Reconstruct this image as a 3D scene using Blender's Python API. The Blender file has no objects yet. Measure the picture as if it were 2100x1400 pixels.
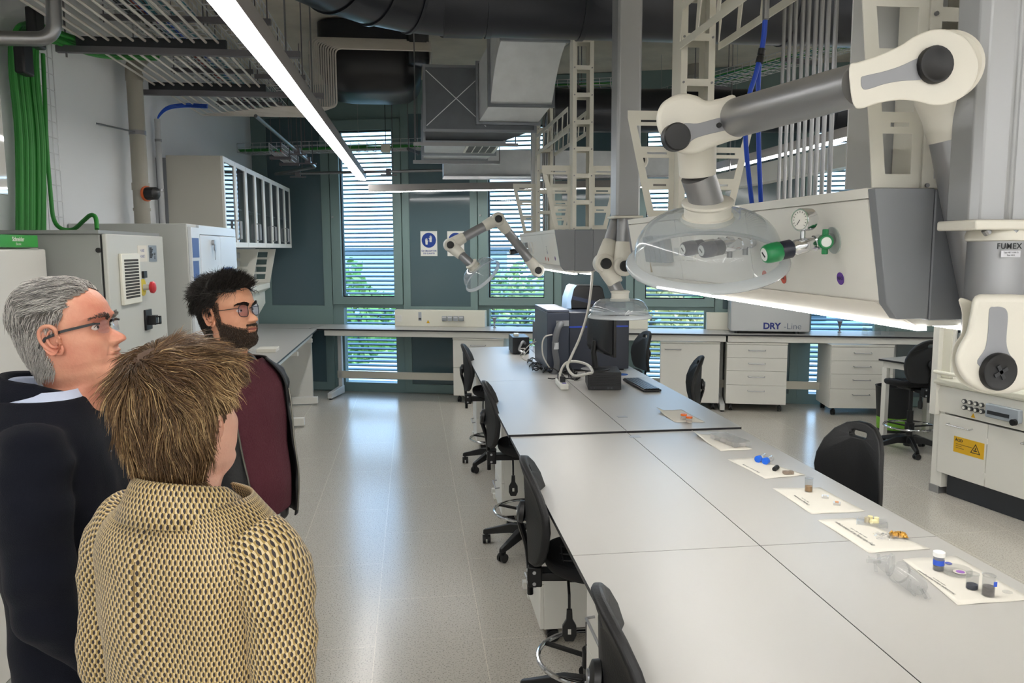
import bpy, bmesh, math, random
import numpy as np
from mathutils import Vector, Matrix, Euler
PI = math.pi
sst = lambda a, b, x: (lambda t: t*t*(3-2*t))(min(1, max(0, (x-a)/(b-a))))
V = Vector
sc = bpy.context.scene
# ---------------------------------------------------------------- camera
CF, CYAW, CPITCH, CROLL, CH = 1633.1, 0.1241, 0.1169, -0.0047, 1.85
_fw = V((math.sin(CYAW)*math.cos(CPITCH), math.cos(CYAW)*math.cos(CPITCH), -math.sin(CPITCH)))
_r0 = V((math.cos(CYAW), -math.sin(CYAW), 0)); _u0 = _r0.cross(_fw)
_r = _r0*math.cos(CROLL)+_u0*math.sin(CROLL); _u = _u0*math.cos(CROLL)-_r0*math.sin(CROLL)
cd = bpy.data.cameras.new('camera'); cam = bpy.data.objects.new('camera', cd); sc.collection.objects.link(cam)
cd.sensor_width = 36; cd.lens = CF/2100*36; cd.clip_start = 0.05; cd.clip_end = 300
cam.matrix_world = Matrix(((_r.x, _u.x, -_fw.x, 0), (_r.y, _u.y, -_fw.y, 0), (_r.z, _u.z, -_fw.z, CH), (0, 0, 0, 1)))
sc.camera = cam
# ---------------------------------------------------------------- world and exposure
vs = sc.view_settings
vs.view_transform = 'Standard'; vs.look = 'None'; vs.gamma = 1; vs.use_curve_mapping = False
vs.exposure = 1.04
SKY = 3.4; LED = 12.0
w = bpy.data.worlds.new('sky'); sc.world = w; w.use_nodes = True
nt = w.node_tree; nt.nodes.clear()
wo = nt.nodes.new('ShaderNodeOutputWorld'); bg = nt.nodes.new('ShaderNodeBackground')
tc = nt.nodes.new('ShaderNodeTexCoord'); sx = nt.nodes.new('ShaderNodeSeparateXYZ'); cr = nt.nodes.new('ShaderNodeValToRGB')
nt.links.new(tc.outputs['Generated'], sx.inputs[0]); nt.links.new(sx.outputs['Z'], cr.inputs[0])
cr.color_ramp.elements[0].position = 0.0; cr.color_ramp.elements[0].color = (.60, .80, 1, 1)
cr.color_ramp.elements[1].position = 0.6; cr.color_ramp.elements[1].color = (.36, .60, 1, 1)
nt.links.new(cr.outputs[0], bg.inputs[0]); bg.inputs[1].default_value = SKY; nt.links.new(bg.outputs[0], wo.inputs[0])
try:
    sc.cycles.max_bounces = 8; sc.cycles.diffuse_bounces = 4; sc.cycles.transparent_max_bounces = 24
    sc.cycles.glossy_bounces = 4; sc.cycles.transmission_bounces = 6
    sc.cycles.sample_clamp_indirect = 4; sc.cycles.caustics_reflective = False; sc.cycles.caustics_refractive = False
    sc.cycles.use_denoising = True
except Exception: pass
sun = bpy.data.lights.new('sun', 'SUN'); sun.energy = 5.0; sun.angle = .01; sun.color = (1, .95, .86)
so = bpy.data.objects.new('sun', sun); sc.collection.objects.link(so); so.location = (10, 30, 20)
so.rotation_euler = V((-.75, -.25, -.62)).to_track_quat('-Z', 'Y').to_euler()

# ---------------------------------------------------------------- helpers
def ray(x, y): return _fw + _r*((x-1050)/CF) + _u*((700-y)/CF)
def P(x, y, Y=None, z=None, X=None):
    """the point of the room that lies behind pixel (x, y) at the given distance Y, height z or side X"""
    d = ray(x, y)
    t = Y/d.y if Y is not None else ((z-CH)/d.z if z is not None else X/d.x)
    return V((0, 0, CH)) + d*t
def lin(c): return c/12.92 if c <= .04045 else ((c+.055)/1.055)**2.4
def hexc(h): return tuple(lin(int(h[i:i+2], 16)/255) for i in (0, 2, 4))+(1,)
MATS = {}
def mat(name, col='808080', rough=.5, metal=0, spec=.5, bump=0, bscale=50, noise=0, nscale=20, emit=0, alpha=1, col2=None, aniso=None, sheen=0, coat=0):
    if name in MATS: return MATS[name]
    m = bpy.data.materials.new(name); MATS[name] = m; m.use_nodes = True; n = m.node_tree; b = n.nodes['Principled BSDF']
    c = hexc(col) if isinstance(col, str) else tuple(col)+(1,)
    b.inputs['Base Color'].default_value = c; b.inputs['Roughness'].default_value = rough; b.inputs['Metallic'].default_value = metal
    b.inputs['Specular IOR Level'].default_value = spec
    if sheen: b.inputs['Sheen Weight'].default_value = sheen
    if coat: b.inputs['Coat Weight'].default_value = coat
    tco = n.nodes.new('ShaderNodeTexCoord')
    if noise:
        t = n.nodes.new('ShaderNodeTexNoise'); t.inputs['Scale'].default_value = nscale; t.inputs['Detail'].default_value = 5
        n.links.new(tco.outputs['Object'], t.inputs['Vector'])
        mx = n.nodes.new('ShaderNodeMix'); mx.data_type = 'RGBA'
        c2 = hexc(col2) if col2 else tuple(v*(1-noise) for v in c[:3])+(1,)
        mx.inputs[6].default_value = c; mx.inputs[7].default_value = c2
        rr = n.nodes.new('ShaderNodeValToRGB'); rr.color_ramp.elements[0].position = .35; rr.color_ramp.elements[1].position = .7
        n.links.new(t.outputs[0], rr.inputs[0]); n.links.new(rr.outputs[0], mx.inputs[0]); n.links.new(mx.outputs[2], b.inputs['Base Color'])
    if bump:
        t = n.nodes.new('ShaderNodeTexNoise'); t.inputs['Scale'].default_value = bscale; t.inputs['Detail'].default_value = 3
        n.links.new(tco.outputs['Object'], t.inputs['Vector'])
        bp = n.nodes.new('ShaderNodeBump'); bp.inputs['Strength'].default_value = bump; bp.inputs['Distance'].default_value = .01
        n.links.new(t.outputs[0], bp.inputs['Height']); n.links.new(bp.outputs[0], b.inputs['Normal'])
    if emit:
        b.inputs['Emission Color'].default_value = c; b.inputs['Emission Strength'].default_value = emit
    if alpha < 1: b.inputs['Alpha'].default_value = alpha
    return m
def glassy(name, col='ffffff', clear=.9, rough=.03, body='dfe6ea', bodyw=.0, ior=1.45):
    """thin clear sheet: light passes straight, with a fresnel reflection and a little milky body"""
    if name in MATS: return MATS[name]
    m = bpy.data.materials.new(name); MATS[name] = m; m.use_nodes = True; n = m.node_tree; n.nodes.clear()
    o = n.nodes.new('ShaderNodeOutputMaterial'); tr = n.nodes.new('ShaderNodeBsdfTransparent'); gl = n.nodes.new('ShaderNodeBsdfGlossy')
    df = n.nodes.new('ShaderNodeBsdfDiffuse'); tl_ = n.nodes.new('ShaderNodeBsdfTranslucent'); tl_.inputs[0].default_value = hexc(body); md = n.nodes.new('ShaderNodeMixShader'); md.inputs[0].default_value = .5; fr = n.nodes.new('ShaderNodeFresnel'); m1 = n.nodes.new('ShaderNodeMixShader'); m2 = n.nodes.new('ShaderNodeMixShader')
    c = hexc(col); tr.inputs[0].default_value = tuple(v*clear for v in c[:3])+(1,); df.inputs[0].default_value = hexc(body)
    gl.inputs['Roughness'].default_value = rough; fr.inputs[0].default_value = ior; m1.inputs[0].default_value = bodyw
    n.links.new(tr.outputs[0], m1.inputs[1]); n.links.new(df.outputs[0], md.inputs[1]); n.links.new(tl_.outputs[0], md.inputs[2]); n.links.new(md.outputs[0], m1.inputs[2])
    ge = n.nodes.new('ShaderNodeNewGeometry'); iv = n.nodes.new('ShaderNodeMath'); iv.operation = 'SUBTRACT'; iv.inputs[0].default_value = 1; n.links.new(ge.outputs['Backfacing'], iv.inputs[1])
    mu = n.nodes.new('ShaderNodeMath'); mu.operation = 'MULTIPLY'; n.links.new(fr.outputs[0], mu.inputs[0]); n.links.new(iv.outputs[0], mu.inputs[1])
    n.links.new(mu.outputs[0], m2.inputs[0]); n.links.new(m1.outputs[0], m2.inputs[1]); n.links.new(gl.outputs[0], m2.inputs[2])
    n.links.new(m2.outputs[0], o.inputs[0]); return m

SING = dict(flanges='flange', seam_rings='seam_ring', hangers='hanger', brackets='bracket', rods='rod', side_rails='side_rail', bolts='bolt', bolt_heads='bolt_head', side_arms='side_arm', sockets='socket_ring', clamps='clamp', suspension_wires='suspension_wire', mount_screws='screw', windows='window', flange_bolts='bolt', ports='port')
ROOT = {}      # object -> world matrix of its thing
class MB:
    def __init__(s, M=None): s.v = []; s.f = []; s.uv = None; s.M = M; s.sm = []
    def add(s, vs_, fs, M=None, smooth=False):
        k = len(s.v); M = M if M is not None else s.M
        s.v += [tuple(M @ V(p)) if M is not None else tuple(p) for p in vs_]
        s.f += [tuple(i+k for i in f) for f in fs]; s.sm += [smooth]*len(fs); return s
    def box(s, x0, x1, y0, y1, z0, z1, M=None):
        return s.add([(x0,y0,z0),(x1,y0,z0),(x1,y1,z0),(x0,y1,z0),(x0,y0,z1),(x1,y0,z1),(x1,y1,z1),(x0,y1,z1)],
                     [(0,3,2,1),(4,5,6,7),(0,1,5,4),(1,2,6,5),(2,3,7,6),(3,0,4,7)], M)
    def rings(s, rs, cap=True, closed=False, M=None, smooth=True):
        n = len(rs[0]); vs_ = [p for r in rs for p in r]; fs = []
        m = len(rs)
        for i in range(m if closed else m-1):
            a = i*n; b = ((i+1) % m)*n
            for j in range(n): fs.append((a+j, a+(j+1) % n, b+(j+1) % n, b+j))
        k = len(s.f); s.add(vs_, fs, M, smooth)
        if cap and not closed:
            s.add(rs[0], [tuple(reversed(range(n)))], M); s.add(rs[-1], [tuple(range(n))], M)
        return s
    def cyl(s, a, b, r, r2=None, n=20, M=None, cap=True):
        a = V(a); b = V(b); r2 = r if r2 is None else r2
        d = (b-a).normalized(); u = d.orthogonal().normalized(); v = d.cross(u)
        R = lambda c, q: [c+u*(q*math.cos(2*PI*i/n))+v*(q*math.sin(2*PI*i/n)) for i in range(n)]
        return s.rings([R(a, r), R(b, r2)], cap, M=M)
    def lathe(s, a, d, prof, n=32, M=None, cap=True):
        """prof: (distance along d, radius)"""
        a = V(a); d = V(d).normalized(); u = d.orthogonal().normalized(); v = d.cross(u)
        return s.rings([[a+d*h+u*(q*math.cos(2*PI*i/n))+v*(q*math.sin(2*PI*i/n)) for i in range(n)] for h, q in prof], cap, M=M)
    def tube(s, pts, r, n=8, closed=False, M=None, cap=True):
        pts = [V(p) for p in pts]; m = len(pts); rs = []; u = None
        for i, p in enumerate(pts):
            a = pts[(i-1) % m] if closed or i else p; b = pts[(i+1) % m] if closed or i < m-1 else p
            d = (b-a).normalized()
            if u is None: u = d.orthogonal().normalized()
            u = (u-d*u.dot(d)); u = u.normalized() if u.length > 1e-6 else d.orthogonal().normalized(); v = d.cross(u)
            q = r[i] if isinstance(r, (list, tuple)) else r
            rs.append([p+u*(q*math.cos(2*PI*j/n))+v*(q*math.sin(2*PI*j/n)) for j in range(n)])
        return s.rings(rs, cap, closed, M=M)
    def bar(s, a, b, w_, h_, up=(0, 0, 1), M=None):
        a = V(a); b = V(b); d = (b-a).normalized(); x = d.cross(V(up))
        x = x.normalized() if x.length > 1e-5 else d.orthogonal().normalized(); z = x.cross(d)
        q = lambda c: [c-x*w_/2-z*h_/2, c+x*w_/2-z*h_/2, c+x*w_/2+z*h_/2, c-x*w_/2+z*h_/2]
        return s.rings([q(a), q(b)], M=M, smooth=False)
    def prism(s, poly, o, ex, ey, dep, M=None):
        """2-D outline extruded by the vector dep"""
        o = V(o); ex = V(ex); ey = V(ey); dep = V(dep)
        a = [o+ex*x+ey*y for x, y in poly]; b = [p+dep for p in a]; return s.rings([a, b], M=M, smooth=False)
    def slab(s, outer, holes, o, ex, ey, dep, M=None):
        """flat plate with holes, given thickness dep"""
        from mathutils.geometry import delaunay_2d_cdt
        pts = []; edges = []; 
        for lp in [outer]+holes:
            k = len(pts); pts += [V(p) for p in lp]; edges += [(k+i, k+(i+1) % len(lp)) for i in range(len(lp))]
        vv, ee, ff, *_ = delaunay_2d_cdt(pts, edges, [], 0, 1e-6)
        def inside(p, lp):
            c = False
            for i in range(len(lp)):
                (x1, y1), (x2, y2) = lp[i], lp[i-1]
                if (y1 > p[1]) != (y2 > p[1]) and p[0] < (x2-x1)*(p[1]-y1)/(y2-y1)+x1: c = not c
            return c
        keep = []
        for f in ff:
            c = sum((vv[i] for i in f), V((0, 0)))/len(f)
            if inside(c, outer) and not any(inside(c, h) for h in holes): keep.append(tuple(f))
        o = V(o); ex = V(ex); ey = V(ey); dep = V(dep)
        a = [o+ex*p[0]+ey*p[1] for p in vv]; nn = len(a)
        fs = [tuple(reversed(f)) for f in keep]+[tuple(i+nn for i in f) for f in keep]
        cnt = {}
        for f in keep:
            for i in range(len(f)): cnt[(f[i], f[(i+1) % len(f)])] = 1
        for (i, j) in cnt:
            if (j, i) not in cnt: fs.append((i, j, j+nn, i+nn))
        return s.add(a+[p+dep for p in a], fs, M)
    def islands(s):
        par = list(range(len(s.v)))
        def fd(i):
            while par[i] != i: par[i] = par[par[i]]; i = par[i]
            return i
        for f in s.f:
            for i in f[1:]: par[fd(i)] = fd(f[0])
        seen = {}; key = lambda i: tuple(round(c, 5) for c in s.v[i])
        for i in range(len(s.v)):
            k = key(i)
            if k in seen: par[fd(i)] = fd(seen[k])
            else: seen[k] = i
        grp = {}
        for fi, f in enumerate(s.f): grp.setdefault(fd(f[0]), []).append(fi)
        out = []
        for fs in grp.values():
            q = MB(); mp = {}
            for fi in fs:
                for i in s.f[fi]:
                    if i not in mp: mp[i] = len(q.v); q.v.append(s.v[i])
                q.f.append(tuple(mp[i] for i in s.f[fi])); q.sm.append(s.sm[fi])
            out.append(q)
        return out
    def build(s, name, m, parent=None, **kw):
        if name in SING and parent is not None:
            for q in s.islands(): o = q.build1(SING[name], m, parent, **kw)
            return o
        return s.build1(name, m, parent, **kw)
    def build1(s, name, m, parent=None, world=True, bevel=0, seg=2, sub=0, sharp=35, uvs=None):
        me = bpy.data.meshes.new(name)
        root = parent
        while root is not None and root.parent is not None: root = root.parent
        vs_ = s.v
        if world and root is not None:
            iv = ROOT[root.name].inverted(); vs_ = [tuple(iv @ V(p)) for p in vs_]
        me.from_pydata(vs_, [], s.f); me.materials.append(m)
        me.polygons.foreach_set('use_smooth', [x or bool(bevel) for x in s.sm])
        me.update()
        bm = bmesh.new(); bm.from_mesh(me); bmesh.ops.remove_doubles(bm, verts=bm.verts, dist=1e-6) if not uvs else None
        bmesh.ops.recalc_face_normals(bm, faces=bm.faces); bm.to_mesh(me); bm.free()
        if hasattr(me, 'set_sharp_from_angle'): me.set_sharp_from_angle(angle=math.radians(sharp))
        o = bpy.data.objects.new(name, me); sc.collection.objects.link(o)
        if parent is not None: o.parent = parent
        else: ROOT[o.name] = Matrix.Identity(4)
        if bevel:
            b = o.modifiers.new('bevel', 'BEVEL'); b.width = bevel; b.segments = seg; b.limit_method = 'ANGLE'; b.angle_limit = math.radians(40); b.harden_normals = False
        if sub:
            q = o.modifiers.new('sub', 'SUBSURF'); q.levels = sub; q.render_levels = sub
        return o
def tag(o, label=None, cat=None, group=None, kind=None):
    if label: o['label'] = label
    if cat: o['category'] = cat
    if group: o['group'] = group
    if kind: o['kind'] = kind
    return o
def thing(name, label, cat, loc=(0, 0, 0), rz=0, group=None):
    o = bpy.data.objects.new(name, None); sc.collection.objects.link(o); o.empty_display_size = .1
    o.location = loc; o.rotation_euler = (0, 0, rz); ROOT[o.name] = Matrix.Translation(V(loc)) @ Matrix.Rotation(rz, 4, 'Z')
    return tag(o, label, cat, group)
def struct(o): o['kind'] = 'structure'; return o
def dup(o, loc=None, rz=None, label=None, parent=None, first=True):
    c = o.copy(); sc.collection.objects.link(c)
    if parent is not None: c.parent = parent
    if first:
        if loc is not None: c.location = loc
        if rz is not None: c.rotation_euler = (0, 0, rz)
        if label: c['label'] = label
    for ch in list(o.children): dup(ch, parent=c, first=False)
    return c
def text_mb(body, size, M, depth=.0006, font_scale=1, align='CENTER', space=1.0, bold=0):
    cu = bpy.data.curves.new('t', 'FONT'); cu.body = body; cu.size = size; cu.extrude = depth; cu.align_x = align; cu.align_y = 'CENTER'; cu.space_character = space
    cu.offset = bold; cu.resolution_u = 3
    ob = bpy.data.objects.new('t', cu); sc.collection.objects.link(ob)
    dg = bpy.context.evaluated_depsgraph_get(); me = bpy.data.meshes.new_from_object(ob.evaluated_get(dg))
    mb = MB(); mb.add([tuple(v.co) for v in me.vertices], [tuple(p.vertices) for p in me.polygons], M)
    bpy.data.objects.remove(ob); bpy.data.curves.remove(cu); bpy.data.meshes.remove(me); return mb
def frame(o, ex, ey, ez=None):
    ex = V(ex).normalized(); ey = V(ey); ez = ex.cross(ey).normalized() if ez is None else V(ez).normalized(); ey = ez.cross(ex)
    return Matrix(((ex.x, ey.x, ez.x, o[0]), (ex.y, ey.y, ez.y, o[1]), (ex.z, ey.z, ez.z, o[2]), (0, 0, 0, 1)))
def arc(c, r, a0, a1, n=8): return [(c[0]+r*math.cos(a0+(a1-a0)*i/n), c[1]+r*math.sin(a0+(a1-a0)*i/n)) for i in range(n+1)]
def rrect(x0, x1, y0, y1, r, n=5):
    return arc((x1-r, y1-r), r, 0, PI/2, n)+arc((x0+r, y1-r), r, PI/2, PI, n)+arc((x0+r, y0+r), r, PI, 1.5*PI, n)+arc((x1-r, y0+r), r, 1.5*PI, 2*PI, n)
def smooth_path(pts, k=6):
    pts = [V(p) for p in pts]; out = []
    for i in range(len(pts)-1):
        p0 = pts[max(i-1, 0)]; p1 = pts[i]; p2 = pts[i+1]; p3 = pts[min(i+2, len(pts)-1)]
        for j in range(k):
            t = j/k; out.append(.5*((2*p1)+(p2-p0)*t+(2*p0-5*p1+4*p2-p3)*t*t+(3*p1-p0-3*p2+p3)*t**3))
    return out+[pts[-1]]
# facade frame: s along the window wall, n outwards, z up
FA = math.radians(-17.2); FO = V((-.884, 10.469, 0))
FU = V((math.cos(FA), math.sin(FA), 0)); FN = V((-math.sin(FA), math.cos(FA), 0))
FM = frame(FO, FU, FN, (0, 0, 1))
def F(s, n, z): return FO+FU*s+FN*n+V((0, 0, z))
def PF(x, y, n=0):
    d = ray(x, y); C0 = V((0, 0, CH)); t = ((FO+FN*n-C0).dot(FN))/d.dot(FN); q = C0+d*t
    return ((q-FO).dot(FU), q.z)
# ---------------------------------------------------------------- shared materials
M_white = mat('white_lacquer', 'e4e3dc', .35)
M_cream = mat('cream_plastic', 'e6e4d6', .32)
M_black = mat('black_plastic', '0c0d10', .42)
M_blackm = mat('black_metal', '0a0b0e', .35, .3)
M_grey = mat('grey_cabinet_paint', 'b5b7b3', .45)
M_alu = mat('brushed_aluminium', 'a9abae', .35, .85)
M_chrome = mat('chrome', 'd5d7da', .12, 1)
M_steel = mat('steel', '8f9092', .3, .9)
M_galv = mat('galvanised_steel', 'dfe3e6', .45, .35, noise=.1, nscale=9)
M_frame = mat('green_grey_window_paint', '7c9391', .38)
M_led = mat('led_diffuser', (1, .98, .95), .5, emit=LED)
M_green = mat('green_cable', '2f8a36', .5)
M_tag = mat('printed_dark', '22262b', .6)
M_paper = mat('paper', 'd9d5cb', .8)
M_blue = mat('blue_plastic', '1453b8', .35)
M_dkgrey = mat('dark_grey_plastic', '2a2c30', .45)
# ================================================================ the room
def floor_mat():
    m = bpy.data.materials.new('terrazzo_tile'); m.use_nodes = True; n = m.node_tree; b = n.nodes['Principled BSDF']
    tco = n.nodes.new('ShaderNodeTexCoord'); mp = n.nodes.new('ShaderNodeMapping'); n.links.new(tco.outputs['Object'], mp.inputs[0])
    mp.inputs['Location'].default_value = (.09, -.3, 0); mp.inputs['Rotation'].default_value = (0, 0, PI/2)
    br = n.nodes.new('ShaderNodeTexBrick'); n.links.new(mp.outputs[0], br.inputs['Vector'])
    br.inputs['Scale'].default_value = 1; br.inputs['Brick Width'].default_value = 1.0; br.inputs['Row Height'].default_value = .505
    br.inputs['Mortar Size'].default_value = .0025; br.inputs['Mortar Smooth'].default_value = .3
    br.inputs['Color1'].default_value = (1, 1, 1, 1); br.inputs['Color2'].default_value = (.97, .97, .97, 1); br.inputs['Mortar'].default_value = (1.25, 1.25, 1.22, 1)
    vo = n.nodes.new('ShaderNodeTexNoise'); vo.inputs['Scale'].default_value = 130; vo.inputs['Detail'].default_value = 3; n.links.new(tco.outputs['Object'], vo.inputs['Vector'])
    r1 = n.nodes.new('ShaderNodeValToRGB'); r1.color_ramp.elements[0].position = .36; r1.color_ramp.elements[0].color = hexc('98948b'); r1.color_ramp.elements[1].position = .46; r1.color_ramp.elements[1].color = hexc('c4bfb5')
    n.links.new(vo.outputs[0], r1.inputs[0])
    mx = n.nodes.new('ShaderNodeMix'); mx.data_type = 'RGBA'; mx.blend_type = 'MULTIPLY'; mx.inputs[0].default_value = 1
    n.links.new(r1.outputs[0], mx.inputs[6]); n.links.new(br.outputs[0], mx.inputs[7]); n.links.new(mx.outputs[2], b.inputs['Base Color'])
    b.inputs['Roughness'].default_value = .22; b.inputs['Specular IOR Level'].default_value = .55
    return m
M_floor = floor_mat()
M_wall = mat('painted_plaster_wall', 'e8ebee', .75, bump=.08, bscale=60)
M_conc = mat('concrete_ceiling', 'e0d9ca', .85, noise=.2, nscale=3, bump=.2, bscale=8)
LX = -2.02; RX = 6.1; CZ = 3.9; BY = -4.5
struct(MB().box(LX-.3, RX+.3, BY-.3, 13, -.2, 0).build('floor', M_floor))
struct(MB().box(LX-.3, RX+.3, BY-.3, 13, CZ, CZ+.2).build('ceiling', M_conc))
struct(MB().box(LX-.2, LX, BY-.2, 11.1, 0, CZ).build('wall_left', M_wall))
struct(MB().box(RX, RX+.2, BY-.2, 10, 0, CZ).build('wall_right', M_wall))
struct(MB().box(LX-.2, RX+.2, BY-.2, BY, 0, CZ).build('wall_back', M_wall))
# window wall: module of 1.92 m along s; window opening 0..0.70, solid glazed panel 0.95..1.68
mb = MB(FM); T0, T1 = -.03, .12
s0, s1 = -1.35, 7.5
cols = [(-1.35, -.13)]
k = 0
while k*1.92 < 7.2:
    cols.append((k*1.92+.81, k*1.92+1.79)); k += 1
op = []
for k in range(4):
    a = k*1.92; op += [rrect(a, a+.70, 1.235, 3.32, .001, 1), rrect(a, a+.70, .12, 1.095, .001, 1)]
mb = MB(FM); mb.slab([(s0, 0), (s1, 0), (s1, CZ), (s0, CZ)], op, (0, 0, 0), (1, 0, 0), (0, 0, 1), (0, .10, 0))
struct(mb.build('wall_front', M_frame))
M_panel = mat('green_grey_glazed_panel', '55696f', .12, spec=.6)
M_pane = glassy('window_glass', 'f2fbff', .93)
M_gask = mat('black_gasket', '0d1214', .6)
wn = 0
for k in range(4):
    a = k*1.92; wn += 1
    mb = MB(FM)      # sash of the upper casement
    mb.slab([(a-.125, 1.14), (a+.81, 1.14), (a+.81, 3.45), (a-.125, 3.45)], [[(a, 1.235), (a+.70, 1.235), (a+.70, 3.32), (a, 3.32)]], (0, -.045, 0), (1, 0, 0), (0, 0, 1), (0, .044, 0))
    o = struct(mb.build('window_%d' % wn, M_frame, bevel=.004))
    m2 = MB(FM); m2.slab([(a+.0, 1.235), (a+.70, 1.235), (a+.70, 3.32), (a, 3.32)], [[(a+.012, 1.247), (a+.688, 1.247), (a+.688, 3.308), (a+.012, 3.308)]], (0, 0, 0), (1, 0, 0), (0, 0, 1), (0, .05, 0)); m2.build('gasket', M_gask, o)
    MB(FM).box(a+.0, a+.70, .04, .046, 1.235, 3.32).build('pane', M_pane, o)
    MB(FM).box(a+.0, a+.70, .04, .046, .12, 1.095).build('pane', M_pane, o)
    m3 = MB(FM); m3.cyl((a-.09, -.05, 2.25), (a-.09, -.075, 2.25), .011); m3.build('latch', M_alu, o)
tn = 0
for a, b in cols:
    tn += 1
    ia, ib = (a+.1, b-.1) if a > -1 else (-.98, b-.12)
    mb = MB(FM); mb.slab([(a+.008, .015), (b-.008, .015), (b-.008, CZ-.01), (a+.008, CZ-.01)], [[(ia, 1.12), (ib, 1.12), (ib, 3.5), (ia, 3.5)], [(ia, .12), (ib, .12), (ib, .86), (ia, .86)]], (0, -.03, 0), (1, 0, 0), (0, 0, 1), (0, .029, 0))
    o = struct(mb.build('trim_%d' % tn, M_frame, bevel=.003))
    m2 = MB(FM); m2.box(ia, ib, -.014, -.001, 1.12, 3.5); m2.box(ia, ib, -.014, -.001, .12, .86); m2.build('glazed_panel', M_panel, o)
# exterior horizontal louvres, one set per window bay
M_slat = mat('louvre_metal', '6f8791', .45, .2)
for k in range(4):
    a = k*1.92
    wn_ = ['leftmost', 'second', 'third', 'rightmost'][k]
    mb = MB(FM); z = .06
    while z < 3.45:
        mb.rings([[(s_, .30, z), (s_, .345, z+.014), (s_, .345, z+.028), (s_, .30, z+.014)] for s_ in (a-.2, a+.9)], smooth=False); z += .0565
    t = thing('louvre_blind', 'horizontal metal louvres outside the %s bay of tall windows' % wn_, 'blind', F(a+.35, .32, 0), 0, None)
    mb.build('slats', M_slat, t)
    m2 = MB(FM)
    for s_ in (a-.19, a+.89): m2.box(s_-.012, s_+.012, .30, .35, 0, 3.5)
    m2.build('side_rails', M_slat, t)
# outside: ground, trees, buildings
M_grass = mat('dry_grass', '7d8a5a', .9, noise=.4, nscale=.6)
g = struct(MB().box(-60, 80, 13.2, 120, -3.2, -3).build('ground_outside', M_grass))
rnd = random.Random(3)
def tree(x, y, h, r, c, label):
    t = thing('tree', label, 'tree', (x, y, -3)); nm = 'leaf_'+c
    m_ = mat(nm, c, .7, noise=.35, nscale=1.5)
    tr = MB(); tr.tube([(x, y, -3), (x+.1, y, -3+h*.4), (x, y+.1, -3+h*.8)], [.18, .12, .05], 8)
    for i in range(7):
        a_ = rnd.uniform(0, 6.3); z0 = -3+h*rnd.uniform(.35, .6); tr.tube([(x, y, z0), (x+math.cos(a_)*r*.6, y+math.sin(a_)*r*.6, z0+h*.25)], [.06, .02], 5)
    tr.build('trunk', mat('bark', '4f4437', .9), t)
    mb = MB()
    for i in range(1500):
        d = V((rnd.gauss(0, 1), rnd.gauss(0, 1), rnd.gauss(0, 1))).normalized()*r*rnd.uniform(.35, 1)**.6
        lump = 1+.25*math.sin(5*d.x/r+x)*math.cos(4*d.z/r)
        c_ = V((x, y, -3+h*.68))+V((d.x*lump, d.y*lump, d.z*.8*lump)); s_ = rnd.uniform(.10, .2)
        a1 = V((rnd.gauss(0, 1), rnd.gauss(0, 1), rnd.gauss(0, 1))).normalized(); b1 = a1.orthogonal().normalized()
        mb.add([c_-a1*s_, c_+b1*s_*.5, c_+a1*s_, c_-b1*s_*.5], [(0, 1, 2, 3)])
    mb.build('foliage', m_, t)
tree(-1.8, 19, 4.6, 1.7, '5f8a3c', 'bright green leafy tree outside the leftmost window, left side')
tree(2.2, 22, 4.4, 1.8, '8ea55a', 'pale green leafy tree outside the leftmost window, right side')
tree(5.2, 17, 4.3, 1.6, 'b0a860', 'yellowish thin tree outside the second window')
tree(8.6, 22, 4.2, 1.8, '7f9c56', 'green tree between the second and third windows outside')
def bldg(x0, x1, y, h, c, label):
    t = thing('building', label, 'building', ((x0+x1)/2, y, -3))
    MB().box(x0, x1, y, y+8, -3, -3+h).build('wall', mat('facade_'+c, c, .8), t)
    m2 = MB(); nx = int((x1-x0)/2.4)
    for i in range(nx):
        for j in range(int(h/3)): m2.box(x0+.6+i*2.4, x0+1.9+i*2.4, y-.05, y, -2.1+j*3, -.7+j*3)
    m2.build('windows', mat('far_window', '3a4a5a', .2), t)
    MB().box(x0-.2, x1+.2, y-.3, y+8.2, -3+h, -3+h+.3).build('roof', mat('far_roof', '6a6f78', .8), t)
bldg(-8, 5, 42, 4.6, 'c9d6e2', 'long pale blue-grey building far behind the trees on the left')
bldg(8, 24, 40, 4.8, 'a8c0d8', 'blue-grey building seen low through the third window')
# ================================================================ furniture
M_top = mat('white_laminate', 'b3b1ad', .38, spec=.5, bump=.03, bscale=400)
M_edge = mat('black_laminate_core', '15161a', .45)
M_pu = mat('black_polyurethane', '101114', .55, bump=.12, bscale=220)
M_seat = mat('black_fabric_seat', '0d0e12', .8, bump=.3, bscale=300)
M_sidegrey = mat('beige_grey_panel', 'bcbab2', .45)
class PL:
    """an upright plane in the room; px() gives the place on it seen at a pixel"""
    def __init__(s, o, u):
        s.o = V(o); s.u = V(u).normalized(); s.n = V((-s.u.y, s.u.x, 0)); s.M = frame(s.o, s.u, s.n, (0, 0, 1))
    def px(s, x, y, n=0):
        d = ray(x, y); c = V((0, 0, CH)); t = ((s.o+s.n*n-c).dot(s.n))/d.dot(s.n); q = c+d*t; return ((q-s.o).dot(s.u), q.z)
    def at(s, a, n, z): return s.o+s.u*a+s.n*n+V((0, 0, z))
FP = PL(FO, FU)
def worktop(mbs, x0, x1, y0, y1, z, parent, M=None, th=.018):
    MB(M).box(x0, x1, y0, y1, z-th, z-.0012).build('core', M_edge, parent)
    MB(M).box(x0, x1, y0, y1, z-.0012, z).build('tabletop', M_top, parent)
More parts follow.
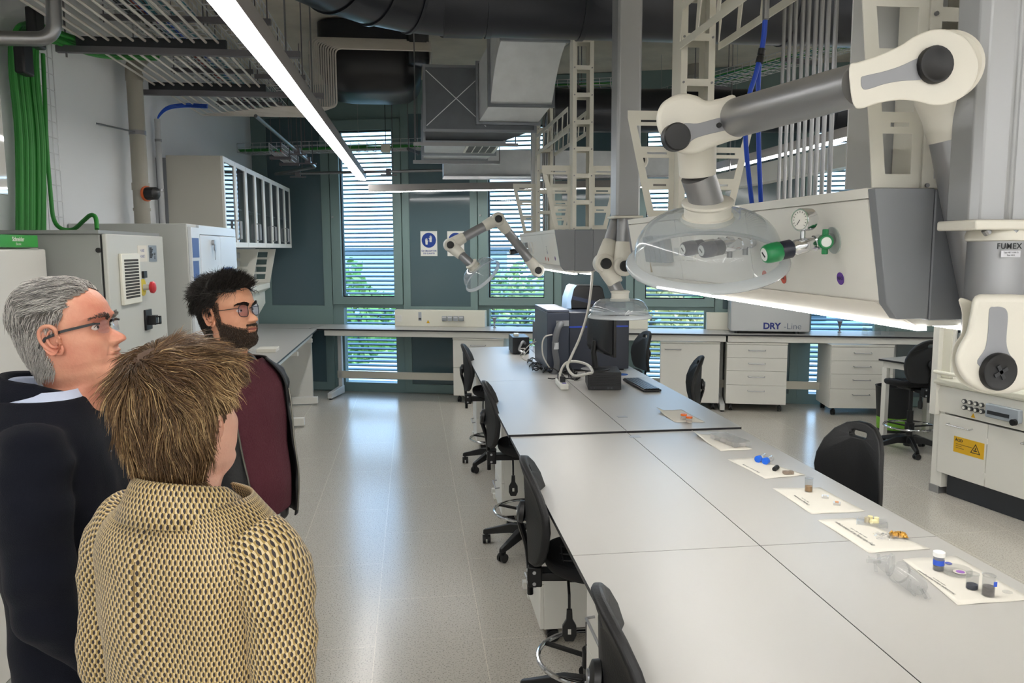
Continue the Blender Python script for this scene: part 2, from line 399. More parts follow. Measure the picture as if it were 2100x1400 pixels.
# ---- island of lab tables: four pairs
TN = dict(xl=.487, xc=1.112, xr=1.735, xl2=.479, xc2=1.108, xr2=1.744)
def lab_table(x0, x1, y0, y1, z, label, out, g='tables of the central island'):
    t = thing('lab_table', label, 'table', ((x0+x1)/2, (y0+y1)/2, 0), 0, g)
    gp = .0018
    worktop(None, x0+gp, x1-gp, y0+gp, y1-gp, z, t)
    xi, xo = (x1-.05, x0+.08) if out < 0 else (x0+.05, x1-.08)
    a, b = min(xi, xo), max(xi, xo)
    for yy in (y0+.04, y1-.08):
        mb = MB(); mb.box(a, b, yy, yy+.04, z-.078, z-.019); mb.box(xi-.02, xi+.02, yy, yy+.04, .06, z-.078); mb.box(a, b, yy, yy+.04, .03, .07); mb.build('leg_frame', M_white, t, bevel=.003)
    mb = MB(); mb.box(xi-.015, xi+.015, y0+.08, y1-.08, z-.075, z-.03); mb.box(xi-.015, xi+.015, y0+.08, y1-.08, .22, .27); mb.build('crossbar', M_white, t)
    return t
T = TN
lab_table(T['xl'], T['xc'], .78, 2.3886, .88, 'white-topped lab table nearest the viewer, left half of the island', -1)
lab_table(T['xc'], T['xr'], .78, 2.3886, .88, 'white-topped lab table nearest the viewer, right half, with the glassware on it', 1)
lab_table(T['xl'], T['xc'], 2.3886, 4.0035, .88, 'bare white-topped lab table just before the step in the island, left half', -1)
lab_table(T['xc'], T['xr'], 2.3886, 4.0035, .88, 'white-topped lab table just before the step, right half, carrying paper sheets and sample jars', 1)
lab_table(T['xl2'], T['xc2'], 4.012, 5.687, .889, 'white-topped lab table just beyond the black-edged step, left half', -1)
lab_table(T['xc2'], T['xr2'], 4.012, 5.687, .889, 'white-topped lab table just beyond the step, right half, with the orange-lidded jars', 1)
lab_table(T['xl2'], T['xc2'], 5.687, 7.70, .889, 'farthest table of the island, left half, carrying the small black box', -1)
lab_table(T['xc2'], T['xr2'], 5.687, 7.70, .889, 'farthest table of the island, right half, under the big dark instrument', 1)
mb = MB(); 
for (x, y) in ((1.112, 4.075), (1.108, 3.985)): pass
for i, (a, b, z_) in enumerate((((1262, 854), (1268, 848), .8895), ((1288, 895), (1297, 895), .8805))):
    q = P(a[0]+14, a[1], z=z_); tag(MB().box(q.x-.028, q.x+.028, q.y-.02, q.y+.02, z_-.0002, z_+.0008).build('seam_clip', M_alu), 'small metal clip plate on the seam, %s the step in the island' % ('beyond' if i == 0 else 'before'), 'clip')
# ---- mobile pedestal: local frame, front at y=0 facing -y, width along x
def pedestal(name, label, M, w_, d_, z0, z1, drawers, group, wheel=.085):
    loc = M.to_translation(); rz = M.to_euler().z
    t = thing(name, label, 'cabinet', loc, rz, group)
    L = Matrix.Translation(loc) @ Matrix.Rotation(rz, 4, 'Z')
    MB(L).box(0, w_, .018, d_, z0, z1-.022).build('body', M_white, t, bevel=.002)
    MB(L).box(-.003, w_+.003, .0, d_, z1-.02, z1).build('top_board', M_white, t, bevel=.002)
    H = z1-.024-z0
    if drawers:
        hs = [.22, .22, .24, .32] if drawers == 4 else [1/drawers]*drawers
        z = z1-.024
        for h in hs:
            h2 = h*H; dr = MB(L).box(.002, w_-.002, 0, .018, z-h2+.003, z).build('drawer', M_white, t, bevel=.0015)
            zc = z-min(h2*.42, .06); c = w_*.5
            MB(L).tube([(c-.09, .0, zc), (c-.09, -.028, zc-.004), (c+.09, -.028, zc-.004), (c+.09, 0, zc)], .005, 8).build('handle', M_alu, dr)
            z -= h2
    else:
        dr = MB(L).box(.002, w_-.002, 0, .018, z0, z1-.024).build('door', M_white, t, bevel=.0015)
        MB(L).tube([(.05, .0, z1-.09), (.05, -.028, z1-.09), (.23, -.028, z1-.09), (.23, 0, z1-.09)], .005, 8).build('handle', M_alu, dr)
        for zz in (z0+.08, z1-.12): MB(L).box(w_-.004, w_+.006, .0, .02, zz, zz+.03).build('hinge', M_alu, dr)
    for cx in (.06, w_-.06):
        for cy in (.06, d_-.06): caster(L, (cx, cy), z0, t)
    return t
def caster(L, c, z0, t, r=.03):
    q = MB(L); x, y = c
    q.cyl((x-.02, y+.01, r), (x-.006, y+.01, r), r); q.cyl((x+.006, y+.01, r), (x+.02, y+.01, r), r)
    q.box(x-.012, x+.012, y-.02, y+.028, r+.004, r*2+.008); q.cyl((x, y-.01, r*2), (x, y-.01, z0), .009)
    return q.build('caster', M_black, t, bevel=.002)
# ---- bench along the window wall
zB = .88
BN0, BN1 = -.605, -.035
bench_s = [(-.20, 2.35), (2.35, 4.76), (4.76, 7.2)]
bl = ['left third of the white window bench with the socket rail and the open bay below', 'middle third of the white window bench behind the island', 'right third of the white window bench under the white instrument']
legs_s = {0: [0.03, 2.3], 1: [4.72], 2: [6.6]}
for i, (a, b) in enumerate(bench_s):
    t = thing('wall_bench', bl[i], 'bench', F((a+b)/2, -.3, 0), FA, 'benches along the window wall')
    worktop(None, a+.001, b-.001, BN0, BN1, zB, t, FM)
    mb = MB(FM); mb.box(a+.17 if i == 0 else a+.01, b-.01, BN0+.03, BN0+.055, zB-.088, zB-.019)
    mb.build('apron', M_white, t, bevel=.002)
    for s_ in legs_s[i]:
        mb = MB(FM); mb.box(s_-.02, s_+.03, -.27, -.22, .06, zB-.088); mb.box(s_-.02, s_+.03, BN0+.04, -.05, zB-.088, zB-.03)
        mb.rings([[(s_-.022, y_, z_) for y_, z_ in ((0, 0), (0, 1), (1, 1), (1, 0))] and [(s_-.022, BN0-.02, .02), (s_+.032, BN0-.02, .02), (s_+.032, BN0-.02, .085), (s_-.022, BN0-.02, .085)], [(s_-.022, -.2, .02), (s_+.032, -.2, .02), (s_+.032, -.2, .12), (s_-.022, -.2, .12)]], smooth=False)
        mb.build('leg', mat('light_grey_leg', 'c4c6c4', .4), t, bevel=.003)
        m2 = MB(FM); m2.cyl((s_+.005, BN0+.02, 0), (s_+.005, BN0+.02, .022), .02); m2.build('foot', M_black, t)
    mb = MB(FM); mb.box(a+.2 if i == 0 else a, b, -.27, -.245, .22, .31); mb.build('crossbar', mat('beige_bar', 'c9c5b8', .45), t)
def bench_ped(label, s, n, wd, drawers, rot=0):
    M = Matrix.Translation(F(s, n, 0)) @ Matrix.Rotation(FA+rot, 4, 'Z')
    return pedestal('drawer_cabinet' if drawers else 'door_cabinet', label, M, wd, .5, .085, .785, drawers, 'mobile cabinets under the window bench')
bench_ped('white cabinet under the window bench, partly behind the far end of the island', 1.585, -.55, .62, 2)
bench_ped('white single-door cabinet under the window bench, right of the island', 4.03, -.55, .66, 0)
bench_ped('white four-drawer cabinet under the white instrument', 4.765, -.56, .655, 4)
bench_ped('white four-drawer cabinet turned slightly, rightmost under the window bench', 5.86, -.66, .66, 4, .09)
def small_sockets(M, x, z, n_, parent, m_=None, w_=.055, g=.062, y=-.0):
    for i in range(n_):
        q = MB(M); q.box(x+i*g, x+i*g+w_, y-.03, y, z-.03, z+.03); o = q.build('socket', m_ or mat('grey_socket', '9aa0a4', .4), parent, bevel=.004)
        MB(M).box(x+i*g+.006, x+i*g+w_-.006, y-.0325, y-.03, z+.006, z+.022).build('flap_mark', mat('light_grey_mark', 'd5d8da', .4), o)
def tri_mb(M, x, z, r, y): return MB(M).prism([(x-r, z-r*.8), (x+r, z-r*.8), (x, z+r)], (0, y, 0), (1, 0, 0), (0, 0, 1), (0, -.0012, 0))
M_yel = mat('warning_yellow', 'e0b020', .5)
rp = thing('socket_rail', 'long white service rail with grey sockets on the left part of the window bench', 'socket rail', F(1.3, -.1, zB), FA)
MB(FM).box(.74, 1.90, -.17, -.06, zB, 1.085).build('housing', M_cream, rp, bevel=.006)
small_sockets(FM, 1.36, .985, 4, rp, y=-.17, w_=.06, g=.072)
MB(FM).box(.76, .83, -.176, -.17, .935, 1.02).build('switch_plate', M_white, rp, bevel=.002)
tri_mb(FM, 1.175, .94, .022, -.1712).build('warning_sticker', M_yel, rp); MB(FM).box(1.05, 1.09, -.1712, -.17, .95, 1.06).build('data_label', mat('label_grey', 'a9adb5', .5), rp); MB(FM).box(1.053, 1.087, -.1718, -.171, .965, .985).build('label_print', M_tag, rp)
rp = thing('service_upstand', 'plain white service rail behind the white instrument on the window bench', 'service rail', F(5.1, -.1, zB), FA)
MB(FM).box(4.56, 5.72, -.14, -.05, zB, 1.085).build('housing', M_cream, rp, bevel=.006)
rp = thing('service_upstand', 'short white service rail on the window bench behind the island instrument', 'service rail', F(3.6, -.1, zB), FA)
MB(FM).box(3.35, 3.88, -.14, -.05, zB, 1.085).build('housing', M_cream, rp, bevel=.006)
for s_, lab in ((2.03, 'small steel bench tap left of the second window'), (6.03, 'small steel bench tap right of the white instrument')):
    mb = MB(FM); mb.lathe((s_, -.22, zB), (0, 0, 1), [(0, .022), (.008, .022), (.012, .010), (.06, .009), (.07, .016), (.09, .016), (.10, .02), (.125, .03), (.13, .026)], 16)
    mb.cyl((s_, -.22, zB+.05), (s_-.02, -.27, zB+.04), .006); tag(mb.build('bench_tap', M_alu), lab, 'tap')
# DRY-Line instrument
dl = thing('solvent_unit', 'silver-grey boxy instrument with blue DRY-Line lettering on the window bench', 'instrument', F(5.2, -.3, zB), FA)
MB(FM).box(4.80, 5.655, -.50, -.12, .905, 1.30).build('housing', mat('silver_paint', 'b9bcbd', .35, .35), dl, bevel=.01)
for s_ in (4.87, 5.52): MB(FM).cyl((s_, -.46, zB), (s_, -.46, .905), .022).build('foot', M_black, dl); MB(FM).cyl((s_, -.16, zB), (s_, -.16, .905), .022).build('foot', M_black, dl)
a_, b_ = FP.px(1599, 666, -.502); tb = frame(FP.at(5.235, -.502, .978), FU, (0, 0, 1))
text_mb('DRY', .098, frame(FP.at(5.155, -.502, .966), FU, (0, 0, 1)), .001, align='LEFT', bold=.0035, space=.95).build('lettering', mat('navy_print', '1d2b7a', .5), dl)
text_mb('-Line', .098, frame(FP.at(5.375, -.502, .966), FU, (0, 0, 1)), .001, align='LEFT', bold=-.001, space=.98).build('lettering', mat('grey_print', '5a6478', .5), dl)
# glass things at the right end of the bench
for i in range(3):
    q = F(6.25+.14*i, -.42, zB)
    mb = MB(); mb.lathe(q, (0, 0, 1), [(0, .03), (.05, .03), (.06, .02), (.075, .02)], 16)
    tag(mb.build('glass_jar', glassy('clear_glass', 'ffffff', .92, .02, bodyw=.06)), 'small clear glass jar near the right end of the window bench, the %s one' % ['left', 'middle', 'right'][i], 'jar', 'glass jars at the right end of the window bench')
# ---- left wall bench
BX = -1.165
t = thing('wall_bench', 'white-topped bench running along the left wall behind the bearded man', 'bench', (-1.6, 8.4, 0), 0)
lb = [(LX+.02, 6.4), (BX, 6.4), (BX, 9.90), (LX+.02, 10.16)]
MB().prism(lb, (0, 0, zB-.018), (1, 0, 0), (0, 1, 0), (0, 0, .0168)).build('core', M_edge, t)
MB().prism(lb, (0, 0, zB-.0012), (1, 0, 0), (0, 1, 0), (0, 0, .0012)).build('tabletop', M_top, t)
cb = [F(-.22, -.605, 0), F(-.20, -.04, 0), V((LX+.02, 10.72, 0)), V((LX+.02, 10.17, 0))]
t2 = thing('corner_bench', 'white corner piece of bench where the left bench meets the window bench', 'bench', (-1.6, 10.2, 0))
MB().prism([(q.x, q.y) for q in cb], (0, 0, zB-.018), (1, 0, 0), (0, 1, 0), (0, 0, .0168)).build('core', M_edge, t2)
MB().prism([(q.x, q.y) for q in cb], (0, 0, zB-.0012), (1, 0, 0), (0, 1, 0), (0, 0, .0012)).build('tabletop', M_top, t2)
MB().box(-1.95, -1.25, 10.0, 10.05, .02, zB-.02).build('leg', M_white, t2, bevel=.003)
MB().box(LX+.1, BX-.05, 6.45, 9.85, zB-.085, zB-.019).build('apron', M_white, t)
for y_ in (7.1, 8.35, 9.55):
    mb = MB(); mb.box(LX+.3, LX+.35, y_, y_+.05, .06, zB-.085); mb.box(LX+.15, BX-.02, y_, y_+.05, zB-.13, zB-.085); mb.build('leg', M_white, t, bevel=.003)
    MB().box(LX+.2, BX+.02, y_-.002, y_+.06, .02, .10).build('foot', M_white, t, bevel=.004)
MB().box(LX+.3, LX+.33, 6.5, 9.8, .22, .31).build('crossbar', M_white, t)
q = P(565, 720, z=zB)
tag(MB().box(q.x-.16, q.x+.02, q.y-.1, q.y+.1, zB, zB+.035).build('paper_box', M_paper, bevel=.004), 'flat white box on the left wall bench beside the bearded man', 'box')
# left wall service units: slanted cream panels and perforated bracket
t = thing('service_spine', 'cream slanted service spine with a slotted bracket above the left wall bench', 'service panel', (LX+.05, 8.4, .88))
pr = [(0, .92), (.12, .92), (.30, 1.22), (.30, 1.36), (.36, 1.40), (.36, 1.46), (0, 1.46)]
for a, b in ((6.4, 7.5), (7.5, 8.6), (8.6, 9.66)):
    MB().prism([(LX+x, z) for x, z in pr], (0, a+.002, 0), (1, 0, 0), (0, 0, 1), (0, b-a-.004, 0)).build('panel', M_cream, t, bevel=.003)
for k, y_ in enumerate((7.5, 8.6, 9.66)):
    q = P(549, 510, Y=y_+.0)
    hol = [[(.16, 1.50+i*.085), (.34-.012*(3-i)+.00, 1.50+i*.085), (.35-.012*(3-i), 1.56+i*.085), (.16, 1.56+i*.085)] for i in range(4)]
    m = MB(); m.slab([(.0, 1.46), (.36, 1.46), (.44, 1.85), (.0, 1.85)], hol, (LX, y_, 0), (1, 0, 0), (0, 0, 1), (0, .012, 0)); m.build('bracket', M_white, t)
MB().box(LX, LX+.03, 6.4, 9.66, 1.46, 1.86).build('back_panel', mat('pale_grey_panel', 'c4c7c8', .4), t)
# upper glass-door cabinets on the left wall
UX = -1.50
for i in range(4):
    y0 = 6.80+i*.90; y1 = y0+.895
    t = thing('wall_cabinet', '%s white wall cabinet with two glass doors above the left bench' % ['nearest', 'second nearest', 'third', 'farthest'][i], 'cabinet', (UX-.2, (y0+y1)/2, 1.87), 0, 'glass-door wall cabinets')
    z0, z1 = 1.865, 2.60
    mb = MB(); mb.box(LX+.08, UX-.02, y0, y0+.018, z0, z1); mb.box(LX+.08, UX-.02, y1-.018, y1, z0, z1); mb.box(LX+.08, UX-.02, y0+.018, y1-.018, z0, z0+.018); mb.box(LX+.08, UX-.02, y0+.018, y1-.018, z1-.018, z1); mb.box(LX+.08, LX+.095, y0+.018, y1-.018, z0+.018, z1-.018)
    mb.build('carcass', mat('cabinet_side', 'bdbab0', .4), t)
    MB().box(LX+.1, UX-.04, y0+.02, y1-.02, 2.2, 2.212).build('shelf', M_sidegrey, t)
    for a, b in ((y0, (y0+y1)/2), ((y0+y1)/2, y1)):
        m = MB(); m.slab([(a+.002, z0), (b-.002, z0), (b-.002, z1), (a+.002, z1)], [[(a+.045, z0+.045), (b-.045, z0+.045), (b-.045, z1-.045), (a+.045, z1-.045)]], (UX-.02, 0, 0), (0, 1, 0), (0, 0, 1), (.02, 0, 0))
        d = m.build('door', M_white, t, bevel=.002)
        MB().box(UX-.012, UX-.008, a+.045, b-.045, z0+.045, z1-.045).build('glass', glassy('cabinet_glass', 'f0f6ff', .85, .02, ior=1.9), d)
        hy = b-.025 if a == y0 else a+.025
        MB().tube([(UX, hy, z0+.07), (UX+.03, hy, z0+.075), (UX+.03, hy, z0+.225), (UX, hy, z0+.23)], .006, 8).build('handle', M_alu, d)
    MB().box(LX+.0, LX+.08, y0, y1, z0+.05, z1-.02).build('backing', mat('slate_filler', '83868c', .5), t)
# tall grey cabinet
t = thing('tall_cabinet', 'tall grey cupboard with posters on its door between the green-cabled enclosure and the wall cabinets', 'cabinet', (-1.65, 5.6, 0))
MB().box(LX+.01, -1.34, 5.04, 6.30, 0, 2.005).build('body', M_grey, t, bevel=.004)
q_ = mat('bluish_white_door', 'd3d8dd', .25)
MB().box(-1.34, -1.32, 5.06, 5.25, .08, 1.985).build('door_frame', q_, t, bevel=.002)
d = MB().box(-1.34, -1.318, 5.26, 5.78, .08, 1.94).build('door', q_, t, bevel=.003)
d2 = MB().box(-1.34, -1.318, 5.785, 6.29, .08, 1.94).build('door', q_, t, bevel=.003)
MB().box(-1.34, -1.322, 5.25, 6.3, 1.945, 2.0).build('head_rail', q_, t)
M_post = mat('blue_poster', '3f5f9a', .5)
m = MB(); m.box(-1.3165, -1.3155, 5.83, 6.12, 1.45, 1.72); m.build('poster', M_post, d2)
m = MB()
for i in range(2):
    for j in range(3): m.cyl((-1.3155, 5.88+j*.09, 1.49+i*.1), (-1.3148, 5.88+j*.09, 1.49+i*.1), .03)
m.build('poster_marks', mat('poster_pink', 'c98a90', .5), d2)
m = MB(); m.box(-1.3195, -1.3185, 5.07, 5.22, 1.80, 1.92); m.box(-1.3195, -1.3185, 5.07, 5.2, 1.66, 1.78); m.build('poster', M_post, t)
m = MB(); m.cyl((-1.318, 5.55, 1.895), (-1.30, 5.55, 1.895), .018); m.box(-1.302, -1.298, 5.545, 5.56, 1.78, 1.88); m.cyl((-1.304, 5.552, 1.86), (-1.296, 5.552, 1.86), .022); m.build('key_and_lock', M_alu, d)
# electrical enclosure
EX = -1.42
t = thing('electrical_enclosure', 'light grey electrical enclosure with vent grille and red stop button', 'electrical cabinet', (-1.65, 4.4, 0))
MB().box(-1.86, EX-.03, 3.97, 4.84, 0, 1.925).build('body', mat('enclosure_grey', '9b9e9a', .5), t, bevel=.003)
MB().box(-1.90, EX-.025, 3.95, 4.86, 1.925, 1.942).build('roof_plate', mat('roof_grey', '8a8d8b', .5), t)
d = MB().box(EX-.022, EX, 3.975, 4.835, .03, 1.925).build('door', mat('enclosure_door', 'c2c3bd', .45), t, bevel=.005)
MB().box(EX-.029, EX-.023, 3.98, 4.83, .03, 1.92).build('door_gasket', M_black, t)
EP = PL((EX, 3.975, 0), (0, 1, 0))
def epx(x, y): s_, z_ = EP.px(x, y); return s_+3.975, z_
(y0, z0), (y1, z1) = epx(243, 521), epx(280, 619)
o = MB().box(EX, EX+.018, y0, y1, z0-.02, z1 if z1 > z0 else z0+.0).build('vent_grille', M_cream, d, bevel=.004) if False else None
ya, zt = epx(242, 520); yb, _ = epx(281, 535); _, zb = epx(262, 624)
o = MB().box(EX, EX+.016, ya, yb, zb, zt).build('vent_grille', M_cream, d, bevel=.004)
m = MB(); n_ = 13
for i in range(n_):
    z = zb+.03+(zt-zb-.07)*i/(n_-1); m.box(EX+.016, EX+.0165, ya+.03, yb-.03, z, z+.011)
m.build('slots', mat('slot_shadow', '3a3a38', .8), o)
ya, zt = epx(281, 503); yb, zb = epx(302, 536)
o = MB().box(EX, EX+.0012, ya, yb, zb, zt).build('paper_label', M_paper, d)
zt2 = zt
text_mb('+LAB2', (zt-zb)*.26, frame((EX+.0016, (ya+yb)/2, zb+(zt-zb)*.68), (0, 1, 0), (0, 0, 1)), .0003).build('print', mat('blue_grey_print', '8d93b0', .6), o)
text_mb('+UNIC1', (zt-zb)*.26, frame((EX+.0016, (ya+yb)/2, zb+(zt-zb)*.32), (0, 1, 0), (0, 0, 1)), .0003).build('print', mat('blue_grey_print', '8d93b0', .6), o)
ya, zt = epx(304, 503); yb, zb = epx(322, 536)
o = MB().box(EX, EX+.0012, ya, yb, zb, zt).build('rating_plate', M_alu, d)
text_mb('CE', (zt-zb)*.36, frame((EX+.0016, ya+(yb-ya)*.72, zb+(zt-zb)*.35), (0, 0, 1), (0, -1, 0)), .0003).build('mark', M_tag, o)
m = MB()
for i in range(7): m.box(EX+.0012, EX+.0017, ya+.012, ya+.05+.01*(i % 3), zb+.02+i*(zt-zb-.03)/7, zb+.028+i*(zt-zb-.03)/7)
m.build('print', M_tag, o)
ye, ze = epx(293, 589)
o = MB().cyl((EX, ye, ze), (EX+.004, ye, ze), .045).build('stop_button', mat('safety_yellow', 'd9c62a', .5), d)
m = MB(); m.cyl((EX+.004, ye, ze), (EX+.035, ye, ze), .016); m.build('stem', M_grey, o)
m = MB(); m.lathe((EX+.035, ye, ze), (1, 0, 0), [(0, .018), (.006, .03), (.02, .032), (.027, .024), (.03, .008)], 20); m.build('red_cap', mat('red_plastic', 'c22b35', .35), o)
MB().box(EX, EX+.012, ye-.005, ye+.045, ze+.05, ze+.085).build('key_switch', M_black, d)
ys, zs = epx(301, 655)
o = MB().box(EX, EX+.012, ys-.045, ys+.055, zs-.055, zs+.055).build('isolator_switch', M_black, d, bevel=.003)
m = MB(); m.box(EX+.012, EX+.05, ys-.012, ys+.03, zs-.028, zs+.022); m.box(EX+.05, EX+.07, ys-.008, ys+.02, zs-.025, zs-.018); m.box(EX+.05, EX+.07, ys-.008, ys+.02, zs+.012, zs+.018); m.box(EX+.065, EX+.07, ys-.008, ys+.02, zs-.025, zs+.018); m.build('handle', M_black, o)
m = MB(); lx, lz = P(202, 513, Y=3.968).x, P(202, 513, Y=3.968).z; m.cyl((lx, 3.97, lz), (lx, 3.962, lz), .012); m.build('quarter_turn_lock', M_black, t)
# switchgear cabinet with the green strip
PX_ = -1.65
t = thing('switchgear_cabinet', 'big white switchgear cabinet with a green top strip at the far left', 'electrical cabinet', (-1.8, 3.4, 0))
MB().box(LX+.02, PX_-.03, 2.6, 3.88, .1, 1.86).build('body', mat('warm_white_steel', 'd9d7d1', .35), t, bevel=.004)
d = MB().box(PX_-.028, PX_, 2.95, 3.88, .12, 1.855).build('door', mat('warm_white_steel', 'd9d7d1', .35), t, bevel=.008)
d = MB().box(PX_-.028, PX_, 2.6, 2.94, .12, 1.855).build('door', mat('warm_white_steel', 'd9d7d1', .35), t, bevel=.008)
MB().box(LX+.02, PX_-.02, 2.6, 3.88, 0, .1).build('plinth', M_grey, t)
o = MB().box(LX+.02, PX_+.004, 2.6, 3.80, 1.862, 1.915).build('header_strip', mat('strip_green', '2f9a3c', .4), t, bevel=.003)
text_mb('PrismaSeT', .026, frame((PX_+.0045, 3.18, 1.888), (0, 1, 0), (0, 0, 1)), .0003).build('lettering', M_white, o)
text_mb('Schneider', .026, frame((PX_+.0045, 3.62, 1.896), (0, 1, 0), (0, 0, 1)), .0003, bold=.0006).build('lettering', M_white, o)
text_mb('Electric', .015, frame((PX_+.0045, 3.62, 1.876), (0, 1, 0), (0, 0, 1)), .0003).build('lettering', M_white, o)
# glossy white wall board
t = thing('marker_board', 'glossy white board on the left wall above the switchgear cabinet', 'board', (-1.75, 3.2, 2.1))
MB().box(-1.78, -1.75, 2.4, 3.79, 2.09, 2.535).build('panel', mat('glossy_white_glass', 'd9d8d2', .04, spec=.8, coat=1), t, bevel=.002)
for y_ in (2.6, 3.6): MB().box(LX, -1.78, y_, y_+.04, 2.2, 2.42).build('bracket', M_alu, t)
# ================================================================ stools
def chair_proto():
    t = thing('lab_stool', 'x', 'stool', (0, 0, 0), 0, 'black lab stools on castors')
    mb = MB(); mb.lathe((0, 0, .06), (0, 0, 1), [(0, .045), (.05, .05), (.09, .035), (.10, .03)], 16); mb.build('hub', M_black, t)
    for k in range(5):
        a = k*2*PI/5+.3; c, s_ = math.cos(a), math.sin(a)
        m = MB(); m.rings([[(c*r-s_*w_, s_*r+c*w_, z) for w_, z in ((-hw, z0), (hw, z0), (hw*.7, z1), (-hw*.7, z1))] for r, hw, z0, z1 in ((.03, .028, .085, .15), (.12, .026, .09, .145), (.24, .02, .068, .105), (.29, .017, .06, .09), (.30, .012, .062, .085))])
        lg = m.build('leg', M_black, t, world=True, bevel=.004)
        L = Matrix.Rotation(a+PI/2+k, 4, 'Z'); q = MB(Matrix.Translation((c*.28, s_*.28, 0)) @ L)
        q.cyl((-.024, 0, .027), (-.006, 0, .027), .027, n=16); q.cyl((.006, 0, .027), (.024, 0, .027), .027, n=16); q.box(-.01, .01, -.02, .02, .03, .062)
        q.build('caster', M_black, lg, bevel=.002)
    mb = MB(); mb.cyl((0, 0, .15), (0, 0, .38), .027); mb.cyl((0, 0, .38), (0, 0, .60), .016); mb.build('gas_column', M_black, t)
    mb = MB(); mb.tube([(.215*math.cos(i*PI/18), .215*math.sin(i*PI/18), .24) for i in range(36)], .0095, 10, closed=True)
    fr = mb.build('foot_ring', M_chrome, t)
    m = MB()
    for k in range(3):
        a = k*2*PI/3+.5; m.bar((0, 0, .235), (.21*math.cos(a), .21*math.sin(a), .24), .018, .012)
    m.cyl((0, 0, .20), (0, 0, .27), .04); m.build('ring_spokes', M_black, fr)
    # seat
    mb = MB(); rs = []
    def outl(sc_, z, dz):
        o = []
        for i in range(40):
            a = 2*PI*i/40; ca, sa = math.cos(a), math.sin(a); x = (abs(ca)**.8)*math.copysign(1, ca)*.205*sc_; y = (abs(sa)**.8)*math.copysign(1, sa)*.215*sc_
            front = max(0, x/.2); zz = z+dz*(-.9*front**2+.55*max(0, -x/.2)**2+.25*(y/.2)**2)
            o.append((x+.01, y*(1-.10*max(0, -x/.2)), zz))
        return o
    for sc_, z in ((.55, .60), (.9, .605), (.985, .622), (1, .64), (.985, .655), (.93, .664), (.80, .660), (.60, .655), (.40, .652), (.2, .651), (.05, .651)): rs.append(outl(sc_, z, .035*sc_))
    mb.rings(rs); st = mb.build('seat', M_seat, t, sub=1)
    m = MB()
    for i in range(-2, 3): m.tube([(x/100, i*.07, .6585+.035*(.25*(i*.07/.2)**2+(.55*(min(0, x)/20)**2-.9*(max(0, x)/20)**2)*.5)) for x in range(-13, 14, 2)], .0035, 5)
    for i in range(-2, 3): m.tube([(i*.06, y/100, .6585+.035*(.25*(y/20)**2+(.55*(min(0, i*.06)/.2)**2-.9*(max(0, i*.06)/.2)**2)*.5)) for y in range(-15, 16, 3)], .0035, 5)
    m.build('quilting', M_black, st)
    mb = MB(); mb.box(-.10, .12, -.07, .07, .575, .602); mb.box(-.22, -.09, -.035, .035, .565, .60); mb.box(-.255, -.20, -.045, .045, .545, .625); mb.build('mechanism', M_blackm, t, bevel=.005)
    m = MB()
    for y_ in (-.03, .03):
        for z_ in (.56, .61): m.cyl((-.256, y_, z_), (-.26, y_, z_), .007, n=10)
        m.cyl((-.23, -.0455, .56+(y_ > 0)*.045), (-.23, -.049, .56+(y_ > 0)*.045), .007, n=10)
    m.build('bolts', M_alu, t)
    for sx_, sy in ((-.10, -.12), (.08, -.13)):
        m = MB(); m.tube([(sx_, -.06, .585), (sx_, sy, .55), (sx_, sy-.012, .47)], .006, 8)
        m.rings([[(sx_-w_, sy-.014+h, z), (sx_+w_, sy-.014+h, z), (sx_+w_, sy-.014-h, z), (sx_-w_, sy-.014-h, z)] for w_, h, z in ((.010, .007, .50), (.012, .008, .46), (.026, .009, .435), (.027, .009, .40), (.016, .007, .375))])
        lv = m.build('lever', M_black, t, bevel=.002)
        MB().box(sx_-.006, sx_+.006, sy-.0245, sy-.0235, .405, .425).build('lever_symbol', M_white, lv)
    # back: upright bar, knob, shell
    mb = MB(); mb.tube(smooth_path([(-.245, 0, .50), (-.247, 0, .60), (-.258, 0, .70), (-.285, 0, .80), (-.272, 0, .86)]), [.012]*25, 8); mb.build('back_bar', M_blackm, t)
    out = []
    W = lambda v: .195*(1-.45*max(0, (v-.45)/.55)**2.2)*(1-.12*max(0, (.25-v)/.25))
    out = [(-.10, 0), (.10, 0), (.15, .008), (.18, .035), (.195, .09), (.20, .15), (.193, .21), (.172, .28), (.135, .335), (.085, .37), (.03, .385), (-.03, .385), (-.085, .37), (-.135, .335), (-.172, .28), (-.193, .21), (-.20, .15), (-.195, .09), (-.18, .035), (-.15, .008)]
    hole = rrect(-.045, .045, .318, .343, .0124, 5)
    m = MB(); m.slab(out, [hole], (0, 0, 0), (0, 1, 0), (0, 0, 1), (-.03, 0, 0), )
    # subdivide by grid bend: rebuild with interior points
    vs_ = []
    for (x, y, z) in m.v:
        vs_.append((x-.235+1.15*y*y-.5*(z-.15)**2*0-.10*max(0, z-.2)+.02*math.sin(z*9), y, z+.665))
    m.v = vs_
    sh = m.build('backrest', M_pu, t, bevel=.009, seg=3)
    m = MB(); m.lathe((-.283, 0, .835), (1, 0, -.12), [(-.012, .02), (-.004, .042), (.012, .045), (.02, .03)], 24); m.build('back_mount', M_black, t)
    m = MB(); m.cyl((-.292, 0, .837), (-.298, 0, .837), .020, n=20); m.build('knob_plate', mat('satin_knob', '777a7e', .3, .6), t)
    return t
CH0 = chair_proto()
